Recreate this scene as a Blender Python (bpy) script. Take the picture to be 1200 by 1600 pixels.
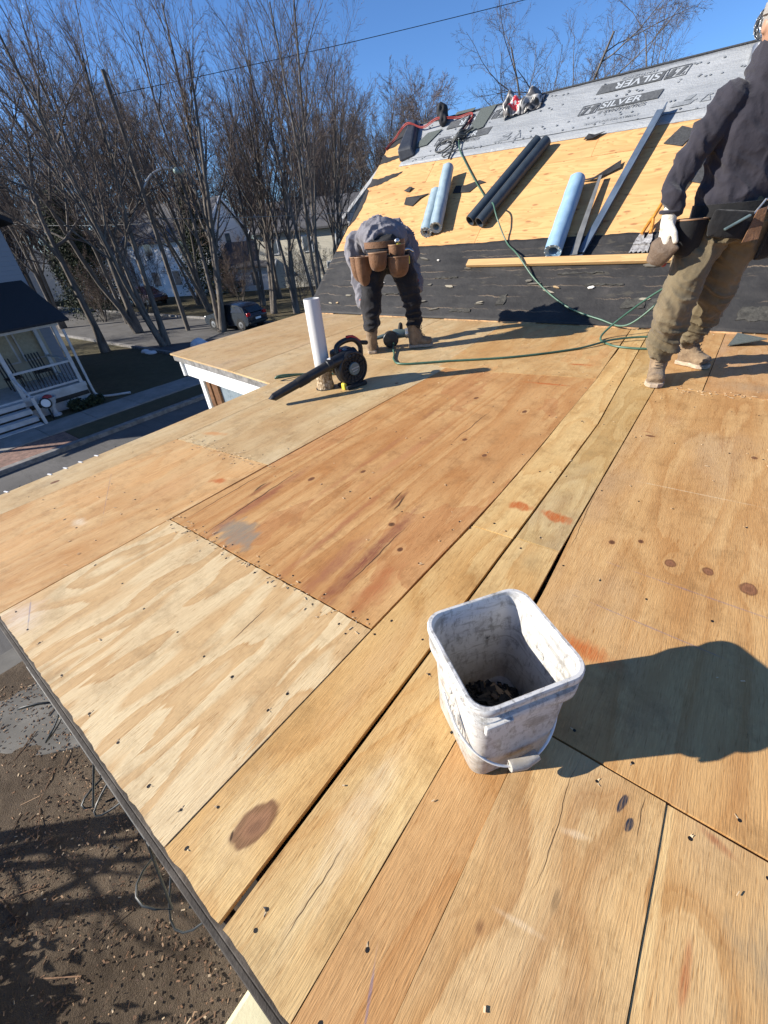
import bpy, bmesh, math, random
import numpy as np
from mathutils import Vector, Matrix

for o in list(bpy.data.objects):
    bpy.data.objects.remove(o, do_unlink=True)
SC = bpy.context.scene
COL = SC.collection
rad = math.radians

# ------------------------------------------------------------------ camera, sky, sun, exposure
CAM_H = 1.10
cam_data = bpy.data.cameras.new('camera')
cam = bpy.data.objects.new('camera', cam_data)
COL.objects.link(cam)
CR = Vector((0.79640477, 0.59890613, -0.08396953))      # right
CD = Vector((0.29061446, -0.50076369, -0.81533978))     # down
CF = Vector((-0.53036089, 0.62493774, -0.57286137))     # forward
mw = Matrix.Identity(4)
for i in range(3):
    mw[i][0] = CR[i]; mw[i][1] = -CD[i]; mw[i][2] = -CF[i]
mw[2][3] = CAM_H
cam.matrix_world = mw
cam_data.sensor_fit = 'VERTICAL'
cam_data.sensor_height = 36.0
cam_data.lens = 643.0 / 1600.0 * 36.0
cam_data.clip_start = 0.02
cam_data.clip_end = 2000.0
SC.camera = cam
SC.render.resolution_x = 768
SC.render.resolution_y = 1024

SUN_EL = 26.5
SUN_AZ = 228.0          # clockwise from +Y, where the sun stands
world = bpy.data.worlds.new('World')
SC.world = world
world.use_nodes = True
wn = world.node_tree
wn.nodes.clear()
sky = wn.nodes.new('ShaderNodeTexSky')
sky.sky_type = 'NISHITA'
sky.sun_disc = False
sky.sun_elevation = rad(SUN_EL)
sky.sun_rotation = rad(SUN_AZ)
sky.altitude = 2200.0
sky.air_density = 1.0
sky.dust_density = 0.0
sky.ozone_density = 8.0
bg = wn.nodes.new('ShaderNodeBackground')
bg.inputs['Strength'].default_value = 0.098
wo = wn.nodes.new('ShaderNodeOutputWorld')
wn.links.new(sky.outputs[0], bg.inputs[0])
wn.links.new(bg.outputs[0], wo.inputs[0])

sd = bpy.data.lights.new('sun', 'SUN')
sd.energy = 5.0
sd.angle = rad(0.5)
sd.color = (1.0, 0.93, 0.82)
sun = bpy.data.objects.new('sun', sd)
COL.objects.link(sun)
ce = math.cos(rad(SUN_EL))
to_sun = Vector((math.sin(rad(SUN_AZ)) * ce, math.cos(rad(SUN_AZ)) * ce, math.sin(rad(SUN_EL))))
sun.rotation_euler = to_sun.to_track_quat('Z', 'Y').to_euler()
sun.location = to_sun * 50

vs = SC.view_settings
vs.view_transform = 'Standard'
vs.look = 'None'
vs.exposure = 0.92
vs.gamma = 1.0
vs.use_curve_mapping = False
SC.cycles.max_bounces = 5
SC.cycles.diffuse_bounces = 3
SC.cycles.glossy_bounces = 2

# ------------------------------------------------------------------ object helpers
ORG = {}
def tag(o, label=None, cat=None, group=None, kind=None):
    if label: o['label'] = label
    if cat: o['category'] = cat
    if group: o['group'] = group
    if kind: o['kind'] = kind
    return o

def thing(name, loc, label, cat, group=None):
    o = bpy.data.objects.new(name, None)
    o.empty_display_size = 0.1
    COL.objects.link(o)
    o.location = loc
    ORG[o.name] = Vector(loc)
    return tag(o, label, cat, group)

def link(name, me, parent=None):
    o = bpy.data.objects.new(name, me)
    COL.objects.link(o)
    if parent is not None:
        o.parent = parent
        ORG[o.name] = ORG[parent.name]
    else:
        ORG[o.name] = Vector((0, 0, 0))
    return o

def copy_tree(o, parent=None):
    c = o.copy()
    COL.objects.link(c)
    c.parent = parent
    for ch in o.children:
        copy_tree(ch, c)
    return c

def basis(d, up=(0, 0, 1)):
    d = Vector(d).normalized()
    u = Vector(up)
    if abs(d.dot(u)) > 0.98:
        u = Vector((1, 0, 0)) if abs(d.x) < 0.9 else Vector((0, 1, 0))
    a = u.cross(d).normalized()
    b = d.cross(a).normalized()
    return a, b, d

def spline(pts, n=8):
    P = [Vector(p) for p in pts]
    out = []
    for i in range(len(P) - 1):
        p0 = P[max(i - 1, 0)]; p1 = P[i]; p2 = P[i + 1]; p3 = P[min(i + 2, len(P) - 1)]
        for k in range(n):
            t = k / n
            out.append(0.5 * ((2 * p1) + (p2 - p0) * t + (2 * p0 - 5 * p1 + 4 * p2 - p3) * t * t + (3 * p1 - p0 - 3 * p2 + p3) * t ** 3))
    out.append(P[-1])
    return out

class MB:
    def __init__(s):
        s.v = []; s.f = []
    def add(s, vs_, fs):
        o = len(s.v)
        s.v.extend([Vector(v) for v in vs_])
        s.f.extend([tuple(i + o for i in f) for f in fs])
        return s
    def box(s, c, size, R=None):
        c = Vector(c); hx, hy, hz = [a / 2 for a in size]
        vv = [Vector((x, y, z)) for z in (-hz, hz) for y in (-hy, hy) for x in (-hx, hx)]
        if R is not None: vv = [R @ v for v in vv]
        return s.add([c + v for v in vv], [(0, 2, 3, 1), (4, 5, 7, 6), (0, 1, 5, 4), (2, 6, 7, 3), (0, 4, 6, 2), (1, 3, 7, 5)])
    def bx(s, x0, x1, y0, y1, z0, z1):
        return s.box(((x0 + x1) / 2, (y0 + y1) / 2, (z0 + z1) / 2), (x1 - x0, y1 - y0, z1 - z0))
    def bar(s, p0, p1, w, h, up=(0, 0, 1)):
        p0 = Vector(p0); p1 = Vector(p1)
        a, b, d = basis(p1 - p0, up)
        vv = []
        for p in (p0, p1):
            for i, j in ((-1, -1), (1, -1), (1, 1), (-1, 1)):
                vv.append(p + a * (i * w / 2) + b * (j * h / 2))
        return s.add(vv, [(3, 2, 1, 0), (4, 5, 6, 7), (0, 1, 5, 4), (1, 2, 6, 5), (2, 3, 7, 6), (3, 0, 4, 7)])
    def tube(s, pts, r, n=8, caps=True):
        P = [Vector(p) for p in pts]
        m = len(P)
        rr = r if isinstance(r, (list, tuple)) else [r] * m
        o = len(s.v)
        pa = None
        for i in range(m):
            d = (P[min(i + 1, m - 1)] - P[max(i - 1, 0)])
            if d.length < 1e-9: d = Vector((0, 0, 1))
            d.normalize()
            if pa is None: a, b, _ = basis(d)
            else:
                a = pa - d * pa.dot(d)
                if a.length < 1e-6: a, b, _ = basis(d)
                a.normalize(); b = d.cross(a)
            pa = a
            for k in range(n):
                t = 2 * math.pi * k / n
                s.v.append(P[i] + (a * math.cos(t) + b * math.sin(t)) * rr[i])
        for i in range(m - 1):
            for k in range(n):
                k2 = (k + 1) % n
                s.f.append((o + i * n + k, o + i * n + k2, o + (i + 1) * n + k2, o + (i + 1) * n + k))
        if caps:
            s.f.append(tuple(o + k for k in range(n))[::-1])
            s.f.append(tuple(o + (m - 1) * n + k for k in range(n)))
        return s
    def rings(s, R, cap0=True, cap1=True):
        # list of closed rings with the same count
        n = len(R[0]); o = len(s.v)
        for r in R: s.v.extend([Vector(p) for p in r])
        for i in range(len(R) - 1):
            for k in range(n):
                k2 = (k + 1) % n
                s.f.append((o + i * n + k, o + i * n + k2, o + (i + 1) * n + k2, o + (i + 1) * n + k))
        if cap0: s.f.append(tuple(o + k for k in range(n))[::-1])
        if cap1: s.f.append(tuple(o + (len(R) - 1) * n + k for k in range(n)))
        return s
    def lathe(s, prof, org, axis, n=24, cap0=True, cap1=True):
        a, b, d = basis(axis)
        org = Vector(org)
        return s.rings([[org + d * h + (a * math.cos(2 * math.pi * k / n) + b * math.sin(2 * math.pi * k / n)) * r for k in range(n)] for r, h in prof], cap0, cap1)
    def slab(s, poly, n0, n1, fn):
        # poly in 2d, fn(x, y, n) to world
        m = len(poly)
        return s.add([fn(x, y, n0) for x, y in poly] + [fn(x, y, n1) for x, y in poly],
                     [tuple(range(m))[::-1], tuple(range(m, 2 * m))] + [(i, (i + 1) % m, m + (i + 1) % m, m + i) for i in range(m)])
    def ell(s, c, r, R=None, nu=16, nv=10):
        c = Vector(c); RR = []
        for j in range(nv + 1):
            t = math.pi * j / nv
            ring = []
            for i in range(nu):
                p = 2 * math.pi * i / nu
                w = Vector((r[0] * max(math.sin(t), 1e-3) * math.cos(p), r[1] * max(math.sin(t), 1e-3) * math.sin(p), -r[2] * math.cos(t)))
                ring.append(c + (R @ w if R is not None else w))
            RR.append(ring)
        return s.rings(RR)
    def cap(s, p0, r0, p1, r1, n=14):
        a, b, d = basis(Vector(p1) - Vector(p0))
        p0 = Vector(p0); p1 = Vector(p1); RR = []
        def ring(c, r): return [c + (a * math.cos(2 * math.pi * k / n) + b * math.sin(2 * math.pi * k / n)) * r for k in range(n)]
        for j in range(5):
            t = math.pi / 2 * (1 - j / 4)
            RR.append(ring(p0 - d * (r0 * math.sin(t)), max(r0 * math.cos(t), r0 * 0.02)))
        for j in range(5):
            t = math.pi / 2 * j / 4
            RR.append(ring(p1 + d * (r1 * math.sin(t)), max(r1 * math.cos(t), r1 * 0.02)))
        return s.rings(RR)
    def chain(s, pts, rs, n=14):
        for i in range(len(pts) - 1): s.cap(pts[i], rs[i], pts[i + 1], rs[i + 1], n)
        return s
    def loft(s, secs, side, n=20, ends=True):
        # secs: (centre, a, b) with a along side ; rounded closed body
        C = [Vector(c[0]) for c in secs]; RR = []
        for i, (c, a, b) in enumerate(secs):
            d = (C[min(i + 1, len(C) - 1)] - C[max(i - 1, 0)]).normalized()
            sx = Vector(side); sx = (sx - d * sx.dot(d)).normalized(); sy = d.cross(sx)
            RR.append([C[i] + sx * (a * math.cos(2 * math.pi * k / n)) + sy * (b * math.sin(2 * math.pi * k / n)) for k in range(n)])
        if ends:
            c0 = sum(RR[0], Vector()) / n; c1 = sum(RR[-1], Vector()) / n
            RR = [[c0 + (p - c0) * 0.4 for p in RR[0]]] + RR + [[c1 + (p - c1) * 0.4 for p in RR[-1]]]
        return s.rings(RR)
    def mesh(s, name, org=(0, 0, 0)):
        me = bpy.data.meshes.new(name)
        og = Vector(org)
        me.from_pydata([tuple(v - og) for v in s.v], [], s.f)
        return me
    def build(s, name, mat, parent=None, smooth=None, bevel=0.0, fixn=False):
        og = ORG[parent.name] if parent is not None else Vector((0, 0, 0))
        me = s.mesh(name, og)
        if fixn:
            bm = bmesh.new(); bm.from_mesh(me); bmesh.ops.recalc_face_normals(bm, faces=bm.faces); bm.to_mesh(me); bm.free()
        if mat is not None: me.materials.append(mat)
        if smooth is not None:
            me.polygons.foreach_set('use_smooth', [True] * len(me.polygons))
            if smooth < 180: me.set_sharp_from_angle(angle=rad(smooth))
        o = link(name, me, parent)
        if bevel > 0:
            b = o.modifiers.new('bevel', 'BEVEL'); b.width = bevel; b.segments = 2; b.limit_method = 'ANGLE'; b.angle_limit = rad(40)
        return o

_rs = np.random.RandomState(7)
_LAT = _rs.rand(32, 32, 32)
def vnoise(P):
    P = np.asarray(P, float)
    i = np.floor(P).astype(int); f = P - i; f = f * f * (3 - 2 * f)
    r = 0
    for dx in (0, 1):
        for dy in (0, 1):
            for dz in (0, 1):
                w = (f[:, 0] if dx else 1 - f[:, 0]) * (f[:, 1] if dy else 1 - f[:, 1]) * (f[:, 2] if dz else 1 - f[:, 2])
                r = r + w * _LAT[(i[:, 0] + dx) % 32, (i[:, 1] + dy) % 32, (i[:, 2] + dz) % 32]
    return r * 2 - 1

def organic(mb, name, mat, parent, voxel=0.012, smooth=6, wrinkle=None):
    # overlapping closed shapes -> one continuous skin
    me = mb.mesh('tmp')
    t = bpy.data.objects.new('tmp', me); COL.objects.link(t)
    m = t.modifiers.new('r', 'REMESH'); m.mode = 'VOXEL'; m.voxel_size = voxel
    m2 = t.modifiers.new('s', 'SMOOTH'); m2.factor = 0.5; m2.iterations = smooth
    dg = bpy.context.evaluated_depsgraph_get()
    out = bpy.data.meshes.new_from_object(t.evaluated_get(dg))
    bpy.data.objects.remove(t, do_unlink=True); bpy.data.meshes.remove(me)
    n = len(out.vertices)
    co = np.empty(n * 3); out.vertices.foreach_get('co', co); co = co.reshape(-1, 3)
    if wrinkle is not None:
        no = np.empty(n * 3); out.vertices.foreach_get('normal', no); no = no.reshape(-1, 3)
        co = co + no * wrinkle(co)[:, None]
    og = ORG[parent.name] if parent is not None else Vector((0, 0, 0))
    co = co - np.array(og)
    out.vertices.foreach_set('co', co.ravel())
    out.polygons.foreach_set('use_smooth', [True] * len(out.polygons))
    out.materials.clear(); out.materials.append(mat)
    out.update(); out.name = name
    return link(name, out, parent)

# ------------------------------------------------------------------ material helpers
class NT:
    def __init__(s, name):
        s.m = bpy.data.materials.new(name); s.m.use_nodes = True
        s.t = s.m.node_tree; s.t.nodes.clear()
        s.out = s.t.nodes.new('ShaderNodeOutputMaterial')
        s.b = s.t.nodes.new('ShaderNodeBsdfPrincipled')
        s.t.links.new(s.b.outputs[0], s.out.inputs[0])
    def put(s, sock, val):
        if isinstance(val, bpy.types.NodeSocket): s.t.links.new(val, sock)
        elif val is not None:
            try: sock.default_value = val
            except Exception: sock.default_value = (*val, 1.0)
    def n(s, typ, ins=(), **props):
        nd = s.t.nodes.new(typ)
        for k, v in props.items(): setattr(nd, k, v)
        items = ins.items() if isinstance(ins, dict) else enumerate(ins)
        for k, v in items: s.put(nd.inputs[k], v)
        return nd
    def co(s, kind='Object'): return s.n('ShaderNodeTexCoord').outputs[kind]
    def map(s, v, scale=(1, 1, 1), loc=(0, 0, 0), rot=(0, 0, 0)):
        return s.n('ShaderNodeMapping', {'Vector': v, 'Location': loc, 'Rotation': rot, 'Scale': scale}).outputs[0]
    def noise(s, v, scale=1.0, detail=3.0, rough=0.5, dist=0.0, col=False):
        nd = s.n('ShaderNodeTexNoise', {'Vector': v, 'Scale': scale, 'Detail': detail, 'Roughness': rough, 'Distortion': dist})
        return nd.outputs[1 if col else 0]
    def voro(s, v, scale=1.0, feature='F1', out=0):
        return s.n('ShaderNodeTexVoronoi', {'Vector': v, 'Scale': scale}, feature=feature).outputs[out]
    def math(s, op, a, b=0.0, c=0.0, clamp=False):
        return s.n('ShaderNodeMath', [a, b, c], operation=op, use_clamp=clamp).outputs[0]
    def mr(s, v, a, b, c=0.0, d=1.0, smooth=False):
        return s.n('ShaderNodeMapRange', {'Value': v, 'From Min': a, 'From Max': b, 'To Min': c, 'To Max': d}, interpolation_type='SMOOTHSTEP' if smooth else 'LINEAR').outputs[0]
    def mix(s, f, a, b, mode='MIX'):
        nd = s.t.nodes.new('ShaderNodeMix'); nd.data_type = 'RGBA'; nd.blend_type = mode; nd.clamp_factor = True
        s.put(nd.inputs[0], f); s.put(nd.inputs[6], a if isinstance(a, bpy.types.NodeSocket) else (*a[:3], 1)); s.put(nd.inputs[7], b if isinstance(b, bpy.types.NodeSocket) else (*b[:3], 1))
        return nd.outputs[2]
    def ramp(s, f, stops, interp='LINEAR'):
        nd = s.n('ShaderNodeValToRGB', [f]); cr = nd.color_ramp; cr.interpolation = interp
        while len(cr.elements) > 1: cr.elements.remove(cr.elements[-1])
        for i, (p, c) in enumerate(stops):
            e = cr.elements[0] if i == 0 else cr.elements.new(p)
            e.position = p; e.color = (*c, 1) if len(c) == 3 else c
        return nd.outputs[0]
    def sep(s, v): return s.n('ShaderNodeSeparateXYZ', [v]).outputs
    def bump(s, h, strength=0.3, dist=0.01):
        nd = s.n('ShaderNodeBump', {'Height': h, 'Strength': strength, 'Distance': dist})
        s.t.links.new(nd.outputs[0], s.b.inputs['Normal'])
    def fin(s, color=None, rough=0.6, metal=0.0, spec=0.5):
        s.put(s.b.inputs['Base Color'], color if isinstance(color, bpy.types.NodeSocket) else (*color, 1))
        s.put(s.b.inputs['Roughness'], rough); s.put(s.b.inputs['Metallic'], metal)
        s.put(s.b.inputs['Specular IOR Level'], spec)
        return s.m
    def spot(s, xy, cx, cy, rx, ry, rot=0.0, soft=0.35, wob=0.25, wscale=8.0):
        # soft, ragged-edged ellipse mask in the sheet's own plane
        v = s.n('ShaderNodeVectorMath', [xy, (-cx, -cy, 0)], operation='ADD').outputs[0]
        if rot: v = s.n('ShaderNodeVectorRotate', {'Vector': v, 'Angle': -rad(rot)}, rotation_type='Z_AXIS').outputs[0]
        v = s.n('ShaderNodeVectorMath', [v, (1 / rx, 1 / ry, 0)], operation='MULTIPLY').outputs[0]
        L = s.n('ShaderNodeVectorMath', [v], operation='LENGTH').outputs[1]
        if wob:
            w = s.noise(v, wscale / 4, 3.0, 0.6)
            L = s.math('ADD', L, s.math('MULTIPLY', s.math('SUBTRACT', w, 0.5), wob * 2))
        return s.mr(L, 1.0 + soft * 0.5, 1.0 - soft, 0.0, 1.0, True)

def simple(name, col, rough=0.6, metal=0.0, var=0.12, scale=12.0, bump=0.0, spec=0.5, detail=4.0):
    t = NT(name); c = t.co()
    n = t.noise(c, scale, detail, 0.6)
    d = tuple(max(0, x * (1 - var * 1.6)) for x in col); l = tuple(min(1, x * (1 + var)) for x in col)
    cc = t.ramp(n, [(0.3, d), (0.7, l)])
    if bump: t.bump(t.noise(c, scale * 3, 4, 0.6), bump, 0.01)
    return t.fin(cc, t.mr(n, 0.2, 0.8, max(0, rough - 0.08), min(1, rough + 0.08)), metal, spec)

def plywood(name, light, dark, seed, fig=0.6, figscale=1.0, bands=9.0, red=None, redamt=0.0, grey=0.0, knots=(), marks=(), cracks=(), bold=False, ys=1.0):
    t = NT(name)
    if not bold: light = (light[0] * 1.0, light[1] * 0.99, light[2] * 0.97); dark = (dark[0] * 0.99, dark[1] * 0.97, dark[2] * 0.94)
    xy = t.co()
    base = t.map(xy, loc=(seed * 3.17, seed * 7.73, seed * 1.3))
    # shared ragged-edge noise for every mark on the sheet
    wobc = t.noise(t.map(xy, scale=(30, 12, 1), loc=(seed, 0, 0)), 1.0, 2.0, 0.65)
    wsep = (wobc, wobc)
    wob = t.math('SUBTRACT', wobc, 0.5)
    fibre = t.noise(t.map(base, scale=(55, 3.0, 1)), 1.0, 2.0, 0.6)
    pore = t.noise(t.map(base, scale=(330, 26.0, 1)), 1.0, 2.0, 0.62)
    fine = t.math('SUBTRACT', pore, 0.5)
    # growth figure of rotary-cut veneer: level lines of a slow field stretched along the grain
    field = t.noise(t.map(base, scale=((5.6 if bold else 3.2) * figscale, (1.45 if bold else 0.85) * figscale * ys, 1)), 1.0, 1.4, 0.5, 0.0)
    jag = t.math('ADD', t.math('MULTIPLY', t.math('SUBTRACT', fibre, 0.5), 0.085 if bold else 0.05), t.math('MULTIPLY', fine, 0.03))
    # knots pull the rings around themselves
    for (cx, cy, rx, ry, rot, core) in knots:
        v = t.n('ShaderNodeVectorMath', [t.n('ShaderNodeVectorMath', [xy, (-cx, -cy, 0)], operation='ADD').outputs[0], (0.35 / rx, 0.22 / ry, 0)], operation='MULTIPLY').outputs[0]
        L = t.n('ShaderNodeVectorMath', [v], operation='LENGTH').outputs[1]
        field = t.math('ADD', field, t.mr(L, 1.1, 0.0, 0.0, 0.10, True))
    field = t.math('ADD', field, jag)
    band = t.math('FRACT', t.math('MULTIPLY', field, bands))
    if bold: fb = t.ramp(band, [(0.0, (0.9,) * 3), (0.035, (0.0,) * 3), (0.40, (0.06,) * 3), (0.60, (0.70,) * 3), (0.72, (0.92,) * 3), (1.0, (0.9,) * 3)])
    else: fb = t.ramp(band, [(0.0, (0.8,) * 3), (0.06, (0.12,) * 3), (0.35, (0.0,) * 3), (0.70, (0.55,) * 3), (0.92, (1.0,) * 3), (1.0, (0.8,) * 3)])
    fb = t.math('MULTIPLY', fb, fig)
    col = t.mix(fb, light, dark)
    # thin latewood lines between the broad rings
    late = t.math('FRACT', t.math('MULTIPLY', field, bands * (3.0 if bold else 3.5)))
    late = t.math('MULTIPLY', t.ramp(late, [(0.0, (0.0,) * 3), (0.70, (0.10,) * 3), (0.90, (1.0,) * 3), (0.96, (0.9,) * 3), (1.0, (0.0,) * 3)]), 0.34 if bold else 0.42)
    col = t.mix(t.math('MULTIPLY', late, t.mr(fb, 0.0, 0.8, 0.25, 1.0)), col, tuple(c * k for c, k in zip(dark, (0.80, 0.68, 0.55))))
    blot = t.noise(t.map(base, scale=(2.4, 0.9, 1), loc=(5, 1, 0)), 1.0, 3.0, 0.62)
    bs = (blot, t.math('FRACT', t.math('MULTIPLY_ADD', blot, 1.9, 0.15)), t.math('SUBTRACT', 1.0, blot))
    col = t.mix(t.mr(bs[0], 0.42, 0.70, 0, 0.25 if bold else 0.62), col, tuple(c * k for c, k in zip(dark, (0.86, 0.74, 0.60))))
    if red: col = t.mix(t.mr(bs[1], 0.44, 0.68, 0, redamt, True), col, red)
    if grey: col = t.mix(t.mr(bs[2], 0.50, 0.72, 0, grey, True), col, (0.33, 0.29, 0.225))
    streak = t.math('ADD', t.math('MULTIPLY', fibre, 0.35), t.math('MULTIPLY', pore, 0.65))
    col = t.mix(1.0, col, t.ramp(streak, [(0.29, (0.58, 0.45, 0.32)), (0.41, (0.93, 0.90, 0.86)), (0.57, (1.03, 1.03, 1.02)), (0.72, (1.20, 1.20, 1.19))]), 'MULTIPLY')
    dirt = t.noise(base, 7.0, 6.0, 0.78)
    col = t.mix(t.mr(dirt, 0.50, 0.70, 0, 0.50), col, tuple(c * 0.52 for c in dark))
    col = t.mix(t.math('MULTIPLY', t.mr(dirt, 0.42, 0.30, 0, 0.30), t.mr(pore, 0.4, 0.6)), col, tuple(min(1, c * 1.2) for c in light))
    # stray dark flecks
    fl = t.math('MULTIPLY', t.mr(pore, 0.66, 0.74), t.mr(wsep[1], 0.52, 0.62))
    col = t.mix(t.math('MULTIPLY', fl, 0.75), col, tuple(c * 0.28 for c in dark))
    hgt = pore
    def spot(cx, cy, rx, ry, rot, soft, w, p=None):
        v = t.n('ShaderNodeVectorMath', [p or xy, (-cx, -cy, 0)], operation='ADD').outputs[0]
        if rot: v = t.n('ShaderNodeVectorRotate', {'Vector': v, 'Angle': -rad(rot)}, rotation_type='Z_AXIS').outputs[0]
        v = t.n('ShaderNodeVectorMath', [v, (1 / rx, 1 / ry, 0)], operation='MULTIPLY').outputs[0]
        L = t.n('ShaderNodeVectorMath', [v], operation='LENGTH').outputs[1]
        if w: L = t.math('MULTIPLY_ADD', wob, w, L)
        return t.mr(L, 1.0 + soft * 0.5, 1.0 - soft, 0.0, 1.0, True)
    fade = t.mr(pore, 0.30, 0.56, 0.45, 1.0)
    for (cx, cy, rx, ry, rot, c, amt, soft) in marks:
        m = t.math('MULTIPLY', spot(cx, cy, rx, ry, rot, soft, 1.6), fade)
        col = t.mix(t.math('MULTIPLY', m, amt), col, c)
    for (cx, cy, rx, ry, rot, core) in knots:
        ring = spot(cx, cy, rx * 1.15, ry * 1.15, rot, 0.16, 0.7)
        col = t.mix(t.math('MULTIPLY', ring, 0.85), col, (0.15, 0.06, 0.027))
        cr = spot(cx, cy, rx * 0.78, ry * 0.78, rot, 0.35, 1.8)
        col = t.mix(t.math('MULTIPLY', cr, 0.85), col, core)
        ct = spot(cx + rx * 0.1, cy - ry * 0.1, rx * 0.40, ry * 0.40, rot, 0.9, 3.6)
        col = t.mix(t.math('MULTIPLY', ct, 0.4), col, (0.09, 0.04, 0.02))
    if cracks:
        wv = t.noise(t.map(xy, scale=(1, 6, 1)), 1.0, 3.0, 0.6, col=True)
        p = t.n('ShaderNodeVectorMath', [xy, t.n('ShaderNodeVectorMath', [wv, (0.035, 0, 0)], operation='MULTIPLY').outputs[0]], operation='ADD').outputs[0]
    for (cx, cy, w, l, rot) in cracks:
        m = spot(cx + 0.0175, cy, w, l, rot, 0.5, 0.0, p)
        col = t.mix(t.math('MULTIPLY', m, 0.92), col, (0.05, 0.025, 0.012))
    t.bump(hgt, 0.40, 0.0035)
    return t.fin(col, t.mr(fibre, 0.3, 0.7, 0.52, 0.70), 0.0, 0.28)

HOUSE = thing('roofed_house', (0, 0, -3.6), 'house under re-roofing with bare plywood deck and half stripped pitched roof', 'house')
GZ = -3.6
rnd = random.Random(11)
# ------------------------------------------------------------------ plain materials
M = {}
M['dark_wood'] = simple('shade_dark_wood', (0.035, 0.028, 0.022), 0.9)  # near-black wood, its colour standing in for shade below the deck
M['framing'] = simple('gap_dark_lumber', (0.10, 0.07, 0.045), 0.7, var=0.2)  # lumber colour darkened so joists seen through the deck gaps look shaded
M['screw'] = simple('screw_hole', (0.018, 0.015, 0.013), 0.5, 0.3)
M['white_paint'] = simple('white_paint', (0.74, 0.75, 0.76), 0.5, var=0.05, scale=5, bump=0.05)
M['chip'] = simple('pale_wood_chip', (0.62, 0.47, 0.29), 0.8, var=0.2)

def edge_pts(a, b, step=0.06, amp=0.0008):
    a = Vector((*a, 0)); b = Vector((*b, 0)); L = (b - a).length
    n = max(1, int(L / step)); d = (b - a) / L; nn = Vector((-d.y, d.x, 0))
    return [tuple((a + d * (L * i / n) + nn * (rnd.uniform(-amp, amp) if i else 0))[:2]) for i in range(n)]

def sheet(poly, mat, ztop=0.0, th=0.017, label=None, rough_edges=(), rows=(), cols=(), name='plywood_sheet'):
    P = []
    m = len(poly)
    for i in range(m):
        P += edge_pts(poly[i], poly[(i + 1) % m], 0.02 if i in rough_edges else 0.12, 0.0025 if i in rough_edges else 0.0008)
    mb = MB().slab(P, ztop - th, ztop, lambda x, y, z: Vector((x, y, z)))
    o = mb.build(name, mat, HOUSE)
    if label: o['label'] = label
    # fasteners
    xs = [p[0] for p in poly]; ys = [p[1] for p in poly]
    sp = []
    for y in rows:
        x = min(xs) + 0.04
        while x < max(xs) - 0.03:
            sp.append((x + rnd.uniform(-0.015, 0.015), y + rnd.uniform(-0.012, 0.012))); x += rnd.uniform(0.12, 0.24)
    for x in cols:
        y = min(ys) + 0.05
        while y < max(ys) - 0.03:
            sp.append((x + rnd.uniform(-0.008, 0.008), y + rnd.uniform(-0.015, 0.015))); y += rnd.uniform(0.25, 0.42)
    if sp:
        sb = MB(); cb = MB()
        for x, y in sp:
            r = rnd.uniform(0.0034, 0.0046); a0 = rnd.random()
            ra = rnd.uniform(0.8, 1.35)
            ring = [(x + r * math.cos(a0 + k * 0.785), y + r * ra * math.sin(a0 + k * 0.785)) for k in range(8)]
            sb.slab(ring, ztop - 0.002, ztop + 0.0007, lambda p, q, z: Vector((p, q, z)))
            # torn veneer lifting beside the hole
            for _ in range(rnd.randint(0, 2)):
                a = rnd.uniform(0, 6.28); l = rnd.uniform(0.004, 0.009)
                p = Vector((x + math.cos(a) * r, y + math.sin(a) * r, ztop + 0.0004)); q = p + Vector((math.cos(a) * l, math.sin(a) * l, rnd.uniform(0.001, 0.003)))
                s_ = Vector((-math.sin(a), math.cos(a), 0)) * 0.002
                cb.add([p - s_, p + s_, q, q - Vector((0, 0, 0.001))], [(0, 1, 2), (1, 0, 3), (0, 2, 3), (1, 3, 2)])
        tag(sb.build('screw_holes', M['screw'], o), kind='stuff')
        if cb.v: tag(cb.build('torn_splinters', M['chip'], o), kind='stuff')
    return o

OR = (0.44, 0.11, 0.022)      # rubbed orange marking
# light, dark tones of the veneers
creamL, creamD = (0.66, 0.52, 0.31), (0.55, 0.355, 0.165)
tanL, tanD = (0.62, 0.42, 0.20), (0.50, 0.27, 0.10)
ylwL, ylwD = (0.63, 0.44, 0.20), (0.50, 0.28, 0.095)
redL, redD = (0.58, 0.36, 0.16), (0.43, 0.205, 0.07)
palL, palD = (0.58, 0.45, 0.26), (0.46, 0.305, 0.145)
brnL, brnD = (0.59, 0.37, 0.165), (0.44, 0.225, 0.08)
EV = -0.095        # eave line
FE = 5.13          # foot of the pitched roof
BL = (0.10, 0.12, 0.25)

sheet([(-3.06, EV), (-2.797, EV), (-2.80, 1.2), (-2.845, 2.36), (-3.14, 2.36), (-3.09, 1.2)], plywood('ply_street_strip', palL, palD, 1.0, 0.35, 1.0, 7, grey=0.3, knots=((-2.93, 0.45, .014, .022, 0, (0.2, 0.1, 0.05)),)), 0.0, rows=(0.3, 0.9, 1.5, 2.1), label='narrow pale plywood strip along the street side edge')
sheet([(-2.793, EV), (-1.904, EV), (-1.905, 1.235), (-2.796, 1.172)], plywood('ply_left', (0.62, 0.43, 0.22), tanD, 2.0, 0.45, 1.0, 8, red=(0.58, 0.30, 0.11), redamt=0.35,
      marks=((-2.01, 0.97, .045, .028, 30, OR, 0.9, 0.6), (-2.45, 0.55, .0025, .30, 62, BL, 0.30, 0.6), (-2.2, 0.8, .12, .2, 0, (0.60, 0.32, 0.14), 0.4, 1.2), (-2.3, 0.35, .05, .03, 10, (0.78, 0.68, 0.5), 0.6, 0.8))),
      0.001, rows=(-0.06, 0.33, 0.62, 1.14), rough_edges=(0,), label='orange tan plywood sheet at the left edge')
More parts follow.
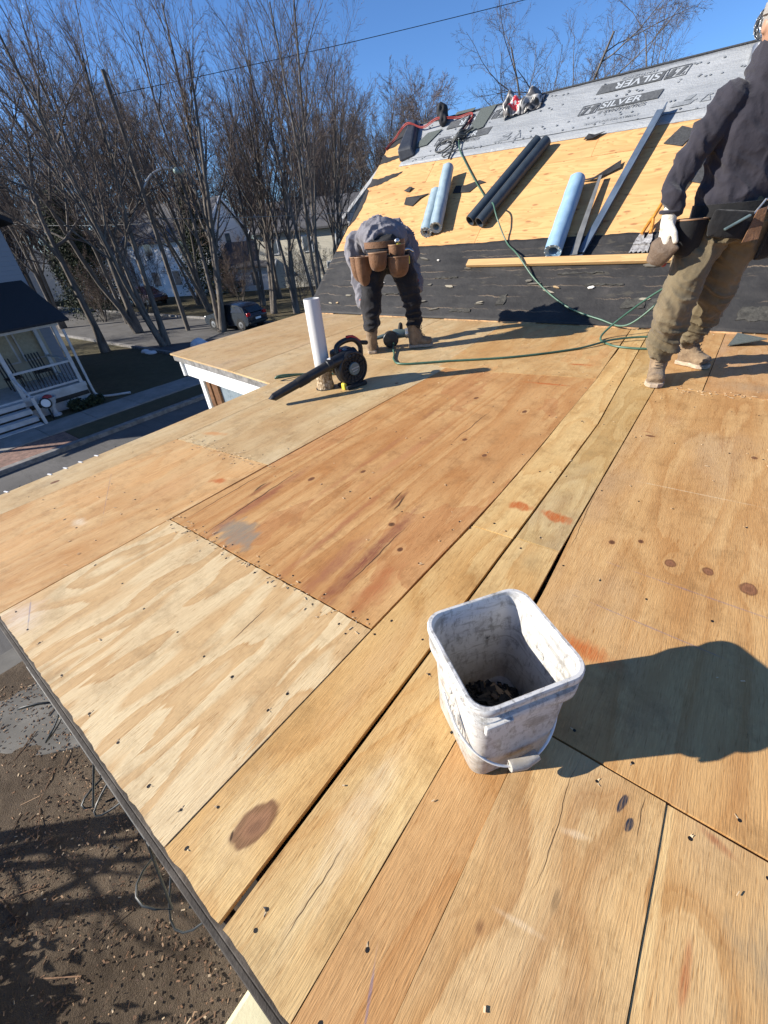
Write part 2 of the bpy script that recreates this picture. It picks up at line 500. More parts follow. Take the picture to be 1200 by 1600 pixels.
sheet([(-2.796, 1.180), (-1.905, 1.243), (-1.880, 3.30), (-2.90, 3.30), (-2.838, 2.03)], plywood('ply_pale_mid', palL, palD, 3.0, 0.30, 1.0, 7, grey=0.2,
      marks=((-2.63, 1.36, .10, .028, 18, (0.55, 0.24, 0.08), 0.75, 0.7), (-2.2, 1.9, .02, .5, 4, (0.38, 0.24, 0.12), 0.4, 1.0), (-2.28, 2.62, .08, .012, 40, (0.35, 0.3, 0.2), 0.5, 0.8)),
      knots=((-2.05, 2.75, .012, .018, 0, (0.2, 0.1, 0.05)),)), -0.001, rows=(1.23, 1.30, 1.85, 2.4, 3.0), label='pale beige plywood sheet under the leaf blower')
sheet([(-2.90, 3.306), (-1.96, 3.306), (-2.12, FE), (-3.02, FE)], plywood('ply_pale_far', palL, palD, 4.0, 0.35, 1.0, 7, red=(0.58, 0.34, 0.15), redamt=0.3), 0.0, rows=(3.36, 3.9, 4.5, 5.05))
sheet([(-1.896, EV), (-0.6635, EV), (-0.6465, 0.632), (-1.898, 0.612)], plywood('ply_cream', creamL, creamD, 5.3, 0.85, 1.15, 5.4, bold=True,
      marks=((-1.80, -0.05, .10, .07, 0, (0.66, 0.56, 0.48), 0.6, 1.2), (-1.80, -0.02, .003, .10, 70, BL, 0.5, 0.5)), cracks=((-1.02, 0.42, .0022, .09, 3),)),
      0.002, rows=(-0.06, 0.25, 0.60), cols=(-0.70,), rough_edges=(0, 2), label='cream plywood sheet with bold flame shaped grain')
sheet([(-1.896, 0.620), (-0.650, 0.640), (-0.628, 1.6), (-0.640, 2.3), (-0.665, 3.42), (-1.65, 3.27), (-1.880, 3.27), (-1.880, 2.3)], plywood('ply_red', redL, redD, 6.0, 0.6, 1.5, 7, ys=0.32, red=(0.40, 0.165, 0.06), redamt=0.45,
      marks=((-1.50, 0.73, .13, .085, -20, (0.25, 0.205, 0.15), 0.95, 0.35), (-0.88, 0.90, .035, .36, 3, (0.20, 0.06, 0.035), 0.9, 0.9), (-0.97, 0.80, .04, .22, 2, (0.30, 0.12, 0.06), 0.8, 0.8), (-1.64, 0.98, .03, .36, 3, (0.24, 0.07, 0.04), 0.75, 0.9), (-1.12, 1.02, .02, .42, 2, (0.30, 0.10, 0.045), 0.7, 0.9), (-1.40, 1.6, .02, .5, 1, (0.32, 0.12, 0.05), 0.6, 0.9), (-0.75, 0.80, .05, .14, 0, (0.36, 0.11, 0.04), 0.7, 0.9),
             (-1.25, 1.75, .03, .45, -2, (0.40, 0.16, 0.07), 0.5, 1.0), (-1.02, 1.32, .014, .10, 4, (0.16, 0.05, 0.025), 0.75, 0.7), (-1.72, 1.02, .016, .09, 6, (0.18, 0.06, 0.03), 0.7, 0.7), (-0.95, 3.18, .16, .016, 6, OR, 0.9, 0.6),
             (-1.45, 2.3, .02, .12, 0, (0.2, 0.07, 0.03), 0.6, 0.8)),
      knots=((-1.55, 1.25, .014, .02, 0, (0.16, 0.07, 0.03)), (-0.93, 1.14, .013, .014, 0, (0.10, 0.05, 0.02)), (-0.80, 1.02, .010, .012, 0, (0.12, 0.05, 0.02)), (-1.35, 1.45, .011, .016, 0, (0.16, 0.07, 0.03)), (-1.05, 2.05, .012, .018, 0, (0.16, 0.07, 0.03)), (-0.86, 1.92, .012, .018, 0, (0.16, 0.07, 0.03)), (-1.3, 2.7, .012, .02, 0, (0.16, 0.07, 0.03)), (-0.9, 2.6, .012, .02, 0, (0.16, 0.07, 0.03))),
      cracks=((-1.66, 0.95, .0040, .34, 4), (-1.84, 0.95, .003, .30, 1), (-1.10, 2.25, .003, .28, 0), (-1.0, 1.30, .006, .07, 8), (-1.04, 1.34, .004, .05, 3), (-0.86, 0.95, .003, .22, 2), (-1.74, 1.05, .006, .05, 6))),
      0.0, rows=(0.66, 1.25, 1.95, 2.6, 3.2), cols=(-0.69,), label='reddish brown plywood sheet with long splits and a grey stain')
sheet([(-1.955, 3.275), (-1.652, 3.275), (-0.668, 3.426), (-0.77, FE), (-2.112, FE)], plywood('ply_far_mid', (0.58, 0.40, 0.19), (0.48, 0.28, 0.11), 7.0, 0.45, 1.2, 9, red=(0.52, 0.25, 0.09), redamt=0.4,
      marks=((-0.88, 3.73, .09, .022, 8, OR, 0.9, 0.6), (-1.5, 4.1, .12, .05, 30, (0.42, 0.25, 0.12), 0.4, 1.0))), 0.001, rows=(3.47, 3.9, 4.5, 5.05), label='orange tan plywood sheet at the foot of the pitched roof')
# two narrow filler strips either side of the open gap
sheet([(-0.660, EV), (-0.456, EV), (-0.448, 0.66), (-0.446, 1.314), (-0.622, 1.309), (-0.642, 0.64)], plywood('ply_strip_knot', ylwL, ylwD, 8.4, 0.6, 0.9, 7,
      marks=((-0.54, 0.55, .05, .25, 0, (0.60, 0.40, 0.20), 0.4, 1.0), (-0.56, 0.03, .07, .13, 10, (0.66, 0.50, 0.28), 0.55, 1.2)), knots=((-0.528, 0.055, .029, .056, -14, (0.30, 0.15, 0.075)),), cracks=((-0.552, 0.008, .003, .012, 40),)),
      0.0, rows=(-0.06, 0.03, 0.62, 0.70, 1.28), rough_edges=(0,), label='narrow plywood strip with a large oval knot')
sheet([(-0.622, 1.317), (-0.446, 1.322), (-0.448, 2.6), (-0.60, FE), (-0.765, FE), (-0.700, 4.2), (-0.632, 2.2), (-0.624, 1.8)], plywood('ply_strip_far', ylwL, ylwD, 9.1, 0.45, 1.1, 9,
      marks=((-0.505, 1.555, .055, .033, 6, OR, 0.92, 0.5),)), -0.001, rows=(1.36, 1.9, 2.6, 3.3, 4.0, 4.7), label='long narrow plywood strip running to the pitched roof')
sheet([(-0.440, EV), (-0.246, EV), (-0.244, 0.6), (-0.262, 1.326), (-0.434, 1.322), (-0.436, 0.5)], plywood('ply_strip_right', (0.61, 0.44, 0.21), ylwD, 10.7, 0.5, 0.9, 7, grey=0.15,
      marks=((-0.34, 0.2, .04, .2, 2, (0.70, 0.58, 0.38), 0.5, 1.0), (-0.33, 1.22, .04, .05, 0, (0.40, 0.28, 0.13), 0.5, 1.0)), cracks=((-0.33, 0.05, .0015, .10, 0),)), 0.001, rows=(-0.06, -0.02, 0.60, 1.28), rough_edges=(0,), label='narrow plywood strip passing under the bucket')
sheet([(-0.434, 1.330), (-0.262, 1.334), (-0.272, 3.34), (-0.40, FE), (-0.592, FE), (-0.440, 2.6)], plywood('ply_strip_right_far', (0.57, 0.41, 0.19), (0.46, 0.30, 0.12), 11.2, 0.75, 1.3, 8, grey=0.3,
      marks=((-0.345, 1.545, .085, .034, -8, OR, 0.92, 0.5), (-0.36, 2.0, .05, .12, 0, (0.38, 0.27, 0.14), 0.5, 1.0))), 0.0, rows=(1.37, 1.9, 2.6, 3.4, 4.2), label='narrow plywood strip with cloudy grain under the front boot')
# right hand side near the camera
sheet([(-0.2435, EV), (-0.1054, EV), (-0.1054, 0.622), (-0.2415, 0.622)], plywood('ply_near_a', (0.60, 0.40, 0.19), brnD, 12.0, 0.6, 1.3, 5, ys=1.3, marks=((-0.16, 0.02, .003, .05, 25, BL, 0.5, 0.5),)), 0.0, rows=(-0.06, 0.05, 0.59), rough_edges=(0,))
sheet([(-0.1046, EV), (0.2012, EV), (0.2012, 0.620), (-0.1046, 0.622)], plywood('ply_near_b', (0.61, 0.41, 0.195), (0.46, 0.26, 0.10), 13.4, 0.95, 1.5, 4.5, ys=1.7, grey=0.25,
      marks=((0.125, 0.565, .008, .03, -12, (0.025, 0.03, 0.045), 1.0, 0.2), (0.145, 0.53, .007, .018, -12, (0.025, 0.03, 0.045), 1.0, 0.2), (0.06, 0.32, .006, .02, 0, (0.16, 0.10, 0.05), 0.8, 0.9), (0.06, 0.45, .03, .008, 20, (0.70, 0.55, 0.36), 0.6, 0.9), (0.02, 0.25, .04, .006, 10, (0.68, 0.52, 0.33), 0.6, 0.9), (-0.04, 0.2, .008, .014, 0, (0.14, 0.05, 0.02), 0.8, 0.9)),
      cracks=((0.02, 0.45, .0012, .15, 0), (0.165, 0.56, .0012, .05, 3))), 0.001, rows=(0.585,), rough_edges=(0,), label='brown plywood sheet with a smudged black grade stamp beside the bucket shadow')
sheet([(0.2026, EV), (1.40, EV), (1.40, 0.620), (0.2026, 0.620)], plywood('ply_near_c', (0.61, 0.41, 0.195), (0.46, 0.26, 0.10), 14.2, 0.85, 1.3, 4.5, ys=1.5, grey=0.2,
      marks=((0.45, 0.48, .10, .16, -10, (0.22, 0.18, 0.12), 0.75, 0.8), (0.212, 0.4, .009, .4, 0, (0.72, 0.52, 0.25), 0.7, 0.8), (0.27, 0.35, .008, .05, 0, (0.35, 0.10, 0.03), 0.8, 0.8), (0.30, 0.60, .03, .01, -20, (0.32, 0.12, 0.05), 0.8, 0.8))), -0.002, rows=(0.585,), rough_edges=(0,), label='brown plywood sheet with a weathered grey corner at bottom right')
sheet([(-0.236, 0.628), (1.00, 0.626), (1.00, 3.36), (-0.268, 3.405), (-0.266, 3.30), (-0.256, 1.5), (-0.238, 1.08)], plywood('ply_right', (0.58, 0.37, 0.165), (0.43, 0.225, 0.08), 15.5, 0.55, 1.2, 7, ys=0.6, red=(0.47, 0.25, 0.09), redamt=0.3, grey=0.25,
      knots=((0.09, 1.47, .017, .02, 0, (0.28, 0.125, 0.06)), (0.20, 1.49, .016, .019, 0, (0.28, 0.125, 0.06)), (0.315, 1.46, .022, .026, 0, (0.28, 0.125, 0.06)), (-0.11, 1.49, .010, .012, 0, (0.12, 0.05, 0.02)), (-0.02, 1.55, .009, .011, 0, (0.12, 0.05, 0.02)), (-0.16, 2.55, .022, .012, 0, (0.20, 0.09, 0.04)), (0.30, 2.5, .012, .016, 0, (0.2, 0.09, 0.04))),
      marks=((-0.055, 0.93, .085, .035, -4, OR, 0.85, 0.8), (0.25, 1.35, .30, .004, -2, BL, 0.30, 0.5), (0.1, 1.12, .25, .003, -3, BL, 0.35, 0.5), (0.1, 2.02, .25, .004, 2, (0.68, 0.55, 0.36), 0.45, 0.6), (0.32, 0.75, .02, .10, 0, (0.40, 0.21, 0.08), 0.6, 0.9), (-0.18, 2.6, .025, .006, -10, (0.3, 0.1, 0.05), 0.7, 0.8)),
      cracks=((-0.245, 1.6, .0015, .25, 2),)), 0.0, rows=(0.66, 1.25, 1.85, 2.5, 3.1), label='large brown plywood sheet with a row of dark knots right of the bucket')
sheet([(1.006, 0.626), (2.22, 0.626), (2.22, 3.36), (1.006, 3.36)], plywood('ply_far_right', brnL, brnD, 16.0, 0.4, 1.2, 9), 0.0, rows=(0.66, 1.25, 1.85, 2.5, 3.1))
sheet([(1.406, EV), (2.22, EV), (2.22, 0.62), (1.406, 0.62)], plywood('ply_far_right_near', brnL, brnD, 17.0, 0.4, 1.2, 9), 0.0, rows=(0.58,))
sheet([(-0.268, 3.411), (0.000, 3.400), (0.015, FE), (-0.39, FE)], plywood('ply_man_a', (0.57, 0.37, 0.17), brnD, 18.0, 0.45, 1.2, 9, red=(0.52, 0.26, 0.1), redamt=0.4), 0.001, rows=(3.46, 4.2, 4.9))
sheet([(0.005, 3.400), (1.20, 3.366), (1.20, FE), (0.020, FE)], plywood('ply_man_b', (0.56, 0.36, 0.18), brnD, 19.0, 0.4, 1.2, 9, red=(0.5, 0.26, 0.12), redamt=0.4, grey=0.3, marks=((0.3, 3.6, .25, .10, 0, (0.33, 0.25, 0.16), 0.5, 1.0),)), 0.0, rows=(3.42, 4.0, 4.9), label='brown plywood sheet behind the standing worker')
sheet([(1.206, 3.366), (2.22, 3.366), (2.22, FE), (1.206, FE)], plywood('ply_man_c', brnL, brnD, 20.0, 0.4, 1.2, 9), 0.0)
# bump-out on the street side, next to the pitched roof
palB = (0.56, 0.43, 0.25)
sheet([(-3.84, 2.40), (-3.146, 2.30), (-3.146, 2.366), (-2.850, 2.366), (-2.908, 3.30), (-3.03, FE), (-3.93, FE), (-3.90, 3.44)], plywood('ply_bump_in', palB, palD, 21.0, 0.3, 1.0, 7, grey=0.2), -0.001, rows=(2.5, 3.1, 3.7, 4.5))
sheet([(-5.40, 2.585), (-3.846, 2.402), (-3.906, 3.44), (-3.936, FE), (-5.62, FE)], plywood('ply_bump_out', (0.53, 0.40, 0.23), palD, 22.0, 0.35, 1.2, 7, grey=0.3, red=(0.5, 0.3, 0.15), redamt=0.3), 0.0, rows=(2.66, 3.3, 4.0, 4.7), label='greyish tan plywood sheet on the projecting corner')

# framing, fascia and walls under the deck
fr = MB()
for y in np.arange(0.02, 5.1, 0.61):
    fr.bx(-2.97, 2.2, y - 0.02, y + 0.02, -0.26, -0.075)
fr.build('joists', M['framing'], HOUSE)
MB().bx(-2.9, 2.2, -0.07, 5.1, -0.32, -0.27).build('ceiling_board', M['dark_wood'], HOUSE)  # dark sheet put under the joists so the deck gaps read as shade
t = NT('weathered_fascia'); c = t.co()
nz = t.noise(t.map(c, scale=(1, 1, 1)), 9.0, 6, 0.7)
fm = t.ramp(nz, [(0.35, (0.018, 0.014, 0.011)), (0.55, (0.05, 0.041, 0.033)), (0.72, (0.12, 0.105, 0.09))])
t.bump(nz, 0.5, 0.01); M['fascia'] = t.fin(fm, 0.75)
MB().bx(-3.08, 2.2, EV - 0.010, EV + 0.02, -0.20, -0.022).build('fascia_board', M['fascia'], HOUSE, bevel=0.002)
MB().bx(-3.05, 2.2, EV - 0.024, EV - 0.012, -0.15, -0.045).build('drip_edge', M['fascia'], HOUSE, bevel=0.002)
MB().bx(-3.06, -3.03, EV + 0.022, 2.3, -0.20, -0.020).build('side_fascia_board', M['white_paint'], HOUSE)
M['siding'] = simple('grey_siding', (0.42, 0.44, 0.46), 0.6, var=0.05)
t = NT('cream_siding'); c = t.co(); z = t.sep(c)[2]
fz = t.math('FRACT', t.math('MULTIPLY', z, 9.0))
t.bump(t.mr(fz, 0.0, 1.0, 1.0, 0.0), 0.6, 0.02)
M['cream_siding'] = t.fin((0.62, 0.58, 0.45), 0.6)
wl = MB().bx(-2.88, 2.2, 0.12, 0.26, -3.6, -0.33)
wl.bx(-2.88, -2.74, 0.262, 5.1, -3.6, -0.33)
wl.build('porch_wall', M['cream_siding'], HOUSE)
# bump-out eave: sheathing edge, old grey moulding, white fascia, corner post, window
d = Vector((-5.40 + 3.146, 2.585 - 2.30, 0)).normalized(); A0 = Vector((-3.16, 2.31, 0)); A1 = Vector((-5.38, 2.592, 0)); nrm = Vector((-d.y, d.x, 0))
if nrm.y > 0: nrm = -nrm
def bbar(name, off, z0, z1, th, mat, a=A0, b=A1):
    p = a + nrm * off; q = b + nrm * off
    return MB().bar(p + Vector((0, 0, (z0 + z1) / 2)), q + Vector((0, 0, (z0 + z1) / 2)), th, z1 - z0).build(name, mat, HOUSE, bevel=0.003)
M['grey_mould'] = simple('weathered_grey_moulding', (0.20, 0.19, 0.18), 0.8, var=0.35, scale=14)
bbar('crown_moulding', -0.035, -0.085, -0.020, 0.05, M['grey_mould'])
bbar('fascia_board', -0.085, -0.27, -0.088, 0.03, M['white_paint'], A0 + d * 0.0, A1 - d * 0.06)
bbar('soffit_board', -0.25, -0.29, -0.272, 0.30, M['white_paint'], A0, A1 - d * 0.1)
sd0 = A1 - d * 0.03
MB().bar(sd0 + Vector((0.06, 0.03, -0.15)), Vector((-5.55, 5.1, -0.15)), 0.03, 0.24).build('side_fascia_board', M['white_paint'], HOUSE)
wy = 2.76
M['brown_frame'] = simple('brown_window_frame', (0.16, 0.075, 0.03), 0.5, var=0.25, scale=20)
t = NT('window_glass'); M['glass'] = t.fin((0.10, 0.13, 0.16), 0.06, 0.0, 0.9)
MB().bx(-5.15, -5.065, wy - 0.05, wy + 0.06, -3.6, -0.295).build('corner_post', M['white_paint'], HOUSE, bevel=0.006)
MB().bx(-5.06, -2.90, wy, wy + 0.12, -3.6, -1.75).build('porch_wall', M['siding'], HOUSE)
win = MB().bx(-5.055, -4.97, wy - 0.03, wy + 0.05, -1.74, -0.30).bx(-4.965, -4.90, wy - 0.015, wy + 0.05, -1.74, -0.30).bx(-4.895, -4.81, wy - 0.03, wy + 0.05, -1.74, -0.30).bx(-4.20, -4.06, wy - 0.03, wy + 0.05, -1.74, -0.30).bx(-4.808, -4.202, wy - 0.03, wy + 0.05, -0.36, -0.30).bx(-4.808, -4.202, wy - 0.03, wy + 0.05, -1.74, -1.62)
wo_ = win.build('window_frame', M['brown_frame'], HOUSE, bevel=0.006)
MB().bx(-4.808, -4.202, wy + 0.0, wy + 0.012, -1.615, -0.365).build('pane', simple('blue_grey_shade', (0.22, 0.27, 0.31), 0.3), wo_)
MB().bx(-4.055, -2.90, wy + 0.02, wy + 0.12, -1.74, -0.30).build('porch_wall', M['siding'], HOUSE)
MB().bx(-5.14, -5.07, wy + 0.07, 5.1, -3.6, -0.30).build('side_wall', M['siding'], HOUSE)
MB().bx(-5.5, -2.9, wy + 0.0, 5.1, -0.34, -0.303).build('ceiling_board', M['dark_wood'], HOUSE)

# ------------------------------------------------------------------ the pitched roof
RT = rad(40); cT, sT = math.cos(RT), math.sin(RT)
def RP(x, s, n=0.0):
    return Vector((x, 5.135 + s * cT - n * sT, s * sT + n * cT))
RX0, RX1, RS = -5.60, 3.2, 3.72
body = MB()
rr_ = RP(0, RS)
prof = [(5.16, -3.6), (5.16, -0.02), (rr_.y, rr_.z - 0.06), (rr_.y + (rr_.y - 5.16), -0.02), (rr_.y + (rr_.y - 5.16), -3.6)]
body.rings([[Vector((RX0 + 0.06, y, z)) for y, z in prof], [Vector((RX1, y, z)) for y, z in prof]])
body.build('main_wall', M['siding'], HOUSE)
ply_roof = []
for k in range(2):
    t = NT('roof_sheathing_%d' % k)
    xy = t.co()
    b = t.map(xy, loc=(k * 5.1, 0, k * 2.0))
    fib = t.noise(t.map(b, scale=(3, 50, 50)), 1.0, 3, 0.6)
    fld = t.noise(t.map(b, scale=(0.9, 4.5, 4.5)), 1.0, 2.5, 0.5, 0.6)
    bd = t.math('FRACT', t.math('MULTIPLY', t.math('ADD', fld, t.math('MULTIPLY', fib, 0.05)), 9.0))
    cc = t.mix(t.mr(bd, 0.3, 1.0, 0, 0.6), (0.60, 0.365, 0.155), (0.45, 0.215, 0.078))
    bl = t.noise(t.map(b, scale=(0.8, 2.5, 2.5)), 1.0, 4, 0.6)
    cc = t.mix(t.mr(bl, 0.45, 0.7, 0, 0.5), cc, (0.47, 0.22, 0.085))
    # rows of oval knots and nail stains
    vv = t.map(b, scale=(5.5, 14, 14))
    dst = t.voro(vv, 1.0); rnd_c = t.voro(vv, 1.0, out=1)
    kn = t.math('MULTIPLY', t.mr(dst, 0.30, 0.12, 0, 1, True), t.mr(t.sep(rnd_c)[0], 0.45, 0.5, 0, 1))
    cc = t.mix(t.math('MULTIPLY', kn, 0.75), cc, (0.26, 0.12, 0.05))
    vv2 = t.map(b, scale=(9, 22, 22), loc=(3, 1, 5))
    kn2 = t.math('MULTIPLY', t.mr(t.voro(vv2, 1.0), 0.16, 0.05, 0, 1), t.mr(t.sep(t.voro(vv2, 1.0, out=1))[1], 0.6, 0.65, 0, 1))
    cc = t.mix(t.math('MULTIPLY', kn2, 0.8), cc, (0.05, 0.035, 0.025))
    dk = t.noise(b, 7.0, 6, 0.7)
    cc = t.mix(t.mr(dk, 0.55, 0.8, 0, 0.45), cc, (0.33, 0.20, 0.10))
    t.bump(fib, 0.3, 0.004)
    ply_roof.append(t.fin(cc, 0.65, 0, 0.3))
def rpoly(poly, n0, n1, mat, name, parent=HOUSE, step=0.0, amp=0.0, ragged=(), label=None, smooth=None):
    P = []
    m = len(poly)
    for i in range(m):
        P += edge_pts(poly[i], poly[(i + 1) % m], 0.035 if i in ragged else 9.0, amp if i in ragged else 0.0)
    o = MB().slab(P, n0, n1, RP).build(name, mat, parent)
    if label: o['label'] = label
    return o
rows_s = [(0.004, 1.20), (1.204, 2.42), (2.424, RS)]
cuts = [[-5.58, -4.4, -1.96, 0.48, 2.92, RX1], [-5.60, -3.05, -0.61, 1.83, RX1], [-5.60, -4.4, -1.96, 0.48, RX1]]
i = 0
for (s0, s1), cx in zip(rows_s, cuts):
    for a, b in zip(cx[:-1], cx[1:]):
        rpoly([(a + 0.002, s0), (b - 0.002, s0), (b - 0.002, s1), (a + 0.002, s1)], -0.018, 0.0 + (i % 2) * 0.0015, ply_roof[i % 2], 'roof_sheathing_sheet'); i += 1
# far slope so the ridge has a back
bk = MB(); yr, zr = RP(0, RS).y, RP(0, RS).z
bk.rings([[Vector((x, yr + 0.004, zr + 0.0)), Vector((x, yr + 3.0, zr - 3.0 * math.tan(RT))), Vector((x, yr + 3.0, zr - 3.0 * math.tan(RT) - 0.03)), Vector((x, yr + 0.004, zr - 0.03))] for x in (RX0, RX1)])
M['shingle'] = simple('charcoal_shingle', (0.045, 0.047, 0.05), 0.9, var=0.35, scale=60, bump=0.4)
bk.build('back_slope', M['shingle'], HOUSE)

# old black felt with torn course lines on the lowest metre
t = NT('old_black_felt'); xyz = t.co(); sx = t.sep(xyz)
s_ = t.math('DIVIDE', t.math('SUBTRACT', sx[2], 3.6), sT)
n1 = t.noise(xyz, 3.0, 6, 0.65); n2 = t.noise(xyz, 22.0, 5, 0.7)
col = t.ramp(n1, [(0.3, (0.012, 0.012, 0.013)), (0.6, (0.030, 0.029, 0.029)), (0.8, (0.055, 0.05, 0.047))])
wob = t.noise(t.map(xyz, scale=(2.2, 0.15, 0.15)), 1.0, 6, 0.72)
gate = t.noise(t.map(xyz, scale=(1.4, 5, 5), loc=(7, 0, 0)), 1.0, 3, 0.6)
lines = None
for s0 in (0.17, 0.36, 0.52, 0.64, 0.75, 0.86, 0.97, 1.07):
    dd = t.math('ABSOLUTE', t.math('SUBTRACT', t.math('ADD', s_, t.math('MULTIPLY', t.math('SUBTRACT', wob, 0.5), 0.16)), s0))
    l = t.mr(dd, 0.010, 0.002, 0, 1)
    lines = l if lines is None else t.math('MAXIMUM', lines, l)
lines = t.math('MULTIPLY', lines, t.mr(gate, 0.47, 0.66, 0, 0.75))
col = t.mix(lines, col, (0.23, 0.17, 0.115))
col = t.mix(t.mr(n2, 0.64, 0.76, 0, 0.5), col, (0.10, 0.095, 0.09))
pt = t.noise(t.map(xyz, scale=(2, 6, 6), loc=(1, 4, 3)), 1.0, 5, 0.65)
col = t.mix(t.mr(pt, 0.63, 0.68, 0, 0.45), col, (0.085, 0.075, 0.055))
t.bump(t.math('ADD', n1, t.math('ADD', t.math('MULTIPLY', n2, 0.35), lines)), 0.6, 0.02)
M['felt'] = t.fin(col, 0.72, 0, 0.4)
fb_ = MB(); NX, NS = 150, 30
X = np.linspace(-5.59, RX1, NX); S = np.linspace(0.0, 1.19, NS)
for j, s0 in enumerate(S):
    for i_, x in enumerate(X):
        w = math.sin(x * 3.1) * 0.03 + math.sin(x * 7.7 + 1) * 0.02
        fr_ = ((s0 + w) / 0.14) % 1.0
        top = 1.195 + 0.006 * math.sin(x * 2.3) + 0.005 * math.sin(x * 9.1) + rnd.uniform(-0.006, 0.006)
        sv = s0 * top / 1.19
        fb_.v.append(RP(x, sv, 0.008 + 0.008 * (1 - fr_) + rnd.uniform(0, 0.003) + (0.006 if 0.05 < s0 < 1.1 and rnd.random() < 0.06 else 0)))
for j in range(NS - 1):
    for i_ in range(NX - 1):
        a = j * NX + i_
        fb_.f.append((a, a + 1, a + NX + 1, a + NX))
fo = fb_.build('black_felt', M['felt'], HOUSE, smooth=50); fo['label'] = 'old torn black felt on the lowest part of the pitched roof'
sol = fo.modifiers.new('thick', 'SOLIDIFY'); sol.thickness = 0.005; sol.offset = -1
# splintered lip where deck and pitched roof meet
M['splinter'] = simple('raw_splinters', (0.50, 0.30, 0.15), 0.8, var=0.4, scale=15)
x = -5.5
while x < 2.2:
    l = rnd.uniform(0.15, 0.6)
    if rnd.random() < 0.8:
        MB().bar((x, 5.118 + rnd.uniform(-0.012, 0.004), 0.006), (x + l, 5.118 + rnd.uniform(-0.012, 0.004), 0.006), rnd.uniform(0.006, 0.022), rnd.uniform(0.008, 0.016)).build('splintered_lath', M['splinter'], HOUSE)
    x += l * rnd.uniform(0.8, 1.1) + 0.004

# grey synthetic underlayment near the ridge
t = NT('grey_underlayment'); xyz = t.co()
n1 = t.noise(t.map(xyz, scale=(0.7, 2.5, 2.5)), 1.0, 5, 0.6); n2 = t.noise(xyz, 45.0, 3, 0.6)
col = t.ramp(n1, [(0.3, (0.235, 0.25, 0.265)), (0.7, (0.33, 0.345, 0.36))])
wv = t.math('FRACT', t.math('MULTIPLY', t.math('DIVIDE', t.sep(xyz)[2], sT), 7.1))
vx = t.voro(t.map(xyz, scale=(6, 7, 7)), 1.0)
col = t.mix(t.mr(vx, 0.10, 0.05, 0, 0.5), col, (0.19, 0.21, 0.23))
n4 = t.noise(t.map(xyz, scale=(2.2, 9, 9)), 1.0, 5, 0.7, 0.5)
col = t.mix(t.mr(n4, 0.5, 0.75, 0, 0.35), col, (0.17, 0.18, 0.19))
t.bump(t.math('ADD', n4, t.math('MULTIPLY', n2, 0.15)), 0.9, 0.03)
M['under'] = t.fin(col, 0.5, 0, 0.5)
M['print'] = simple('dark_grey_print', (0.085, 0.09, 0.095), 0.6, var=0.2, scale=30)
M['print_faint'] = simple('faint_grey_print', (0.21, 0.225, 0.24), 0.6, var=0.2, scale=30)
M['print_light'] = simple('light_print', (0.36, 0.385, 0.41), 0.6, var=0.08, scale=30)
ug = MB(); NXu, NSu = 120, 14
for j in range(NSu):
    for i_ in range(NXu):
        x = -5.12 + (RX1 + 5.12) * i_ / (NXu - 1)
        low = 2.86 - 0.135 * (x + 5.1) / 4.2 if x < -0.9 else 2.725
        s0 = low + (RS + 0.006 - low) * j / (NSu - 1)
        w = 0.0028 * math.sin(x * 5 + s0 * 4) + 0.002 * math.sin(x * 13 + s0 * 9) if 0 < j < NSu - 1 else 0
        ug.v.append(RP(x, s0, 0.0075 + w))
for j in range(NSu - 1):
    for i_ in range(NXu - 1):
        a = j * NXu + i_
        ug.f.append((a, a + 1, a + NXu + 1, a + NXu))
UND = ug.build('underlayment', M['under'], HOUSE, smooth=60); UND['label'] = 'grey printed synthetic underlayment below the ridge'
sol = UND.modifiers.new('thick', 'SOLIDIFY'); sol.thickness = 0.003; sol.offset = -1
NP = 0.0165
def RPu(x, s, n): return RP(x, s, n)
def print_text(txt, x, s, size, mat, flip=False, n=NP + 0.003, sx=1.0, italic=0.2, name='lettering'):
    cu = bpy.data.curves.new('t', 'FONT'); cu.body = txt; cu.size = size; cu.shear = italic; cu.offset = size * 0.018
    to = bpy.data.objects.new('t', cu); COL.objects.link(to)
    dg = bpy.context.evaluated_depsgraph_get(); dg.update()
    me = bpy.data.meshes.new_from_object(to.evaluated_get(dg))
    bpy.data.objects.remove(to, do_unlink=True); bpy.data.curves.remove(cu)
    og = ORG[UND.name]
    for v in me.vertices:
        px, py = v.co.x * sx, v.co.y
        if flip: px, py = -px, -py
        v.co = RP(x + px, s + py, n) - og
    me.materials.clear(); me.materials.append(mat); me.name = name
    return link(name, me, UND)
def print_panel(x0, x1, s0, s1, mat, skew=0.04, n0=NP - 0.004, n1=NP, name='printed_panel'):
    return MB().slab([(x0, s0), (x1, s0), (x1 + skew, s1), (x0 + skew, s1)], n0, n1, RPu).build(name, mat, UND)
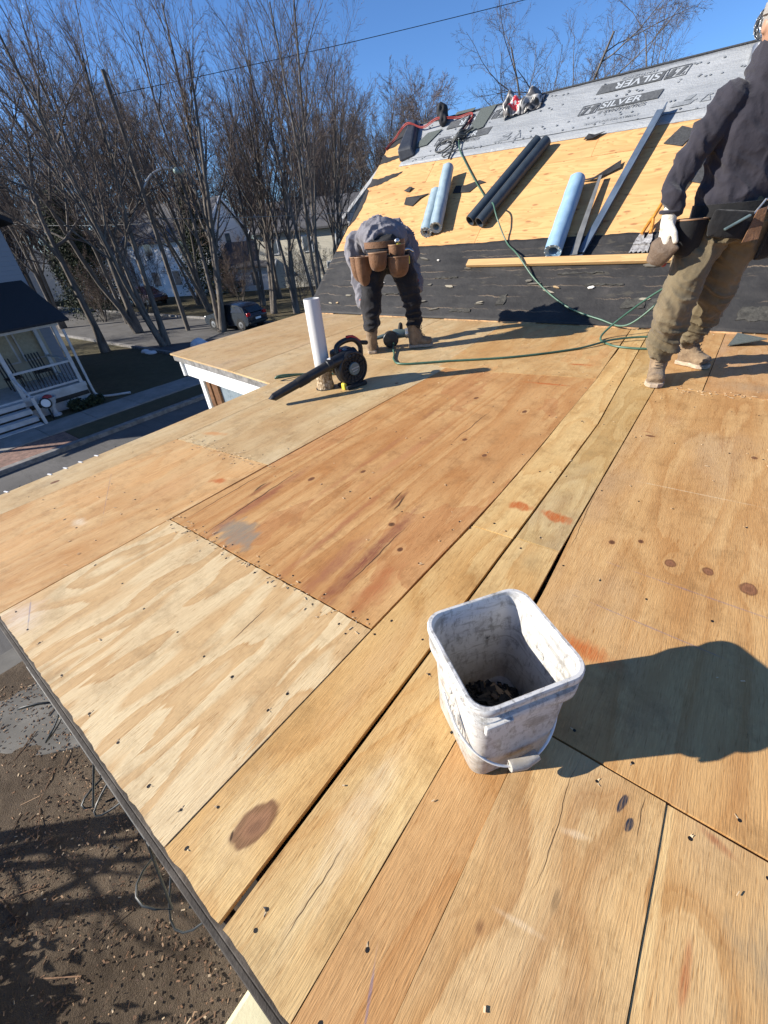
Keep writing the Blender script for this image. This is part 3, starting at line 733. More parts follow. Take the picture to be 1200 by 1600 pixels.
def logo(x0, x1, s0, s1, flip):
    w = 0.007
    fr2 = MB()
    P = [(x0, s0), (x1, s0), (x1 + 0.03, s1), (x0 + 0.03, s1)]
    for k in range(4):
        a = P[k]; b = P[(k + 1) % 4]
        fr2.bar(RP(a[0], a[1], NP), RP(b[0], b[1], NP), w, 0.003, (0, -sT, cT))
    m = 0.5 * (x0 + x1); h = s1 - s0; q = x1 - x0
    def tr(p): return [(x0 + x1 + 0.03 - a, s0 + s1 - b) for a, b in p] if flip else p
    # two bold rising strokes of the mark
    for p in ([(x0 + 0.12 * q, s0 + 0.12 * h), (x0 + 0.32 * q, s0 + 0.12 * h), (x0 + 0.62 * q, s0 + 0.85 * h), (x0 + 0.42 * q, s0 + 0.85 * h)],
              [(x0 + 0.66 * q, s0 + 0.12 * h), (x0 + 0.86 * q, s0 + 0.12 * h), (x0 + 1.08 * q, s0 + 0.88 * h), (x0 + 0.80 * q, s0 + 0.88 * h), (x0 + 0.62 * q, s0 + 0.55 * h), (x0 + 0.75 * q, s0 + 0.50 * h)],
              [(x0 + 0.20 * q, s0 + 0.62 * h), (x0 + 0.34 * q, s0 + 0.85 * h), (x0 + 0.24 * q, s0 + 0.88 * h)]):
        fr2.slab(tr(p), NP - 0.003, NP + 0.0005, RPu)
    fr2.build('logo', M['print'], UND, fixn=True)
# upper row printed upside down, lower row upright, repeating every 2.35 m
for off in (-2.24, 0.0, 2.2):
    x0 = -2.24 + off
    if x0 > -5.05:
        print_panel(x0, x0 + 0.74, 3.46, 3.60, M['print'], 0.03)
        print_text('SILVER', x0 + 0.735, 3.578, 0.145, M['print_light'], True, sx=1.22)
        logo(x0 + 0.77, x0 + 0.99, 3.455, 3.61, True)
        print_text('SYNTHETICS', x0 + 0.66, 3.665, 0.055, M['print_faint'], True, sx=1.3)
    x1 = -2.13 + off + (0.04 if off else 0)
    if x1 > -5.05:
        print_panel(x1, x1 + 0.68, 3.17, 3.30, M['print'], 0.03)
        print_text('SILVER', x1 + 0.02, 3.19, 0.13, M['print_light'], False, sx=1.22)
        print_text('// SYNTHETICS', x1 + 0.02, 3.10, 0.066, M['print'], False, sx=1.25)
        logo(x1 - 0.235, x1 - 0.025, 3.145, 3.29, False)
        print_panel(x1 + 0.86, x1 + 1.06, 2.97, 3.03, M['print_faint'])
        print_panel(x1 + 0.98, x1 + 1.05, 3.04, 3.10, M['print_faint'])
        tri = MB()
        a, b, c_ = (x1 + 1.15, 2.97), (x1 + 1.25, 2.97), (x1 + 1.215, 3.07)
        for p, q in ((a, b), (b, c_), (c_, a)): tri.bar(RP(*p, NP), RP(*q, NP), 0.007, 0.003, (0, -sT, cT))
        tri.build('warning_mark', M['print_faint'], UND)
        print_text('ROOF UNDERLAYMENT', x1 - 0.1, 2.955, 0.045, M['print_faint'], False, sx=1.3)
lnb = MB(); lnb.bar(RP(-5.0, 2.98, 0.0112), RP(-0.9, 2.87, 0.0112), 0.006, 0.003, (0, -sT, cT)); lnb.build('lap_line', M['print'], UND)
# ridge cap strip with dark edge
MB().slab([(-5.1, RS - 0.004), (RX1, RS - 0.004), (RX1, RS + 0.02), (-5.1, RS + 0.02)], 0.012, 0.02, RP).build('ridge_strip', M['shingle'], HOUSE)
# ragged old felt clinging to the bare rake edge
for poly in ([(-5.60, 2.50), (-5.40, 2.52), (-5.05, 2.66), (-4.98, 2.74), (-5.2, 2.72), (-5.45, 2.66), (-5.60, 2.70)],
             [(-5.60, 2.98), (-5.38, 3.02), (-5.22, 3.06), (-5.25, 3.12), (-5.45, 3.12), (-5.60, 3.2)],
             [(-5.60, 1.7), (-5.52, 1.85), (-5.50, 2.2), (-5.55, 2.45), (-5.60, 2.48)],
             [(-5.60, 3.3), (-5.44, 3.34), (-5.30, 3.45), (-5.18, 3.72), (-5.60, 3.72)]):
    rpoly(poly, 0.004, 0.0065, M['felt'], 'felt_scrap', ragged=range(7), amp=0.012)

# little white fixing tabs along the street side edge
for y0 in (0.24, 0.47, 0.56, 0.65, 0.75):
    MB().box((-3.075, y0, 0.002), (0.034, 0.008, 0.004), Matrix.Rotation(0.3, 3, 'Z')).build('fixing_tab', M['white_paint'], HOUSE)

cn = MB(); r12 = random.Random(12)
for k in range(170):
    x = r12.uniform(-5.0, 1.0); s0 = r12.choice((2.93, 3.08, 3.4, 3.62)) + r12.uniform(-0.03, 0.03) - (0.03 if x > -2 else 0)
    cn.slab([(x + 0.013 * math.cos(a), s0 + 0.013 * math.sin(a)) for a in np.linspace(0, 6.283, 9)[:-1]], 0.010, 0.0175, RP)
tag(cn.build('cap_nails', M['print_faint'], UND), kind='stuff')
M['remnant'] = simple('old_grey_shingle_remnant', (0.05, 0.048, 0.042), 0.9, var=0.4, scale=25, bump=0.5)
for (x, s0, w_, h_) in ((-0.95, 0.22, 0.22, 0.13), (-0.70, 0.20, 0.16, 0.15), (-2.35, 0.22, 0.10, 0.16), (-2.95, 0.10, 0.30, 0.05), (-1.4, 0.50, 0.4, 0.03), (-3.4, 0.62, 0.35, 0.03), (0.05, 0.12, 0.4, 0.16), (-1.75, 0.66, 0.5, 0.025), (-4.2, 0.35, 0.3, 0.03), (-4.6, 0.8, 0.4, 0.03)):
    rpoly([(x, s0), (x + w_, s0 + 0.01), (x + w_ * 0.97, s0 + h_), (x + 0.02, s0 + h_ * 0.9)], 0.012, 0.0235, M['remnant'], 'shingle_remnant', ragged=range(4), amp=0.012)
# ------------------------------------------------------------------ square bucket
def rsq(cx, cy, z, half, r, ang, n=6):
    # rounded square ring
    out = []
    ca, sa = math.cos(ang), math.sin(ang)
    for qx, qy, a0 in ((1, 1, 0), (-1, 1, 90), (-1, -1, 180), (1, -1, 270)):
        for k in range(n + 1):
            a = rad(a0 + 90 * k / n)
            x = qx * (half - r) + r * math.cos(a); y = qy * (half - r) + r * math.sin(a)
            out.append(Vector((cx + x * ca - y * sa, cy + x * sa + y * ca, z)))
    return out
BA = rad(55.2); BC = (-0.190, 0.570); BH = 0.335
t = NT('scuffed_white_plastic'); c = t.co()
n1 = t.noise(c, 14, 6, 0.7); n2 = t.noise(t.map(c, scale=(60, 60, 25)), 1.0, 5, 0.75); n3 = t.noise(t.map(c, scale=(8, 8, 30), rot=(0.4, 0.2, 0)), 1.0, 6, 0.75, 1.0)
col = t.mix(t.mr(n1, 0.35, 0.75, 0, 0.35), (0.72, 0.715, 0.70), (0.58, 0.57, 0.545))
col = t.mix(t.mr(n2, 0.50, 0.66, 0, 0.75), col, (0.20, 0.185, 0.165))
col = t.mix(t.mr(n3, 0.52, 0.62, 0, 0.6), col, (0.25, 0.23, 0.20))
zz = t.sep(c)[2]
col = t.mix(t.math('MULTIPLY', t.mr(zz, 0.24, 0.0, 0, 0.75), t.mr(n1, 0.3, 0.6, 0.3, 1.0)), col, (0.40, 0.34, 0.26))
for (x, y, z, r, a) in ((-0.055, 0.09, 0.20, 0.016, 0.95), (-0.02, 0.115, 0.245, 0.006, 0.9), (-0.10, 0.05, 0.22, 0.004, 0.9), (0.0, 0.10, 0.18, 0.007, 0.9)):
    L = t.n('ShaderNodeVectorMath', [c, (x, y, z)], operation='DISTANCE').outputs[1]
    L = t.math('ADD', L, t.math('MULTIPLY', t.math('SUBTRACT', t.noise(c, 70, 3, 0.6), 0.5), 0.02))
    col = t.mix(t.math('MULTIPLY', t.mr(L, r * 1.1, r * 0.8, 0, 1), a), col, (0.012, 0.011, 0.010))
t.bump(n2, 0.12, 0.002)
M['bucket'] = t.fin(col, 0.38, 0, 0.45)
tr = t.n('ShaderNodeBsdfTranslucent', {'Color': col}).outputs[0]
mx = t.n('ShaderNodeMixShader', [0.22, t.b.outputs[0], tr]).outputs[0]
t.t.links.new(mx, t.out.inputs[0])
BU = thing('bucket', (BC[0], BC[1], 0.002), 'scuffed white square plastic bucket with wire handle on the plywood', 'bucket')
def ring(z, half, r=0.045): return rsq(BC[0], BC[1], z + 0.002, half, r, BA)
prof = [(0.0, 0.098, .028), (0.003, 0.105, .030), (0.012, 0.1085, .032), (0.10, 0.111, .034), (0.20, 0.1145, .036), (0.252, 0.1165, .036), (0.254, 0.1270, .042), (0.258, 0.1285, .042), (0.284, 0.1295, .042), (0.288, 0.1280, .042),
        (0.289, 0.1205, .038), (0.310, 0.1210, .038), (0.311, 0.1295, .043), (0.316, 0.1320, .043), (0.331, 0.1320, .043), (0.335, 0.1300, .043), (0.335, 0.1235, .039), (0.330, 0.1200, .038), (0.27, 0.1150, .036), (0.20, 0.1120, .035), (0.10, 0.1085, .033), (0.012, 0.1050, .030), (0.008, 0.099, .026)]
MB().rings([ring(z, h, r) for z, h, r in prof]).build('body', M['bucket'], BU, smooth=38)
ca, sa = math.cos(BA), math.sin(BA)
ey = Vector((ca, sa, 0)); ex = Vector((sa, -ca, 0)) * -1.0; bc0 = Vector((BC[0], BC[1], 0.002))
def BP(x, y, z): return bc0 + ex * x + ey * y + Vector((0, 0, z))
# handle mounts sit on the two faces whose normals are +-ex after the turn that faces the lens
for sgn in (1, -1):
    e = MB()
    e.lathe([(0.0145, -0.004), (0.0145, 0.008), (0.011, 0.011), (0.004, 0.011)], BP(0, sgn * 0.116, 0.232), ey * sgn, 16)
    e.build('handle_mount', M['bucket'], BU, smooth=40)
M['wire'] = simple('white_coated_wire', (0.72, 0.72, 0.70), 0.4, var=0.1, scale=40)
hp = []
for k in range(13):
    a = math.pi * k / 12
    y = 0.137 * math.cos(a); 
    dwn = math.sin(a) ** 0.8
    hp.append(BP(-0.136 * dwn - 0.002, y, 0.228 - 0.160 * dwn))
MB().tube(spline(hp, 4), 0.0032, 8).build('wire_handle', M['wire'], BU, smooth=60)
g = MB()
gp = [h for h in hp[5:8]]
g.tube([gp[0] * 1.0, gp[1], gp[2]], [0.0125, 0.0145, 0.0125], 12)
g.build('grip', M['bucket'], BU, smooth=40)
tb = MB()
tb.box(BP(-0.1315, -0.078, 0.272), (0.062, 0.010, 0.026), Matrix.Rotation(BA, 3, 'Z'))
tb.build('lid_catch', M['bucket'], BU, bevel=0.003)
# moulded oval emblem on the left face
em = MB()
for rx, rz in ((0.045, 0.055), (0.032, 0.040), (0.020, 0.028), (0.010, 0.016)):
    pts = [BP(-0.02 + rx * math.cos(a), -(0.1095 + 0.0075 * (0.125 + rz * math.sin(a)) / 0.26), 0.125 + rz * math.sin(a)) for a in np.linspace(0, 2 * math.pi, 25)]
    em.tube(pts, 0.0014, 6, False)
em.build('moulded_emblem', M['bucket'], BU, smooth=60)
# debris in it
db = MB(); r2 = random.Random(5)
for k in range(620):
    a = r2.uniform(0, 6.28); q = math.sqrt(r2.random()) * 0.096
    h = 0.012 + 0.085 * (1 - (q / 0.095) ** 2) * r2.uniform(0.5, 1.0)
    p = BP(q * math.cos(a) * 1.05, q * math.sin(a) * 1.05, h)
    R = Matrix.Rotation(r2.uniform(0, 6.28), 3, 'Z') @ Matrix.Rotation(r2.uniform(-0.7, 0.7), 3, 'X') @ Matrix.Rotation(r2.uniform(-0.5, 0.5), 3, 'Y')
    db.box(p, (r2.uniform(0.008, 0.045), r2.uniform(0.004, 0.014), r2.uniform(0.001, 0.004)), R)
t = NT('dark_debris'); c = t.co(); v = t.n('ShaderNodeNewGeometry').outputs['Random Per Island']
M['debris'] = t.fin(t.ramp(v, [(0.0, (0.010, 0.009, 0.008)), (0.6, (0.030, 0.024, 0.018)), (0.80, (0.07, 0.05, 0.035)), (0.90, (0.28, 0.19, 0.11)), (1.0, (0.4, 0.38, 0.35))], 'CONSTANT'), 0.7)
tag(db.build('debris', M['debris']), 'dark shingle scraps and nails piled inside the white bucket', 'debris', kind='stuff')

# ------------------------------------------------------------------ vent pipe
t = NT('white_pvc'); c = t.co(); n1 = t.noise(t.map(c, scale=(14, 14, 4)), 1.0, 6, 0.7)
z = t.sep(c)[2]
col = t.mix(t.mr(n1, 0.5, 0.75, 0, 0.35), (0.58, 0.575, 0.56), (0.36, 0.33, 0.29))
col = t.mix(t.math('MULTIPLY', t.mr(z, 0.24, 0.10, 0, 1, True), t.mr(n1, 0.42, 0.62, 0.1, 1)), col, (0.16, 0.13, 0.11))
M['pvc'] = t.fin(col, 0.42)
pb = Vector((-2.555, 2.42, 0.0))
VP = thing('vent_pipe', pb, 'white plastic vent pipe sticking up through the plywood beside the leaf blower', 'pipe')
pp = MB().lathe([(0.062, -0.03), (0.062, 0.675), (0.0605, 0.68), (0.056, 0.68), (0.056, 0.30)], pb, (0, 0, 1), 28, True, True)
pp.build('pipe_wall', M['pvc'], VP, smooth=40)
cb = MB(); r3 = random.Random(3); R_ = []
for j in range(7):
    z = j * 0.028
    R_.append([pb + Vector(((0.0635 + 0.006 * r3.random() + (0.006 if j < 2 else 0)) * math.cos(a), (0.0635 + 0.006 * r3.random() + (0.006 if j < 2 else 0)) * math.sin(a), z + (r3.uniform(-0.02, 0.02) if j == 6 else 0))) for a in np.linspace(0, 2 * math.pi, 28, endpoint=False)])
cb.rings(R_)
t = NT('crumbled_sealant'); c = t.co(); n1 = t.noise(c, 55, 5, 0.7)
t.bump(n1, 0.8, 0.01)
cb.build('sealant_collar', t.fin(t.ramp(n1, [(0.35, (0.09, 0.06, 0.04)), (0.5, (0.36, 0.26, 0.15)), (0.66, (0.62, 0.54, 0.42))]), 0.9), VP)
hl = MB().slab([(pb.x + (0.078 + r3.uniform(-.004, .006)) * math.cos(a), pb.y + (0.085 + r3.uniform(-.004, .008)) * math.sin(a)) for a in np.linspace(0, 2 * math.pi, 24, endpoint=False)], 0.0003, 0.0012, lambda x, y, z: Vector((x, y, z)))
hl.build('cut_hole', M['screw'], VP)

# ------------------------------------------------------------------ leaf blower
M['black_plastic'] = simple('black_plastic', (0.014, 0.014, 0.015), 0.42, var=0.2, scale=30, bump=0.05)
M['black_matte'] = simple('black_rubber', (0.018, 0.018, 0.018), 0.75, var=0.25, scale=30)
M['red_plastic'] = simple('red_plastic', (0.42, 0.02, 0.025), 0.4)
M['alu'] = simple('cast_metal', (0.45, 0.46, 0.47), 0.35, 0.8, var=0.2, scale=25)
M['yellow'] = simple('yellow_plastic', (0.70, 0.56, 0.05), 0.45)
M['teal_metal'] = simple('grey_teal_metal', (0.12, 0.17, 0.18), 0.4, 0.3)
LBc = Vector((-2.34, 2.545, 0.150))
LB = thing('leaf_blower', (-2.34, 2.545, 0), 'black handheld petrol leaf blower lying against the white pipe', 'leaf blower')
tdir = Vector((-0.20, -0.98, -0.10)).normalized()        # along the nozzle
fx = Vector((0.93, -0.36, 0.02)).normalized()            # fan axis towards the lens
fx = (fx - tdir * fx.dot(tdir) * 0.6).normalized()
upv = Vector((0, 0, 1)); sdv = upv.cross(fx).normalized()   # horizontal in the fan's plane
fan = MB().lathe([(0.06, -0.085), (0.125, -0.075), (0.138, -0.05), (0.140, 0.0), (0.136, 0.020), (0.126, 0.030), (0.118, 0.030), (0.112, 0.018), (0.06, 0.014), (0.055, 0.026), (0.0, 0.028)], LBc, fx, 36)
fan.build('fan_housing', M['black_plastic'], LB, smooth=35)
gr = MB()
for k in range(16):
    a = 2 * math.pi * k / 16
    u = sdv * math.cos(a) + upv * math.sin(a)
    gr.bar(LBc + u * 0.056 + fx * 0.024, LBc + u * 0.116 + fx * 0.024, 0.006, 0.006, fx)
for rr2 in (0.075, 0.095): gr.tube([LBc + (sdv * math.cos(a) + upv * math.sin(a)) * rr2 + fx * 0.024 for a in np.linspace(0, 2 * math.pi, 33)], 0.003, 5, False)
tag(gr.build('intake_grille', M['black_matte'], LB))
hub = MB().lathe([(0.050, 0.026), (0.050, 0.036), (0.046, 0.039), (0.0, 0.039)], LBc, fx, 28).build('hub_cap', M['teal_metal'], LB, smooth=35)
lt = MB()
for k, w in enumerate((0.011, 0.009, 0.011, 0.009, 0.011, 0.009)):
    lt.bar(LBc - sdv * (-0.030 + k * 0.012) * -1 + fx * 0.0405 + upv * (0.004 + 0.0015 * k), LBc - sdv * (-0.030 + k * 0.012) * -1 + sdv * 0.007 + fx * 0.0405 + upv * (0.004 + 0.0015 * k), 0.002, w, upv)
lt.bar(LBc - sdv * 0.022 + fx * 0.0405 - upv * 0.018, LBc + sdv * 0.026 + fx * 0.0405 - upv * 0.010, 0.002, 0.005, upv)
tag(lt.build('lettering', simple('grey_lettering', (0.42, 0.44, 0.44), 0.5), LB), kind='stuff')
# volute throat and three tube sections
vol0 = LBc + upv * 0.095 - fx * 0.03 + tdir * 0.02
th = MB().tube([vol0 - tdir * 0.08, vol0 + tdir * 0.05, vol0 + tdir * 0.16], [0.052, 0.050, 0.040], 18).build('outlet_throat', M['black_plastic'], LB, smooth=40)
p = vol0 + tdir * 0.13
tip = Vector((-2.645, 1.925, 0.062))
tv = (tip - p)
tb1 = MB().tube([p, p + tv * 0.10, p + tv * 0.11, p + tv * 0.5], [0.044, 0.044, 0.038, 0.037], 18).build('blower_tube', M['black_plastic'], LB, smooth=40)
MB().tube([p + tv * 0.42, p + tv * 0.44, p + tv * 0.60], [0.036, 0.041, 0.040], 18).build('tube_joint', M['black_matte'], LB, smooth=40)
nz_ = MB().tube([p + tv * 0.58, p + tv * 0.98, tip, tip - tv * 0.02, tip - tv * 0.2], [0.036, 0.031, 0.033, 0.029, 0.028], 18).build('nozzle', M['black_plastic'], LB, smooth=40)
MB().box(p + tv * 0.06 + upv * 0.044, (0.03, 0.04, 0.004), Matrix.Rotation(0.2, 3, 'Z')).build('warning_sticker', M['white_paint'], LB)
# engine block behind, top handle, starter, tank, stand
en = LBc - fx * 0.13 + upv * 0.02
eb = MB().box(en + upv * 0.02, (0.13, 0.19, 0.21), Matrix.Rotation(math.atan2(fx.y, fx.x), 3, 'Z'))
eb.build('engine_cover', M['black_plastic'], LB, bevel=0.03)
for k in range(4): MB().box(en + upv * (0.092 + 0.004 * k) + sdv * (-0.04 + 0.025 * k), (0.09, 0.010, 0.02), Matrix.Rotation(math.atan2(fx.y, fx.x), 3, 'Z')).build('cooling_fin', M['alu'], LB, bevel=0.002)
MB().ell(en + upv * 0.11 - sdv * 0.05 + fx * 0.03, (0.028, 0.028, 0.022)).build('carburettor_knob', M['red_plastic'], LB, smooth=180)
MB().ell(en + upv * 0.105 + sdv * 0.0 + fx * 0.05, (0.03, 0.022, 0.024)).build('spark_cover', M['alu'], LB, smooth=180)
hh = spline([vol0 + tdir * 0.06 + upv * 0.03 - fx * 0.05, vol0 + upv * 0.085 + tdir * 0.05 - fx * 0.06, vol0 + upv * 0.105 - tdir * 0.03 - fx * 0.06, vol0 + upv * 0.09 - tdir * 0.12 - fx * 0.05, vol0 + upv * 0.03 - tdir * 0.17 - fx * 0.04, vol0 - upv * 0.05 - tdir * 0.17 - fx * 0.04], 6)
MB().tube(hh, 0.021, 12).build('top_handle', M['black_plastic'], LB, smooth=40)
MB().tube(spline([vol0 + upv * 0.130 - tdir * 0.05 - fx * 0.05, vol0 + upv * 0.115 - tdir * 0.11 - fx * 0.05, vol0 + upv * 0.045 - tdir * 0.19 - fx * 0.04], 5), [0.010] * 5 + [0.014] * 6, 10).build('trigger_lever', M['red_plastic'], LB, smooth=40)
MB().cap(vol0 + upv * 0.06 - tdir * 0.15 - fx * 0.04, 0.016, vol0 + upv * 0.03 - tdir * 0.24 - fx * 0.04, 0.018).build('throttle_grip', M['black_matte'], LB, smooth=180)
MB().box(LBc - upv * 0.132 - fx * 0.03, (0.16, 0.20, 0.030), Matrix.Rotation(math.atan2(fx.y, fx.x), 3, 'Z')).build('stand', M['black_matte'], LB, bevel=0.008)
MB().box(LBc - upv * 0.115 + tdir * 0.100 - fx * 0.01, (0.05, 0.03, 0.055), Matrix.Rotation(math.atan2(fx.y, fx.x), 3, 'Z')).build('fuel_cap', M['yellow'], LB, bevel=0.01)

# ------------------------------------------------------------------ coil nailer by the worker's boots
CN = thing('coil_nailer', (-2.80, 3.70, 0), 'black and grey air nailer with round magazine between the crouching worker boots', 'nail gun')
nc = Vector((-2.80, 3.70, 0.085))
ax = Vector((0.62, -0.76, 0.05)).normalized(); up2 = Vector((0, 0, 1)); sd2 = up2.cross(ax).normalized()
MB().lathe([(0.02, -0.05), (0.075, -0.045), (0.082, -0.03), (0.082, 0.03), (0.076, 0.038), (0.03, 0.042), (0.0, 0.044)], nc, ax, 28).build('drum_magazine', M['black_plastic'], CN, smooth=35)
nb = MB()
for k in range(9):
    a = 2 * math.pi * k / 9
    u = sd2 * math.cos(a) + up2 * math.sin(a)
    nb.bar(nc + u * 0.02 + ax * 0.042, nc + u * 0.068 + ax * 0.040, 0.005, 0.006, ax)
nb.build('magazine_ribs', M['black_matte'], CN)
b0 = nc - ax * 0.06 + up2 * 0.02
MB().cap(b0 - sd2 * -0.06 + up2 * 0.02, 0.048, b0 + sd2 * 0.16 + up2 * 0.015, 0.042).build('cylinder_body', M['teal_metal'], CN, smooth=180)
MB().lathe([(0.046, 0), (0.05, 0.01), (0.05, 0.035), (0.035, 0.045), (0, 0.045)], b0 + sd2 * 0.16 + up2 * 0.015, sd2, 20).build('end_cap', M['alu'], CN, smooth=35)
MB().cap(b0 - sd2 * 0.06 + up2 * 0.01, 0.022, b0 - sd2 * 0.17 - up2 * 0.01, 0.018).build('nose', M['teal_metal'], CN, smooth=180)
MB().tube(spline([b0 + sd2 * 0.10 + up2 * 0.04, b0 + sd2 * 0.12 + up2 * 0.10 - ax * 0.06, b0 + sd2 * 0.13 + up2 * 0.04 - ax * 0.16], 5), 0.02, 10).build('handle', M['black_matte'], CN, smooth=40)

# ------------------------------------------------------------------ things lying on the pitched roof
def fbm_blue(name, a, b, rough=0.55):
    t = NT(name); c = t.co(); n1 = t.noise(c, 9, 5, 0.6); n2 = t.noise(c, 60, 3, 0.6)
    t.bump(t.math('ADD', n1, t.math('MULTIPLY', n2, 0.2)), 0.35, 0.01)
    return t.fin(t.ramp(n1, [(0.3, a), (0.7, b)]), rough)
M['blue_roll'] = fbm_blue('pale_blue_wrap', (0.20, 0.33, 0.46), (0.27, 0.41, 0.55))
M['grey_roll'] = fbm_blue('blue_grey_wrap', (0.21, 0.29, 0.34), (0.33, 0.42, 0.47))
M['slate'] = fbm_blue('slate_blue_metal', (0.022, 0.032, 0.044), (0.038, 0.052, 0.068), 0.45)
M['torn'] = simple('torn_paper', (0.60, 0.58, 0.53), 0.8, var=0.25, scale=30)
def roll(name, a, b, r0, r1, mat, label, cat, dent=0.0, core=True, group=None):
    A = RP(a[0], a[1], r0 + a[2]); B = RP(b[0], b[1], r1 + b[2])
    T = thing(name, A, label, cat, group)
    d = (B - A); pts = []; rs = []
    sh = MB(); RR = []
    aa, bb, dd = basis(d)
    N = 24; K = 14
    rq = random.Random(int(a[0] * 100))
    for k in range(K + 1):
        f = k / K; c = A + d * f; r = r0 + (r1 - r0) * f
        RR.append([c + (aa * math.cos(2 * math.pi * i / N) + bb * math.sin(2 * math.pi * i / N)) * (r * (1 + dent * 0.5 * math.sin(3 * 2 * math.pi * i / N + k) + dent * rq.uniform(-1, 1) * 0.5)) for i in range(N)])
    # spiral-looking hollow ends
    inner0 = [A + d * 0.01 + (p - A) * 0.55 for p in RR[0]]; inner1 = [B - d * 0.01 + (p - B) * 0.55 for p in RR[-1]]
    deep0 = [A + d * 0.25 + (p - A) * 0.5 for p in RR[0]]
    sh.rings([deep0, inner0] + RR + [inner1])
    sh.build('wrap', mat, T, smooth=50)
    if core:
        MB().lathe([(r0 * 0.50, -0.004), (r0 * 0.50, 0.02), (r0 * 0.34, 0.02), (r0 * 0.34, -0.004)], A, d, 20, False, False).build('core_tube', M['torn'], T, smooth=40)
    # loose outer edge of the sheet running the length of the roll
    fl_ = MB(); up_ = (aa * 0.5 + bb * 0.86).normalized(); tg_ = up_.cross(dd).normalized()
    for k in range(9):
        f = k / 8; c = A + d * f; r = r0 + (r1 - r0) * f; wv_ = 0.004 * math.sin(k * 2.3)
        fl_.v += [c + up_ * (r * 0.99), c + up_ * (r * 1.03 + 0.003 + wv_) + tg_ * (r * 0.35), c + up_ * (r * 0.96) + tg_ * (r * 0.33)]
    for k in range(8):
        q_ = k * 3; fl_.f += [(q_, q_ + 1, q_ + 4, q_ + 3), (q_ + 1, q_ + 2, q_ + 5, q_ + 4)]
    fl_.build('loose_flap', mat, T, smooth=60)
    ed = MB()
    for k in range(10):
        a_ = 2 * math.pi * k / 10
        p_ = A + (aa * math.cos(a_) + bb * math.sin(a_)) * r0 * 0.93
        ed.box(p_ - d.normalized() * 0.004, (0.012, 0.018, 0.006), Matrix.Rotation(a_, 3, 'Z'))
    tag(ed.build('frayed_edge', M['torn'], T), kind='stuff')
    return T
roll('underlayment_roll', (-3.86, 1.36, 0.0), (-4.02, 2.10, 0.0), 0.082, 0.078, M['grey_roll'], 'blue grey roll with visible core, lower left of the crossed pair', 'roll', 0.03)
roll('underlayment_roll', (-3.70, 1.40, 0.02), (-3.95, 2.45, 0.06), 0.088, 0.080, M['grey_roll'], 'long blue grey roll lying over the other at left', 'roll', 0.04, False)
tp = MB().cap(RP(-3.94, 2.38, 0.14), 0.080, RP(-3.96, 2.47, 0.14), 0.074)
roll('underlayment_roll', (-1.88, 0.90, 0.0), (-1.96, 1.96, 0.0), 0.098, 0.092, M['blue_roll'], 'pale blue roll leaning on the lumber board', 'roll', 0.03, False)
# pair of dark tubes tied together
PT = thing('dark_tubes', RP(-3.1, 1.45, 0), 'pair of long dark slate tubes lying diagonally on bare roof plywood', 'tubes')
for k, (a, b) in enumerate((((-3.22, 1.50), (-2.74, 2.76)), ((-3.05, 1.44), (-2.60, 2.70)))):
    A = RP(a[0], a[1], 0.075 + 0.015 * k); B = RP(b[0], b[1], 0.075 + 0.015 * k)
    aa, bb, dd = basis(B - A); N = 22; RR = []
    for c, rr2, in ((A + dd * 0.3, 0.055), (A + dd * 0.002, 0.058), (A, 0.068), (A + dd * 0.01, 0.070), (B - dd * 0.01, 0.068), (B, 0.066), (B - dd * 0.002, 0.056), (B - dd * 0.3, 0.055)):
        RR.append([c + (aa * math.cos(2 * math.pi * i / N) + bb * math.sin(2 * math.pi * i / N)) * rr2 for i in range(N)])
    MB().rings(RR).build('tube', M['slate'], PT, smooth=40)
    sm = MB(); sm.bar(A + (aa * 0.0 + bb * 0.069), B + bb * 0.068, 0.012, 0.004, bb); sm.build('seam', M['shingle'], PT)
# bent metal: narrow flashing and long channel
M['galv'] = simple('grey_flashing_metal', (0.20, 0.205, 0.205), 0.42, 0.5, var=0.15, scale=8)
M['blue_metal'] = simple('blue_grey_channel', (0.15, 0.20, 0.27), 0.35, 0.5, var=0.15, scale=6)
fl = MB()
A, B = RP(-1.66, 0.92, 0.02), RP(-1.72, 2.02, 0.06)
nn = Vector((0, -sT, cT)); xx = Vector((1, 0, 0))
fl.add([A - xx * 0.04, A + xx * 0.045 + nn * 0.01, A + xx * 0.05 + nn * 0.05, B - xx * 0.015, B + xx * 0.02 + nn * 0.01, B + xx * 0.025 + nn * 0.03], [(0, 1, 4, 3), (1, 2, 5, 4)])
o = fl.build('metal_flashing', M['galv']); so = o.modifiers.new('t', 'SOLIDIFY'); so.thickness = 0.002
tag(o, 'narrow grey bent metal flashing between blue roll and long channel', 'flashing')
ch = MB()
A, B = RP(-1.58, 0.90, 0.015), RP(-1.33, 2.92, 0.05)
wv = [(-0.06, 0.0), (0.03, 0.0), (0.035, 0.07), (0.05, 0.07)]
aa, bb, dd = basis(B - A, nn)
ch.add([A + aa * -u + bb * v for u, v in wv][::1] + [B + aa * -u * 1.0 + bb * v for u, v in wv], [(i, i + 1, 5 + i, 4 + i) for i in range(3)])
o = ch.build('metal_channel', M['blue_metal']); so = o.modifiers.new('t', 'SOLIDIFY'); so.thickness = 0.003
tag(o, 'long blue grey metal channel leaning up the roof to the underlayment', 'channel')
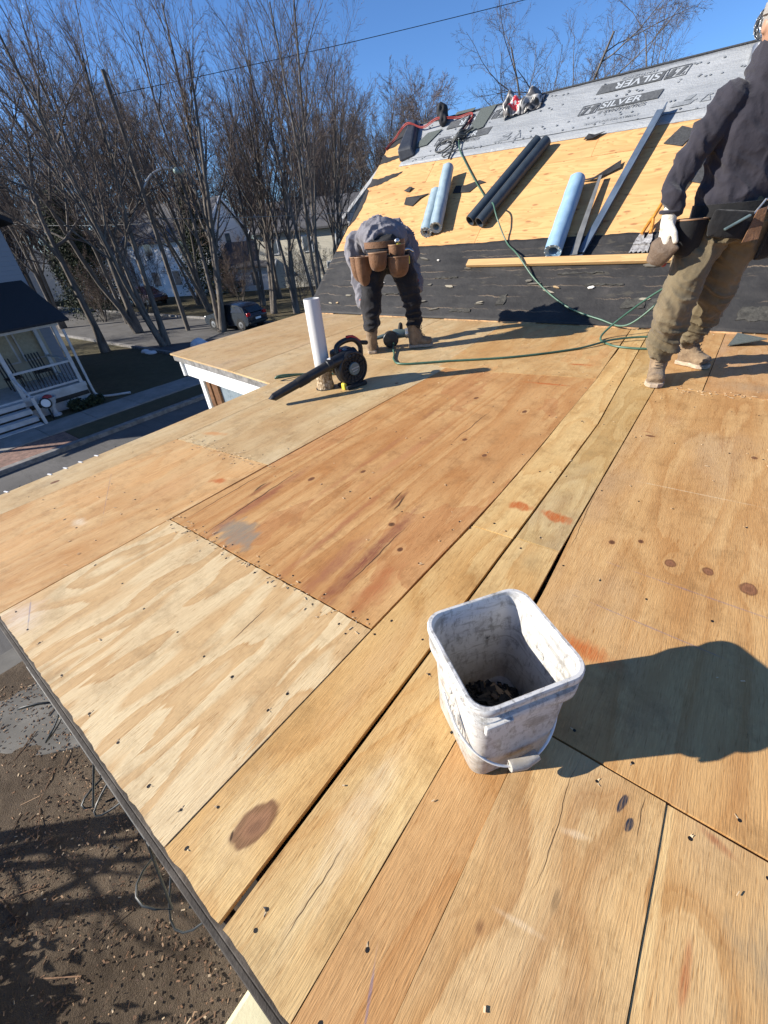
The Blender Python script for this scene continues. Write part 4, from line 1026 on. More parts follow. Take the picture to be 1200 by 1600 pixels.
# lumber board
t = NT('lumber'); c = t.co(); f1 = t.noise(t.map(c, scale=(2, 40, 40)), 1.0, 4, 0.6); bd = t.math('FRACT', t.math('MULTIPLY', t.noise(t.map(c, scale=(0.4, 6, 6)), 1.0, 2, 0.5, 0.4), 14))
col = t.mix(t.math('MULTIPLY', bd, 0.5), (0.56, 0.36, 0.16), (0.38, 0.20, 0.075))
col = t.mix(t.mr(f1, 0.5, 0.75, 0, 0.4), col, (0.26, 0.14, 0.06))
t.bump(f1, 0.3, 0.003)
M['lumber'] = t.fin(col, 0.6)
lb = MB(); P0 = RP(-2.98, 0.83, 0.045); P1 = RP(-0.30, 0.815, 0.045)
lb.bar(P0, P1, 0.04, 0.095, (0, cT, sT))
tag(lb.build('lumber_board', M['lumber'], None, bevel=0.004), 'long straight lumber board lying across the black felt', 'board')
# tear-off shovel with notched blade, orange fork and handle
TS = thing('shingle_shovel', RP(-1.0, 0.9, 0), 'notched grey shingle shovel with orange socket behind the worker hand', 'shovel')
t = NT('worn_steel'); c = t.co(); n1 = t.noise(c, 24, 6, 0.75)
M['worn_steel'] = t.fin(t.ramp(n1, [(0.35, (0.10, 0.085, 0.075)), (0.5, (0.36, 0.35, 0.34)), (0.7, (0.62, 0.61, 0.60))]), 0.45, 0.25)
bl = [(-1.075, 0.905), (-1.05, 0.93), (-1.03, 0.905), (-1.005, 0.93), (-0.985, 0.905), (-0.96, 0.93), (-0.94, 0.905), (-0.915, 0.93), (-0.895, 0.905), (-0.90, 1.08), (-0.925, 1.20), (-0.95, 1.20), (-0.965, 1.10), (-0.985, 1.09), (-1.0, 1.20), (-1.03, 1.20), (-1.06, 1.08)]
MB().slab(bl, 0.03, 0.035, RP).build('blade', M['worn_steel'], TS)
bk_ = MB().bar(RP(-1.065, 1.02, 0.040), RP(-0.905, 1.02, 0.040), 0.02, 0.010, nn); bk_.build('blade_rib', M['worn_steel'], TS)
M['orange_steel'] = simple('orange_paint', (0.52, 0.22, 0.03), 0.45, var=0.25, scale=30)
fk = MB().tube([RP(-1.02, 1.14, 0.045), RP(-0.99, 1.26, 0.06), RP(-0.965, 1.32, 0.075)], 0.017, 8).tube([RP(-0.935, 1.14, 0.045), RP(-0.95, 1.26, 0.06), RP(-0.965, 1.32, 0.075)], 0.017, 8)
fk.build('fork', M['orange_steel'], TS, smooth=40)
MB().tube([RP(-0.965, 1.30, 0.075), RP(-0.86, 1.85, 0.12)], [0.017, 0.020], 10).build('socket', M['orange_steel'], TS, smooth=40)
MB().tube([RP(-0.86, 1.84, 0.12), RP(-0.72, 2.55, 0.10)], [0.017, 0.018], 10).build('handle', M['lumber'], TS, smooth=40)

# shingles and scraps
def scrap(poly, label, mat=None, n=0.004, th=0.004, name='felt_scrap', cat='scrap', curl=0.0, group=None):
    m = MB(); k = len(poly); rq = random.Random(len(label) + k)
    hs = [n + curl * rq.random() for _ in poly]
    m.add([RP(x, s, h) for (x, s), h in zip(poly, hs)] + [RP(x, s, h + th) for (x, s), h in zip(poly, hs)], [tuple(range(k))[::-1], tuple(range(k, 2 * k))] + [(i, (i + 1) % k, k + (i + 1) % k, k + i) for i in range(k)])
    return tag(m.build(name, mat or M['felt']), label, cat, group)
scrap([(-4.60, 2.02), (-4.42, 1.97), (-4.33, 2.10), (-4.20, 2.18), (-4.38, 2.17), (-4.62, 2.15)], 'torn black felt scrap left of the crossed blue grey rolls', curl=0.02)
scrap([(-3.78, 2.12), (-3.50, 2.10), (-3.40, 2.22), (-3.30, 2.24), (-3.42, 2.30), (-3.62, 2.24), (-3.78, 2.25)], 'flat dark felt scrap between the rolls and dark tubes', curl=0.01)
scrap([(-1.98, 2.03), (-1.80, 2.05), (-1.66, 2.17), (-1.56, 2.25), (-1.54, 2.15), (-1.66, 2.08), (-1.80, 2.0)], 'curled black felt strip beside the long metal channel', curl=0.04)
scrap([(-2.14, 2.70), (-2.02, 2.68), (-1.90, 2.76), (-2.02, 2.76), (-2.10, 2.77)], 'small torn dark scrap just under the underlayment edge', n=0.014, curl=0.02)
scrap([(-1.18, 2.44), (-0.98, 2.36), (-0.88, 2.56), (-1.06, 2.66)], 'square charcoal shingle piece left of the standing worker shoulder', M['shingle'], name='shingle', cat='shingle', th=0.008)
scrap([(-0.92, 1.90), (-0.66, 1.80), (-0.56, 2.18), (-0.80, 2.26)], 'charcoal shingle mostly behind the standing worker arm', M['shingle'], name='shingle', cat='shingle', th=0.008)
scrap([(-4.72, 2.28), (-4.62, 2.26), (-4.58, 2.33), (-4.66, 2.37)], 'small dark clump on plywood near the left rake', n=0.003, curl=0.05)
M['green_shingle'] = simple('grey_green_shingle', (0.085, 0.10, 0.095), 0.9, var=0.25, scale=80, bump=0.3)
SHn = 0.020
scrap([(-5.00, 3.17), (-4.72, 3.20), (-4.55, 3.48), (-4.82, 3.46)], 'grey green shingle lying tilted on the left of the underlayment', M['green_shingle'], SHn, 0.006, 'shingle', 'shingle')
scrap([(-4.02, 3.26), (-3.78, 3.32), (-3.72, 3.73), (-3.98, 3.72)], 'grey green shingle upright at the ridge beside the red rope', M['green_shingle'], SHn, 0.006, 'shingle', 'shingle')
scrap([(-4.42, 3.70), (-4.10, 3.70), (-4.08, 3.76), (-4.40, 3.76)], 'flat shingle lying along the ridge under the red rope', M['green_shingle'], SHn + 0.01, 0.006, 'shingle', 'shingle')
# thick dark folded shingle roll at the left edge of the underlayment
dr = MB()
dr.add([RP(-5.14, 2.93, 0.01), RP(-4.86, 3.02, 0.01), RP(-5.16, 3.02, 0.16), RP(-4.92, 3.08, 0.13), RP(-5.26, 3.72, 0.02), RP(-5.10, 3.72, 0.02), RP(-5.24, 3.70, 0.14), RP(-5.12, 3.70, 0.12)],
       [(0, 1, 3, 2), (4, 6, 7, 5), (0, 2, 6, 4), (1, 5, 7, 3), (2, 3, 7, 6), (0, 4, 5, 1)])
o = dr.build('folded_felt', fbm_blue('dark_navy_felt', (0.018, 0.022, 0.032), (0.045, 0.052, 0.066), 0.5), None, fixn=True, bevel=0.03)
tag(o, 'dark folded felt standing at the left end of the underlayment', 'felt')
# black lump at the ridge, red rope, hose knot
lm = MB().ell(RP(-4.62, 3.70, 0.10), (0.10, 0.07, 0.14), Matrix.Rotation(0.5, 3, 'X'))
lm.ell(RP(-4.58, 3.60, 0.07), (0.08, 0.06, 0.08))
ob = organic(lm, 'black_bag', simple('black_cloth', (0.016, 0.017, 0.022), 0.8), None, 0.015, 5, lambda P: 0.018 * vnoise(P * 22))
tag(ob, 'small black cloth bag at the ridge over the red rope', 'bag')
M['red_rope'] = simple('red_rope', (0.30, 0.035, 0.03), 0.7, var=0.2, scale=60)
rpv = spline([RP(-5.60, 3.30, 0.03), RP(-5.50, 3.48, 0.04), RP(-5.22, 3.57, 0.17), RP(-4.95, 3.56, 0.07), RP(-4.65, 3.58, 0.13), RP(-4.35, 3.64, 0.04), RP(-4.12, 3.66, 0.04), RP(-4.06, 3.55, 0.04), RP(-4.12, 3.30, 0.05)], 8)
rope = MB().tube(rpv, 0.008, 6).tube([p + Vector((0.01, 0.0, -0.018)) for p in rpv], 0.007, 6)
tag(rope.build('safety_rope', M['red_rope'], None, smooth=60), 'red rope strung along the ridge at left', 'rope')
M['hose'] = simple('green_hose', (0.055, 0.125, 0.085), 0.4, var=0.15, scale=10)
M['dark_hose'] = simple('dark_cord', (0.022, 0.026, 0.028), 0.5)
kn = MB(); r5 = random.Random(9)
kn.tube(spline([RP(-4.12, 3.62, 0.03), RP(-4.10, 3.40, 0.06), RP(-4.16, 3.2, 0.07), RP(-4.14, 3.0, 0.05), RP(-4.14, 2.80, 0.03)], 6), 0.014, 8)
kn.tube(spline([RP(-4.10, 3.10, 0.07), RP(-4.30, 3.17, 0.05), RP(-4.47, 3.12, 0.03), RP(-4.46, 3.00, 0.03), RP(-4.30, 2.98, 0.04), RP(-4.14, 3.10, 0.07)], 6), 0.010, 7)
kn.tube(spline([RP(-4.12, 3.02, 0.06), RP(-4.28, 2.92, 0.04), RP(-4.26, 2.86, 0.03), RP(-4.10, 2.92, 0.05)], 6), 0.008, 7)
for k in range(5):
    kn.tube(spline([RP(-4.16 + r5.uniform(-.05, .04), 3.05 + 0.04 * k, 0.06), RP(-4.10, 3.10 + 0.03 * k, 0.10), RP(-4.02 + r5.uniform(-.02, .06), 3.14 + 0.035 * k, 0.05)], 5), 0.013, 7)
kn.tube([RP(-4.24, 3.08, 0.06), RP(-3.92, 3.30, 0.06)], 0.014, 7)
tag(kn.build('knotted_cord', M['dark_hose'], None, smooth=60), 'dark knotted bundle of cord hanging on the grey underlayment', 'cord')
hs = [RP(-4.08, 3.10, 0.06), RP(-3.98, 2.90, 0.03), RP(-3.62, 2.45, 0.025), RP(-3.32, 2.10, 0.025), RP(-3.06, 1.80, 0.05), RP(-2.90, 1.62, 0.19), RP(-2.76, 1.40, 0.16), RP(-2.56, 1.15, 0.03), RP(-2.30, 0.875, 0.11), RP(-1.95, 0.55, 0.03), RP(-1.5, 0.22, 0.03), RP(-1.1, 0.06, 0.04), Vector((-0.80, 5.02, 0.05)),
      Vector((-0.55, 5.0, 0.30)), Vector((-0.50, 4.98, 0.42)), Vector((-0.70, 4.90, 0.28)), Vector((-0.93, 4.62, 0.04)), Vector((-0.80, 4.38, 0.012)), Vector((-0.55, 4.32, 0.012)), Vector((-0.36, 4.42, 0.012)), Vector((-0.34, 4.62, 0.012)), Vector((-0.52, 4.68, 0.03)), Vector((-0.80, 4.50, 0.030)), Vector((-1.03, 4.16, 0.012)), Vector((-1.46, 3.73, 0.012)), Vector((-1.95, 3.42, 0.012)), Vector((-2.30, 3.20, 0.012)), Vector((-2.46, 3.28, 0.012)), Vector((-2.58, 3.45, 0.012)), Vector((-2.70, 3.60, 0.03)), Vector((-2.78, 3.74, 0.06))]
tag(MB().tube(spline(hs, 10), 0.0095, 8).build('air_hose', M['hose'], None, smooth=60), 'thin green air hose from the ridge across felt and deck to the nailer', 'hose')
h2 = [Vector((-2.72, 3.02, 0.012)), Vector((-2.85, 2.70, 0.012)), Vector((-3.02, 2.58, 0.012)), Vector((-3.12, 2.42, 0.02)), Vector((-3.13, 2.36, 0.03)), Vector((-3.08, 2.40, 0.05)), Vector((-2.95, 2.56, 0.03)), Vector((-2.72, 2.72, 0.012)), Vector((-2.55, 2.85, 0.012))]
tag(MB().tube(spline(h2, 10), 0.009, 8).build('air_hose', M['hose'], None, smooth=60), 'short loop of green hose behind the white pipe', 'hose')
# torn plastic bag with red print at the ridge
bgm = MB(); NU, NV = 26, 18
r6 = random.Random(21)
for j in range(NV + 1):
    for i_ in range(NU + 1):
        u, v = i_ / NU, j / NV
        x = -3.48 + 0.52 * u - 0.10 * v * (1 - u); s0 = 3.36 + 0.34 * v + 0.10 * u * (1 - v)
        n_ = 0.03 + 0.09 * math.sin(math.pi * u) * math.sin(math.pi * min(1, v * 1.0)) + 0.045 * math.sin(9 * u + 4 * v) * math.sin(3.1 * v + 5 * u) + 0.030 * math.sin(21 * u - 9 * v) + 0.11 * v * (0.5 + 0.5 * math.sin(11 * u))
        bgm.v.append(RP(x, s0, max(n_, 0.022)))
for j in range(NV):
    for i_ in range(NU):
        a = j * (NU + 1) + i_
        bgm.f.append((a, a + 1, a + NU + 2, a + NU + 1))
t = NT('torn_plastic_bag'); c = t.co()
f = t.noise(t.map(c, scale=(5.0, 2.5, 2.5), rot=(0, 0.6, 0), loc=(2.0, 0, 0)), 1.0, 2, 0.5, 1.2)
col = t.ramp(f, [(0.0, (0.02, 0.02, 0.02)), (0.47, (0.022, 0.021, 0.022)), (0.50, (0.30, 0.29, 0.28)), (0.55, (0.50, 0.49, 0.47)), (0.58, (0.10, 0.095, 0.09)), (0.66, (0.16, 0.15, 0.145)), (0.72, (0.02, 0.02, 0.02))])
pr = RP(-3.36, 3.50, 0.1) - Vector((0, 0, 0))
M['bag'] = t.fin(col, 0.32)
BG = thing('plastic_bag', RP(-3.3, 3.5, 0), 'crumpled black and white plastic bag with red print draped at the ridge', 'bag')
o = bgm.build('bag_skin', M['bag'], BG, smooth=70)
so = o.modifiers.new('t', 'SOLIDIFY'); so.thickness = 0.003
rp_ = MB()
for j in range(4, 11):
    for i_ in range(3, 11):
        a = j * (NU + 1) + i_
        if (i_ - 7) ** 2 / 20 + (j - 7) ** 2 / 12 < 1:
            o_ = len(rp_.v); off = Vector((0, -sT, cT)) * 0.004
            rp_.v += [bgm.v[q] + off for q in (a, a + 1, a + NU + 2, a + NU + 1)]
            rp_.f.append((o_, o_ + 1, o_ + 2, o_ + 3))
t = NT('red_print'); c = t.co(); w = t.noise(t.map(c, scale=(14, 20, 20)), 1.0, 2, 0.5, 0.8)
rp_.build('red_print', t.fin(t.ramp(w, [(0.50, (0.55, 0.02, 0.035)), (0.56, (0.75, 0.72, 0.70))], 'CONSTANT'), 0.4), BG)
# white paper and torn bits on the felt
bits = MB(); r7 = random.Random(31)
for k in range(46):
    x = r7.uniform(-5.2, 0.6); s0 = r7.uniform(0.06, 1.1)
    L = r7.uniform(0.015, 0.09); w = r7.uniform(0.006, 0.02); a = r7.uniform(-0.3, 0.3); m = 5
    pl = [(x + math.cos(a) * L * math.cos(q) - math.sin(a) * w * math.sin(q) * r7.uniform(.5, 1.3), s0 + math.sin(a) * L * math.cos(q) + math.cos(a) * w * math.sin(q) * r7.uniform(.5, 1.3)) for q in np.linspace(0, 6.28, 7)[:-1]]
    bits.slab(pl, 0.021, 0.024 + r7.uniform(0, 0.012), RP)
t = NT('paper_bits'); v = t.n('ShaderNodeNewGeometry').outputs['Random Per Island']
M['bits'] = t.fin(t.ramp(v, [(0.0, (0.12, 0.11, 0.09)), (0.45, (0.28, 0.25, 0.19)), (0.7, (0.62, 0.60, 0.56)), (0.9, (0.40, 0.28, 0.15))], 'CONSTANT'), 0.8)
tag(bits.build('paper_scraps', M['bits']), 'small torn paper and wood scraps scattered over the black felt', 'scraps', kind='stuff')
# triangular shingle offcut on the deck behind the standing worker
so_ = MB(); z = 0.006
so_.add([(0.06, 4.62, z), (0.30, 4.70, z + 0.05), (0.10, 4.95, z + 0.03), (0.06, 4.62, z + 0.008), (0.30, 4.70, z + 0.058), (0.10, 4.95, z + 0.038)], [(2, 1, 0), (3, 4, 5), (0, 1, 4, 3), (1, 2, 5, 4), (2, 0, 3, 5)])
tag(so_.build('shingle', M['green_shingle'], None, fixn=True), 'triangular grey shingle offcut on the deck behind the standing worker', 'shingle')
# crumbs of wood along the seams
cr = MB(); r8 = random.Random(77)
def crumb(x, y, big=1.0):
    R = Matrix.Rotation(r8.uniform(0, 6.28), 3, 'Z') @ Matrix.Rotation(r8.uniform(-.3, .3), 3, 'X')
    cr.box((x, y, 0.004), (r8.uniform(0.004, 0.016) * big, r8.uniform(0.0015, 0.004) * big, 0.0015), R)
for k in range(420):
    q = r8.random()
    if q < 0.25: crumb(r8.uniform(-2.75, -1.92), 1.21 + r8.gauss(0, 0.03))
    elif q < 0.40: crumb(r8.uniform(-0.2, 0.6), 3.38 + r8.gauss(0, 0.03), 1.4)
    elif q < 0.55: crumb(r8.uniform(-1.9, -0.66), 0.62 + r8.gauss(0, 0.02))
    elif q < 0.7: crumb(r8.uniform(-3.0, 0.8), 5.06 + r8.gauss(0, 0.03), 1.8)
    else: crumb(r8.uniform(-2.9, 0.6), r8.uniform(-0.05, 5.0))
tag(cr.build('wood_chips', M['chip']), 'tiny pale wood chips scattered over the plywood deck', 'wood chips', kind='stuff')
# ------------------------------------------------------------------ workers
def cloth(name, a, b, sc=5.0, rough=0.85, weave=500, stain=None, stainamt=0.0):
    t = NT(name); c = t.co(); n1 = t.noise(c, sc, 5, 0.6); n2 = t.noise(c, weave, 2, 0.5); n3 = t.noise(c, sc * 5, 4, 0.65)
    col = t.ramp(n1, [(0.3, a), (0.7, b)])
    if stain: col = t.mix(t.mr(t.noise(c, sc * 1.7, 5, 0.7), 0.5, 0.7, 0, stainamt), col, stain)
    t.bump(t.math('ADD', t.math('MULTIPLY', n3, 1.0), t.math('MULTIPLY', n2, 0.15)), 0.5, 0.012)
    m = t.fin(col, rough, 0, 0.2)
    t.b.inputs['Sheen Weight'].default_value = 0.15
    return m
M['navy'] = cloth('navy_fleece', (0.022, 0.021, 0.029), (0.034, 0.032, 0.043))
M['brown_duck'] = cloth('brown_work_trousers', (0.112, 0.088, 0.050), (0.178, 0.142, 0.088), 4, stain=(0.06, 0.045, 0.03), stainamt=0.5)
M['grey_fleece'] = cloth('grey_hoodie', (0.15, 0.145, 0.165), (0.21, 0.205, 0.225))
M['black_denim'] = cloth('black_trousers', (0.010, 0.010, 0.012), (0.020, 0.019, 0.021))
M['boot'] = cloth('tan_boot', (0.15, 0.10, 0.06), (0.28, 0.205, 0.13), 18, 0.75, stain=(0.10, 0.07, 0.045), stainamt=0.6)
M['sole'] = simple('dusty_sole', (0.42, 0.33, 0.24), 0.85, var=0.25, scale=30, bump=0.3)
M['lace'] = simple('boot_lace', (0.07, 0.05, 0.035), 0.8)
M['glove_white'] = cloth('white_cotton_glove', (0.55, 0.51, 0.43), (0.68, 0.64, 0.56), 30)
M['glove_red'] = cloth('red_glove', (0.22, 0.035, 0.03), (0.36, 0.07, 0.06), 20)
M['leather'] = cloth('brown_leather', (0.13, 0.064, 0.03), (0.21, 0.108, 0.055), 12, 0.55, stain=(0.08, 0.04, 0.02), stainamt=0.5)
M['leather_trim'] = simple('leather_trim', (0.30, 0.17, 0.09), 0.6)
M['dark_leather'] = cloth('dark_worn_leather', (0.075, 0.05, 0.033), (0.14, 0.10, 0.07), 12, 0.5)
M['web'] = cloth('black_webbing', (0.008, 0.008, 0.009), (0.016, 0.016, 0.017))
M['skin'] = simple('skin', (0.42, 0.24, 0.16), 0.5, var=0.08)
M['hair'] = simple('dark_hair', (0.02, 0.015, 0.012), 0.6)
M['beanie'] = cloth('grey_knit', (0.26, 0.245, 0.225), (0.34, 0.32, 0.30), 30)
M['chrome'] = simple('bright_steel', (0.6, 0.6, 0.58), 0.25, 0.9, var=0.1)
V = Vector

def folds(axis_fn, amp, zlo, zhi, freq=70, nz=0.006, ns=14):
    def w(P):
        s_ = axis_fn(P)
        gate = np.clip((zhi - s_) / (zhi - zlo), 0, 1)
        ph = vnoise(P * 7.0) * 3.0 + vnoise(P * 3.0 + 5) * 3.0
        return gate * amp * np.sin(s_ * freq + ph) + nz * vnoise(P * ns) + nz * 0.6 * vnoise(P * ns * 2.3 + 9)
    return w

TIPS = []
def hand(name, wrist, d, palm_n, side, mat, parent, scale=1.0, curl=0.5, thumb_sign=1):
    # d: from wrist to fingertips; side: across the palm towards the thumb
    d = d.normalized(); side = (side - d * side.dot(d)).normalized(); pn = d.cross(side) * (1 if d.cross(side).dot(palm_n) > 0 else -1)
    k = scale; m = MB()
    m.cap(wrist - d * 0.03 * k, 0.031 * k, wrist + d * 0.02 * k, 0.030 * k)
    for f in (-1.3, -0.45, 0.45, 1.3): m.cap(wrist + d * 0.02 * k + side * f * 0.014 * k, 0.019 * k, wrist + d * 0.085 * k + side * f * 0.021 * k, 0.0155 * k)
    for f, L in ((-1.35, 0.062), (-0.45, 0.080), (0.45, 0.085), (1.35, 0.075)):
        p = wrist + d * 0.088 * k + side * f * 0.0215 * k; dir_ = d.copy(); r = 0.0112 * k
        for seg in range(3):
            ll = L * (0.45, 0.32, 0.23)[seg] * k
            dir_ = (dir_ + pn * curl * (0.25, 0.55, 0.5)[seg]).normalized()
            q = p + dir_ * ll
            m.cap(p, r, q, r * 0.92, 10); p = q; r *= 0.92
        TIPS.append(p)
    p = wrist + d * 0.025 * k + side * 0.028 * k
    t1 = p + (d * 0.7 + side * 0.75 + pn * 0.25).normalized() * 0.042 * k; t2 = t1 + (d * 1.0 + side * 0.2 + pn * 0.35).normalized() * 0.034 * k
    m.cap(p, 0.016 * k, t1, 0.0135 * k, 10); m.cap(t1, 0.0135 * k, t2, 0.0115 * k, 10)
    return organic(m, name, mat, parent, 0.0048 * k, 3)

def boot(name, heel, toe, ank, parent, label=None, mat=None, h=0.19):
    heel = V(heel); toe = V(toe); d = (toe - heel); d.z = 0; d.normalize(); s = V((-d.y, d.x, 0)); L = (toe - heel).length
    z = V((0, 0, 1)); m = MB()
    b = heel + z * 0.03
    m.loft([(b + d * 0.01 + z * 0.04, 0.040, 0.05), (b + d * 0.05 + z * 0.04, 0.046, 0.06), (b + d * L * 0.45 + z * 0.038, 0.048, 0.056), (b + d * L * 0.70 + z * 0.024, 0.057, 0.046), (b + d * L * 0.88 + z * 0.018, 0.054, 0.041), (b + d * (L - 0.024) + z * 0.010, 0.036, 0.030)], s, 18)
    m.cap(b + d * 0.055 + z * 0.02, 0.054, V(ank) + z * (h - 0.10), 0.062)
    m.cap(b + d * 0.11 + z * 0.05, 0.047, V(ank) + z * 0.03 + d * 0.025, 0.054)
    o = organic(m, name, mat or M['boot'], parent, 0.009, 4, lambda P: 0.003 * vnoise(P * 38))
    sl = []
    for f, w in ((0, 0.034), (0.04, 0.046), (0.25, 0.048), (0.45, 0.043), (0.62, 0.054), (0.78, 0.060), (0.92, 0.050), (1.0, 0.022)): sl.append((heel + d * (L * f), w))
    ringp = [c + s * w for c, w in sl] + [c - s * w for c, w in sl[::-1]]
    MB().rings([[p + z * 0.002 for p in ringp], [p + z * 0.030 for p in ringp]]).build('sole', M['sole'], o, bevel=0.004)
    lc = MB()
    for k in range(6):
        f = 0.62 - 0.065 * k; c = heel + d * (L * f) + z * (0.106 + 0.014 * k) 
        if k > 2: c = heel + d * (L * 0.42 + 0.022) + z * (0.125 + 0.024 * (k - 2))
        lc.tube(spline([c - s * 0.026, c + d * 0.012 + z * 0.006, c + s * 0.026 + z * 0.008], 4), 0.0028, 6)
    tag(lc.build('laces', M['lace'], o, smooth=60), kind='stuff')
    if label: o['label'] = label
    return o

def pouch(name, top, out, side, w, h, dp, mat, parent, flare=1.1):
    # open leather pocket hanging from a belt
    out = out.normalized(); side = (side - out * side.dot(out)).normalized(); dn = V((0, 0, -1)); m = MB(); R = []
    n = 18
    for t_, k in ((0.0, 1.0), (0.25, 1.0), (0.5, 0.97), (0.72, 0.88), (0.87, 0.72), (0.96, 0.5), (1.0, 0.25)):
        R.append([top + dn * (h * t_) + side * (w / 2 * k * (abs(math.cos(a)) ** 0.8) * (1 if math.cos(a) >= 0 else -1)) + out * (dp * k * flare * max(0, math.sin(a)) ** 0.7 if math.sin(a) > 0 else 0.0) for a in np.linspace(0, 2 * math.pi, n, endpoint=False)])
    inner = [[p + (top - p).normalized() * 0.008 + out * 0.004 for p in R[0]], [p + dn * 0.0 + (top + dn * h * 0.4 + out * dp * 0.4 - p) * 0.25 for p in R[1]]]
    m.rings([inner[1], inner[0]] + R)
    o = m.build(name, mat, parent, smooth=55, fixn=True)
    MB().tube(R[0] + [R[0][0]], 0.0045, 6, False).build('rim', M['leather_trim'], o, smooth=60)
    return o

def head(centre, look, parent, hat=True, r=0.10):
    c = V(centre); f = V(look).normalized(); s = V((0, 0, 1)).cross(f)
    if s.length < 0.3: s = V((1, 0, 0)).cross(f)
    s.normalize(); u = f.cross(s); m = MB()
    R = Matrix((s, f, u)).transposed()
    m.ell(c, (0.076, 0.095, 0.112), R); m.ell(c + f * 0.035 - u * 0.06, (0.055, 0.06, 0.055), R)
    m.cap(c - u * 0.07 - f * 0.02, 0.052, c - u * 0.17 - f * 0.04, 0.058)
    m.cap(c + f * 0.092 + u * 0.005, 0.010, c + f * 0.108 - u * 0.028, 0.015)
    for k in (-1, 1): m.ell(c + s * 0.078 * k - f * 0.005 - u * 0.01, (0.010, 0.022, 0.032), R); m.ell(c + f * 0.085 + s * 0.03 * k + u * 0.022, (0.018, 0.012, 0.008), R)
    m.ell(c + f * 0.088 - u * 0.058, (0.026, 0.010, 0.009), R)
    o = organic(m, 'body', M['skin'], parent, 0.007, 3)
    for k in (-1, 1): MB().ell(c + f * 0.088 + s * 0.031 * k + u * 0.008, (0.011, 0.008, 0.007), R, 10, 6).build('eye', simple('eye_%d_%s' % (k, o.name), (0.05, 0.03, 0.02), 0.2), o, smooth=180)
    hm = MB(); hm.ell(c + u * 0.028 - f * 0.006, (0.088, 0.107, 0.100), R)
    hm2 = MB().lathe([(0.088, 0.0), (0.096, 0.005), (0.097, 0.045), (0.088, 0.05)], c + u * 0.022 - f * 0.004, u, 24)
    organic(hm, 'beanie', M['beanie'], parent, 0.008, 3, lambda P: 0.002 * vnoise(P * 60))
    hm2.build('beanie_cuff', M['beanie'], parent, smooth=50)
    return o

# ---- standing worker, seen from the front right, head above the frame
W1 = thing('person', (-0.19, 3.67, 0), 'standing worker in navy hoodie and brown work trousers wearing a white glove', 'person')
f1 = V((0.5, -0.86, 0)).normalized(); r1 = V((f1.y, -f1.x, 0))
pel = V((-0.17, 3.68, 0.95))
m = MB()
m.loft([(pel + V((0, 0, -0.12)), 0.15, 0.13), (pel + V((0, 0, -0.02)), 0.185, 0.145), (pel + V((0, 0, 0.10)), 0.175, 0.135)], r1, 22)
m.chain([(-0.26, 3.63, 0.90), (-0.285, 3.56, 0.72), (-0.305, 3.50, 0.51), (-0.31, 3.51, 0.32), (-0.312, 3.535, 0.235)], [0.125, 0.118, 0.106, 0.096, 0.088])
m.chain([(-0.08, 3.74, 0.90), (-0.105, 3.79, 0.72), (-0.13, 3.83, 0.51), (-0.17, 3.91, 0.32), (-0.195, 3.955, 0.235)], [0.125, 0.116, 0.102, 0.092, 0.084])
def crease(P, sx, sy, sz, off=0.0):
    return 0.40 - np.abs(vnoise(P * np.array([sx, sy, sz]) + off + 0.35 * vnoise(P * 9.0)[:, None])) ** 0.72
def w_tr(P):
    g = np.clip((0.50 - P[:, 2]) / 0.25, 0, 1)
    knee = np.exp(-((P[:, 2] - 0.52) / 0.10) ** 2)
    hip = np.exp(-((P[:, 2] - 0.84) / 0.09) ** 2)
    Q = P.copy(); Q[:, 2] += 0.55 * P[:, 0] - 0.25 * P[:, 1]
    big = crease(Q, 7, 7, 19, 3.1); sm = crease(Q, 13, 13, 30, 8.2); lg = crease(P, 10, 10, 4, 1.7)
    return (g * 0.060 + knee * 0.035 + hip * 0.030) * big + (0.008 + g * 0.022) * sm + 0.022 * lg
organic(m, 'trousers', M['brown_duck'], W1, 0.0075, 6, w_tr)
m = MB()
m.loft([(pel + V((0, 0, 0.045)), 0.192, 0.150), (pel + V((0, 0, 0.10)), 0.200, 0.158), (pel + V((-0.005, 0, 0.20)), 0.196, 0.152), (pel + V((-0.01, -0.01, 0.33)), 0.205, 0.150), (pel + V((-0.02, -0.02, 0.45)), 0.208, 0.138), (pel + V((-0.035, -0.03, 0.55)), 0.165, 0.115), (pel + V((-0.045, -0.04, 0.61)), 0.085, 0.085)], r1, 26)
m.chain([(-0.325, 3.57, 1.475), (-0.40, 3.515, 1.33), (-0.468, 3.47, 1.19), (-0.462, 3.44, 1.09), (-0.455, 3.425, 0.995)], [0.088, 0.076, 0.066, 0.060, 0.050])
m.chain([(-0.03, 3.76, 1.475), (0.06, 3.80, 1.34), (0.10, 3.82, 1.19), (0.09, 3.74, 1.03)], [0.088, 0.076, 0.066, 0.052])
m.ell(V((-0.19, 3.69, 1.60)), (0.125, 0.125, 0.075)); m.cap(V((-0.205, 3.64, 1.56)), 0.10, V((-0.205, 3.66, 1.655)), 0.095)
def w_h(P):
    Q = P.copy(); Q[:, 2] += 0.7 * P[:, 0]
    arm = np.clip((-0.36 - P[:, 0]) / 0.06, 0, 1)
    low = np.exp(-((P[:, 2] - 1.07) / 0.08) ** 2)
    return (0.016 + 0.026 * arm + 0.02 * low) * crease(Q, 7, 7, 15, 2.2) + 0.014 * crease(P, 9, 9, 3.5, 6.6) + 0.010 * crease(Q, 15, 15, 24, 4.4)
organic(m, 'hoodie', M['navy'], W1, 0.008, 6, w_h)
MB().tube(spline([V((-0.456, 3.430, 1.012)) + V((0.053 * math.cos(a), 0.050 * math.sin(a), 0)) for a in np.linspace(0, 2 * math.pi, 13)], 3), 0.010, 8, False).build('cuff', M['navy'], W1, smooth=60)
hd = head((-0.205, 3.62, 1.745), f1 + V((0, 0, -0.1)), W1)
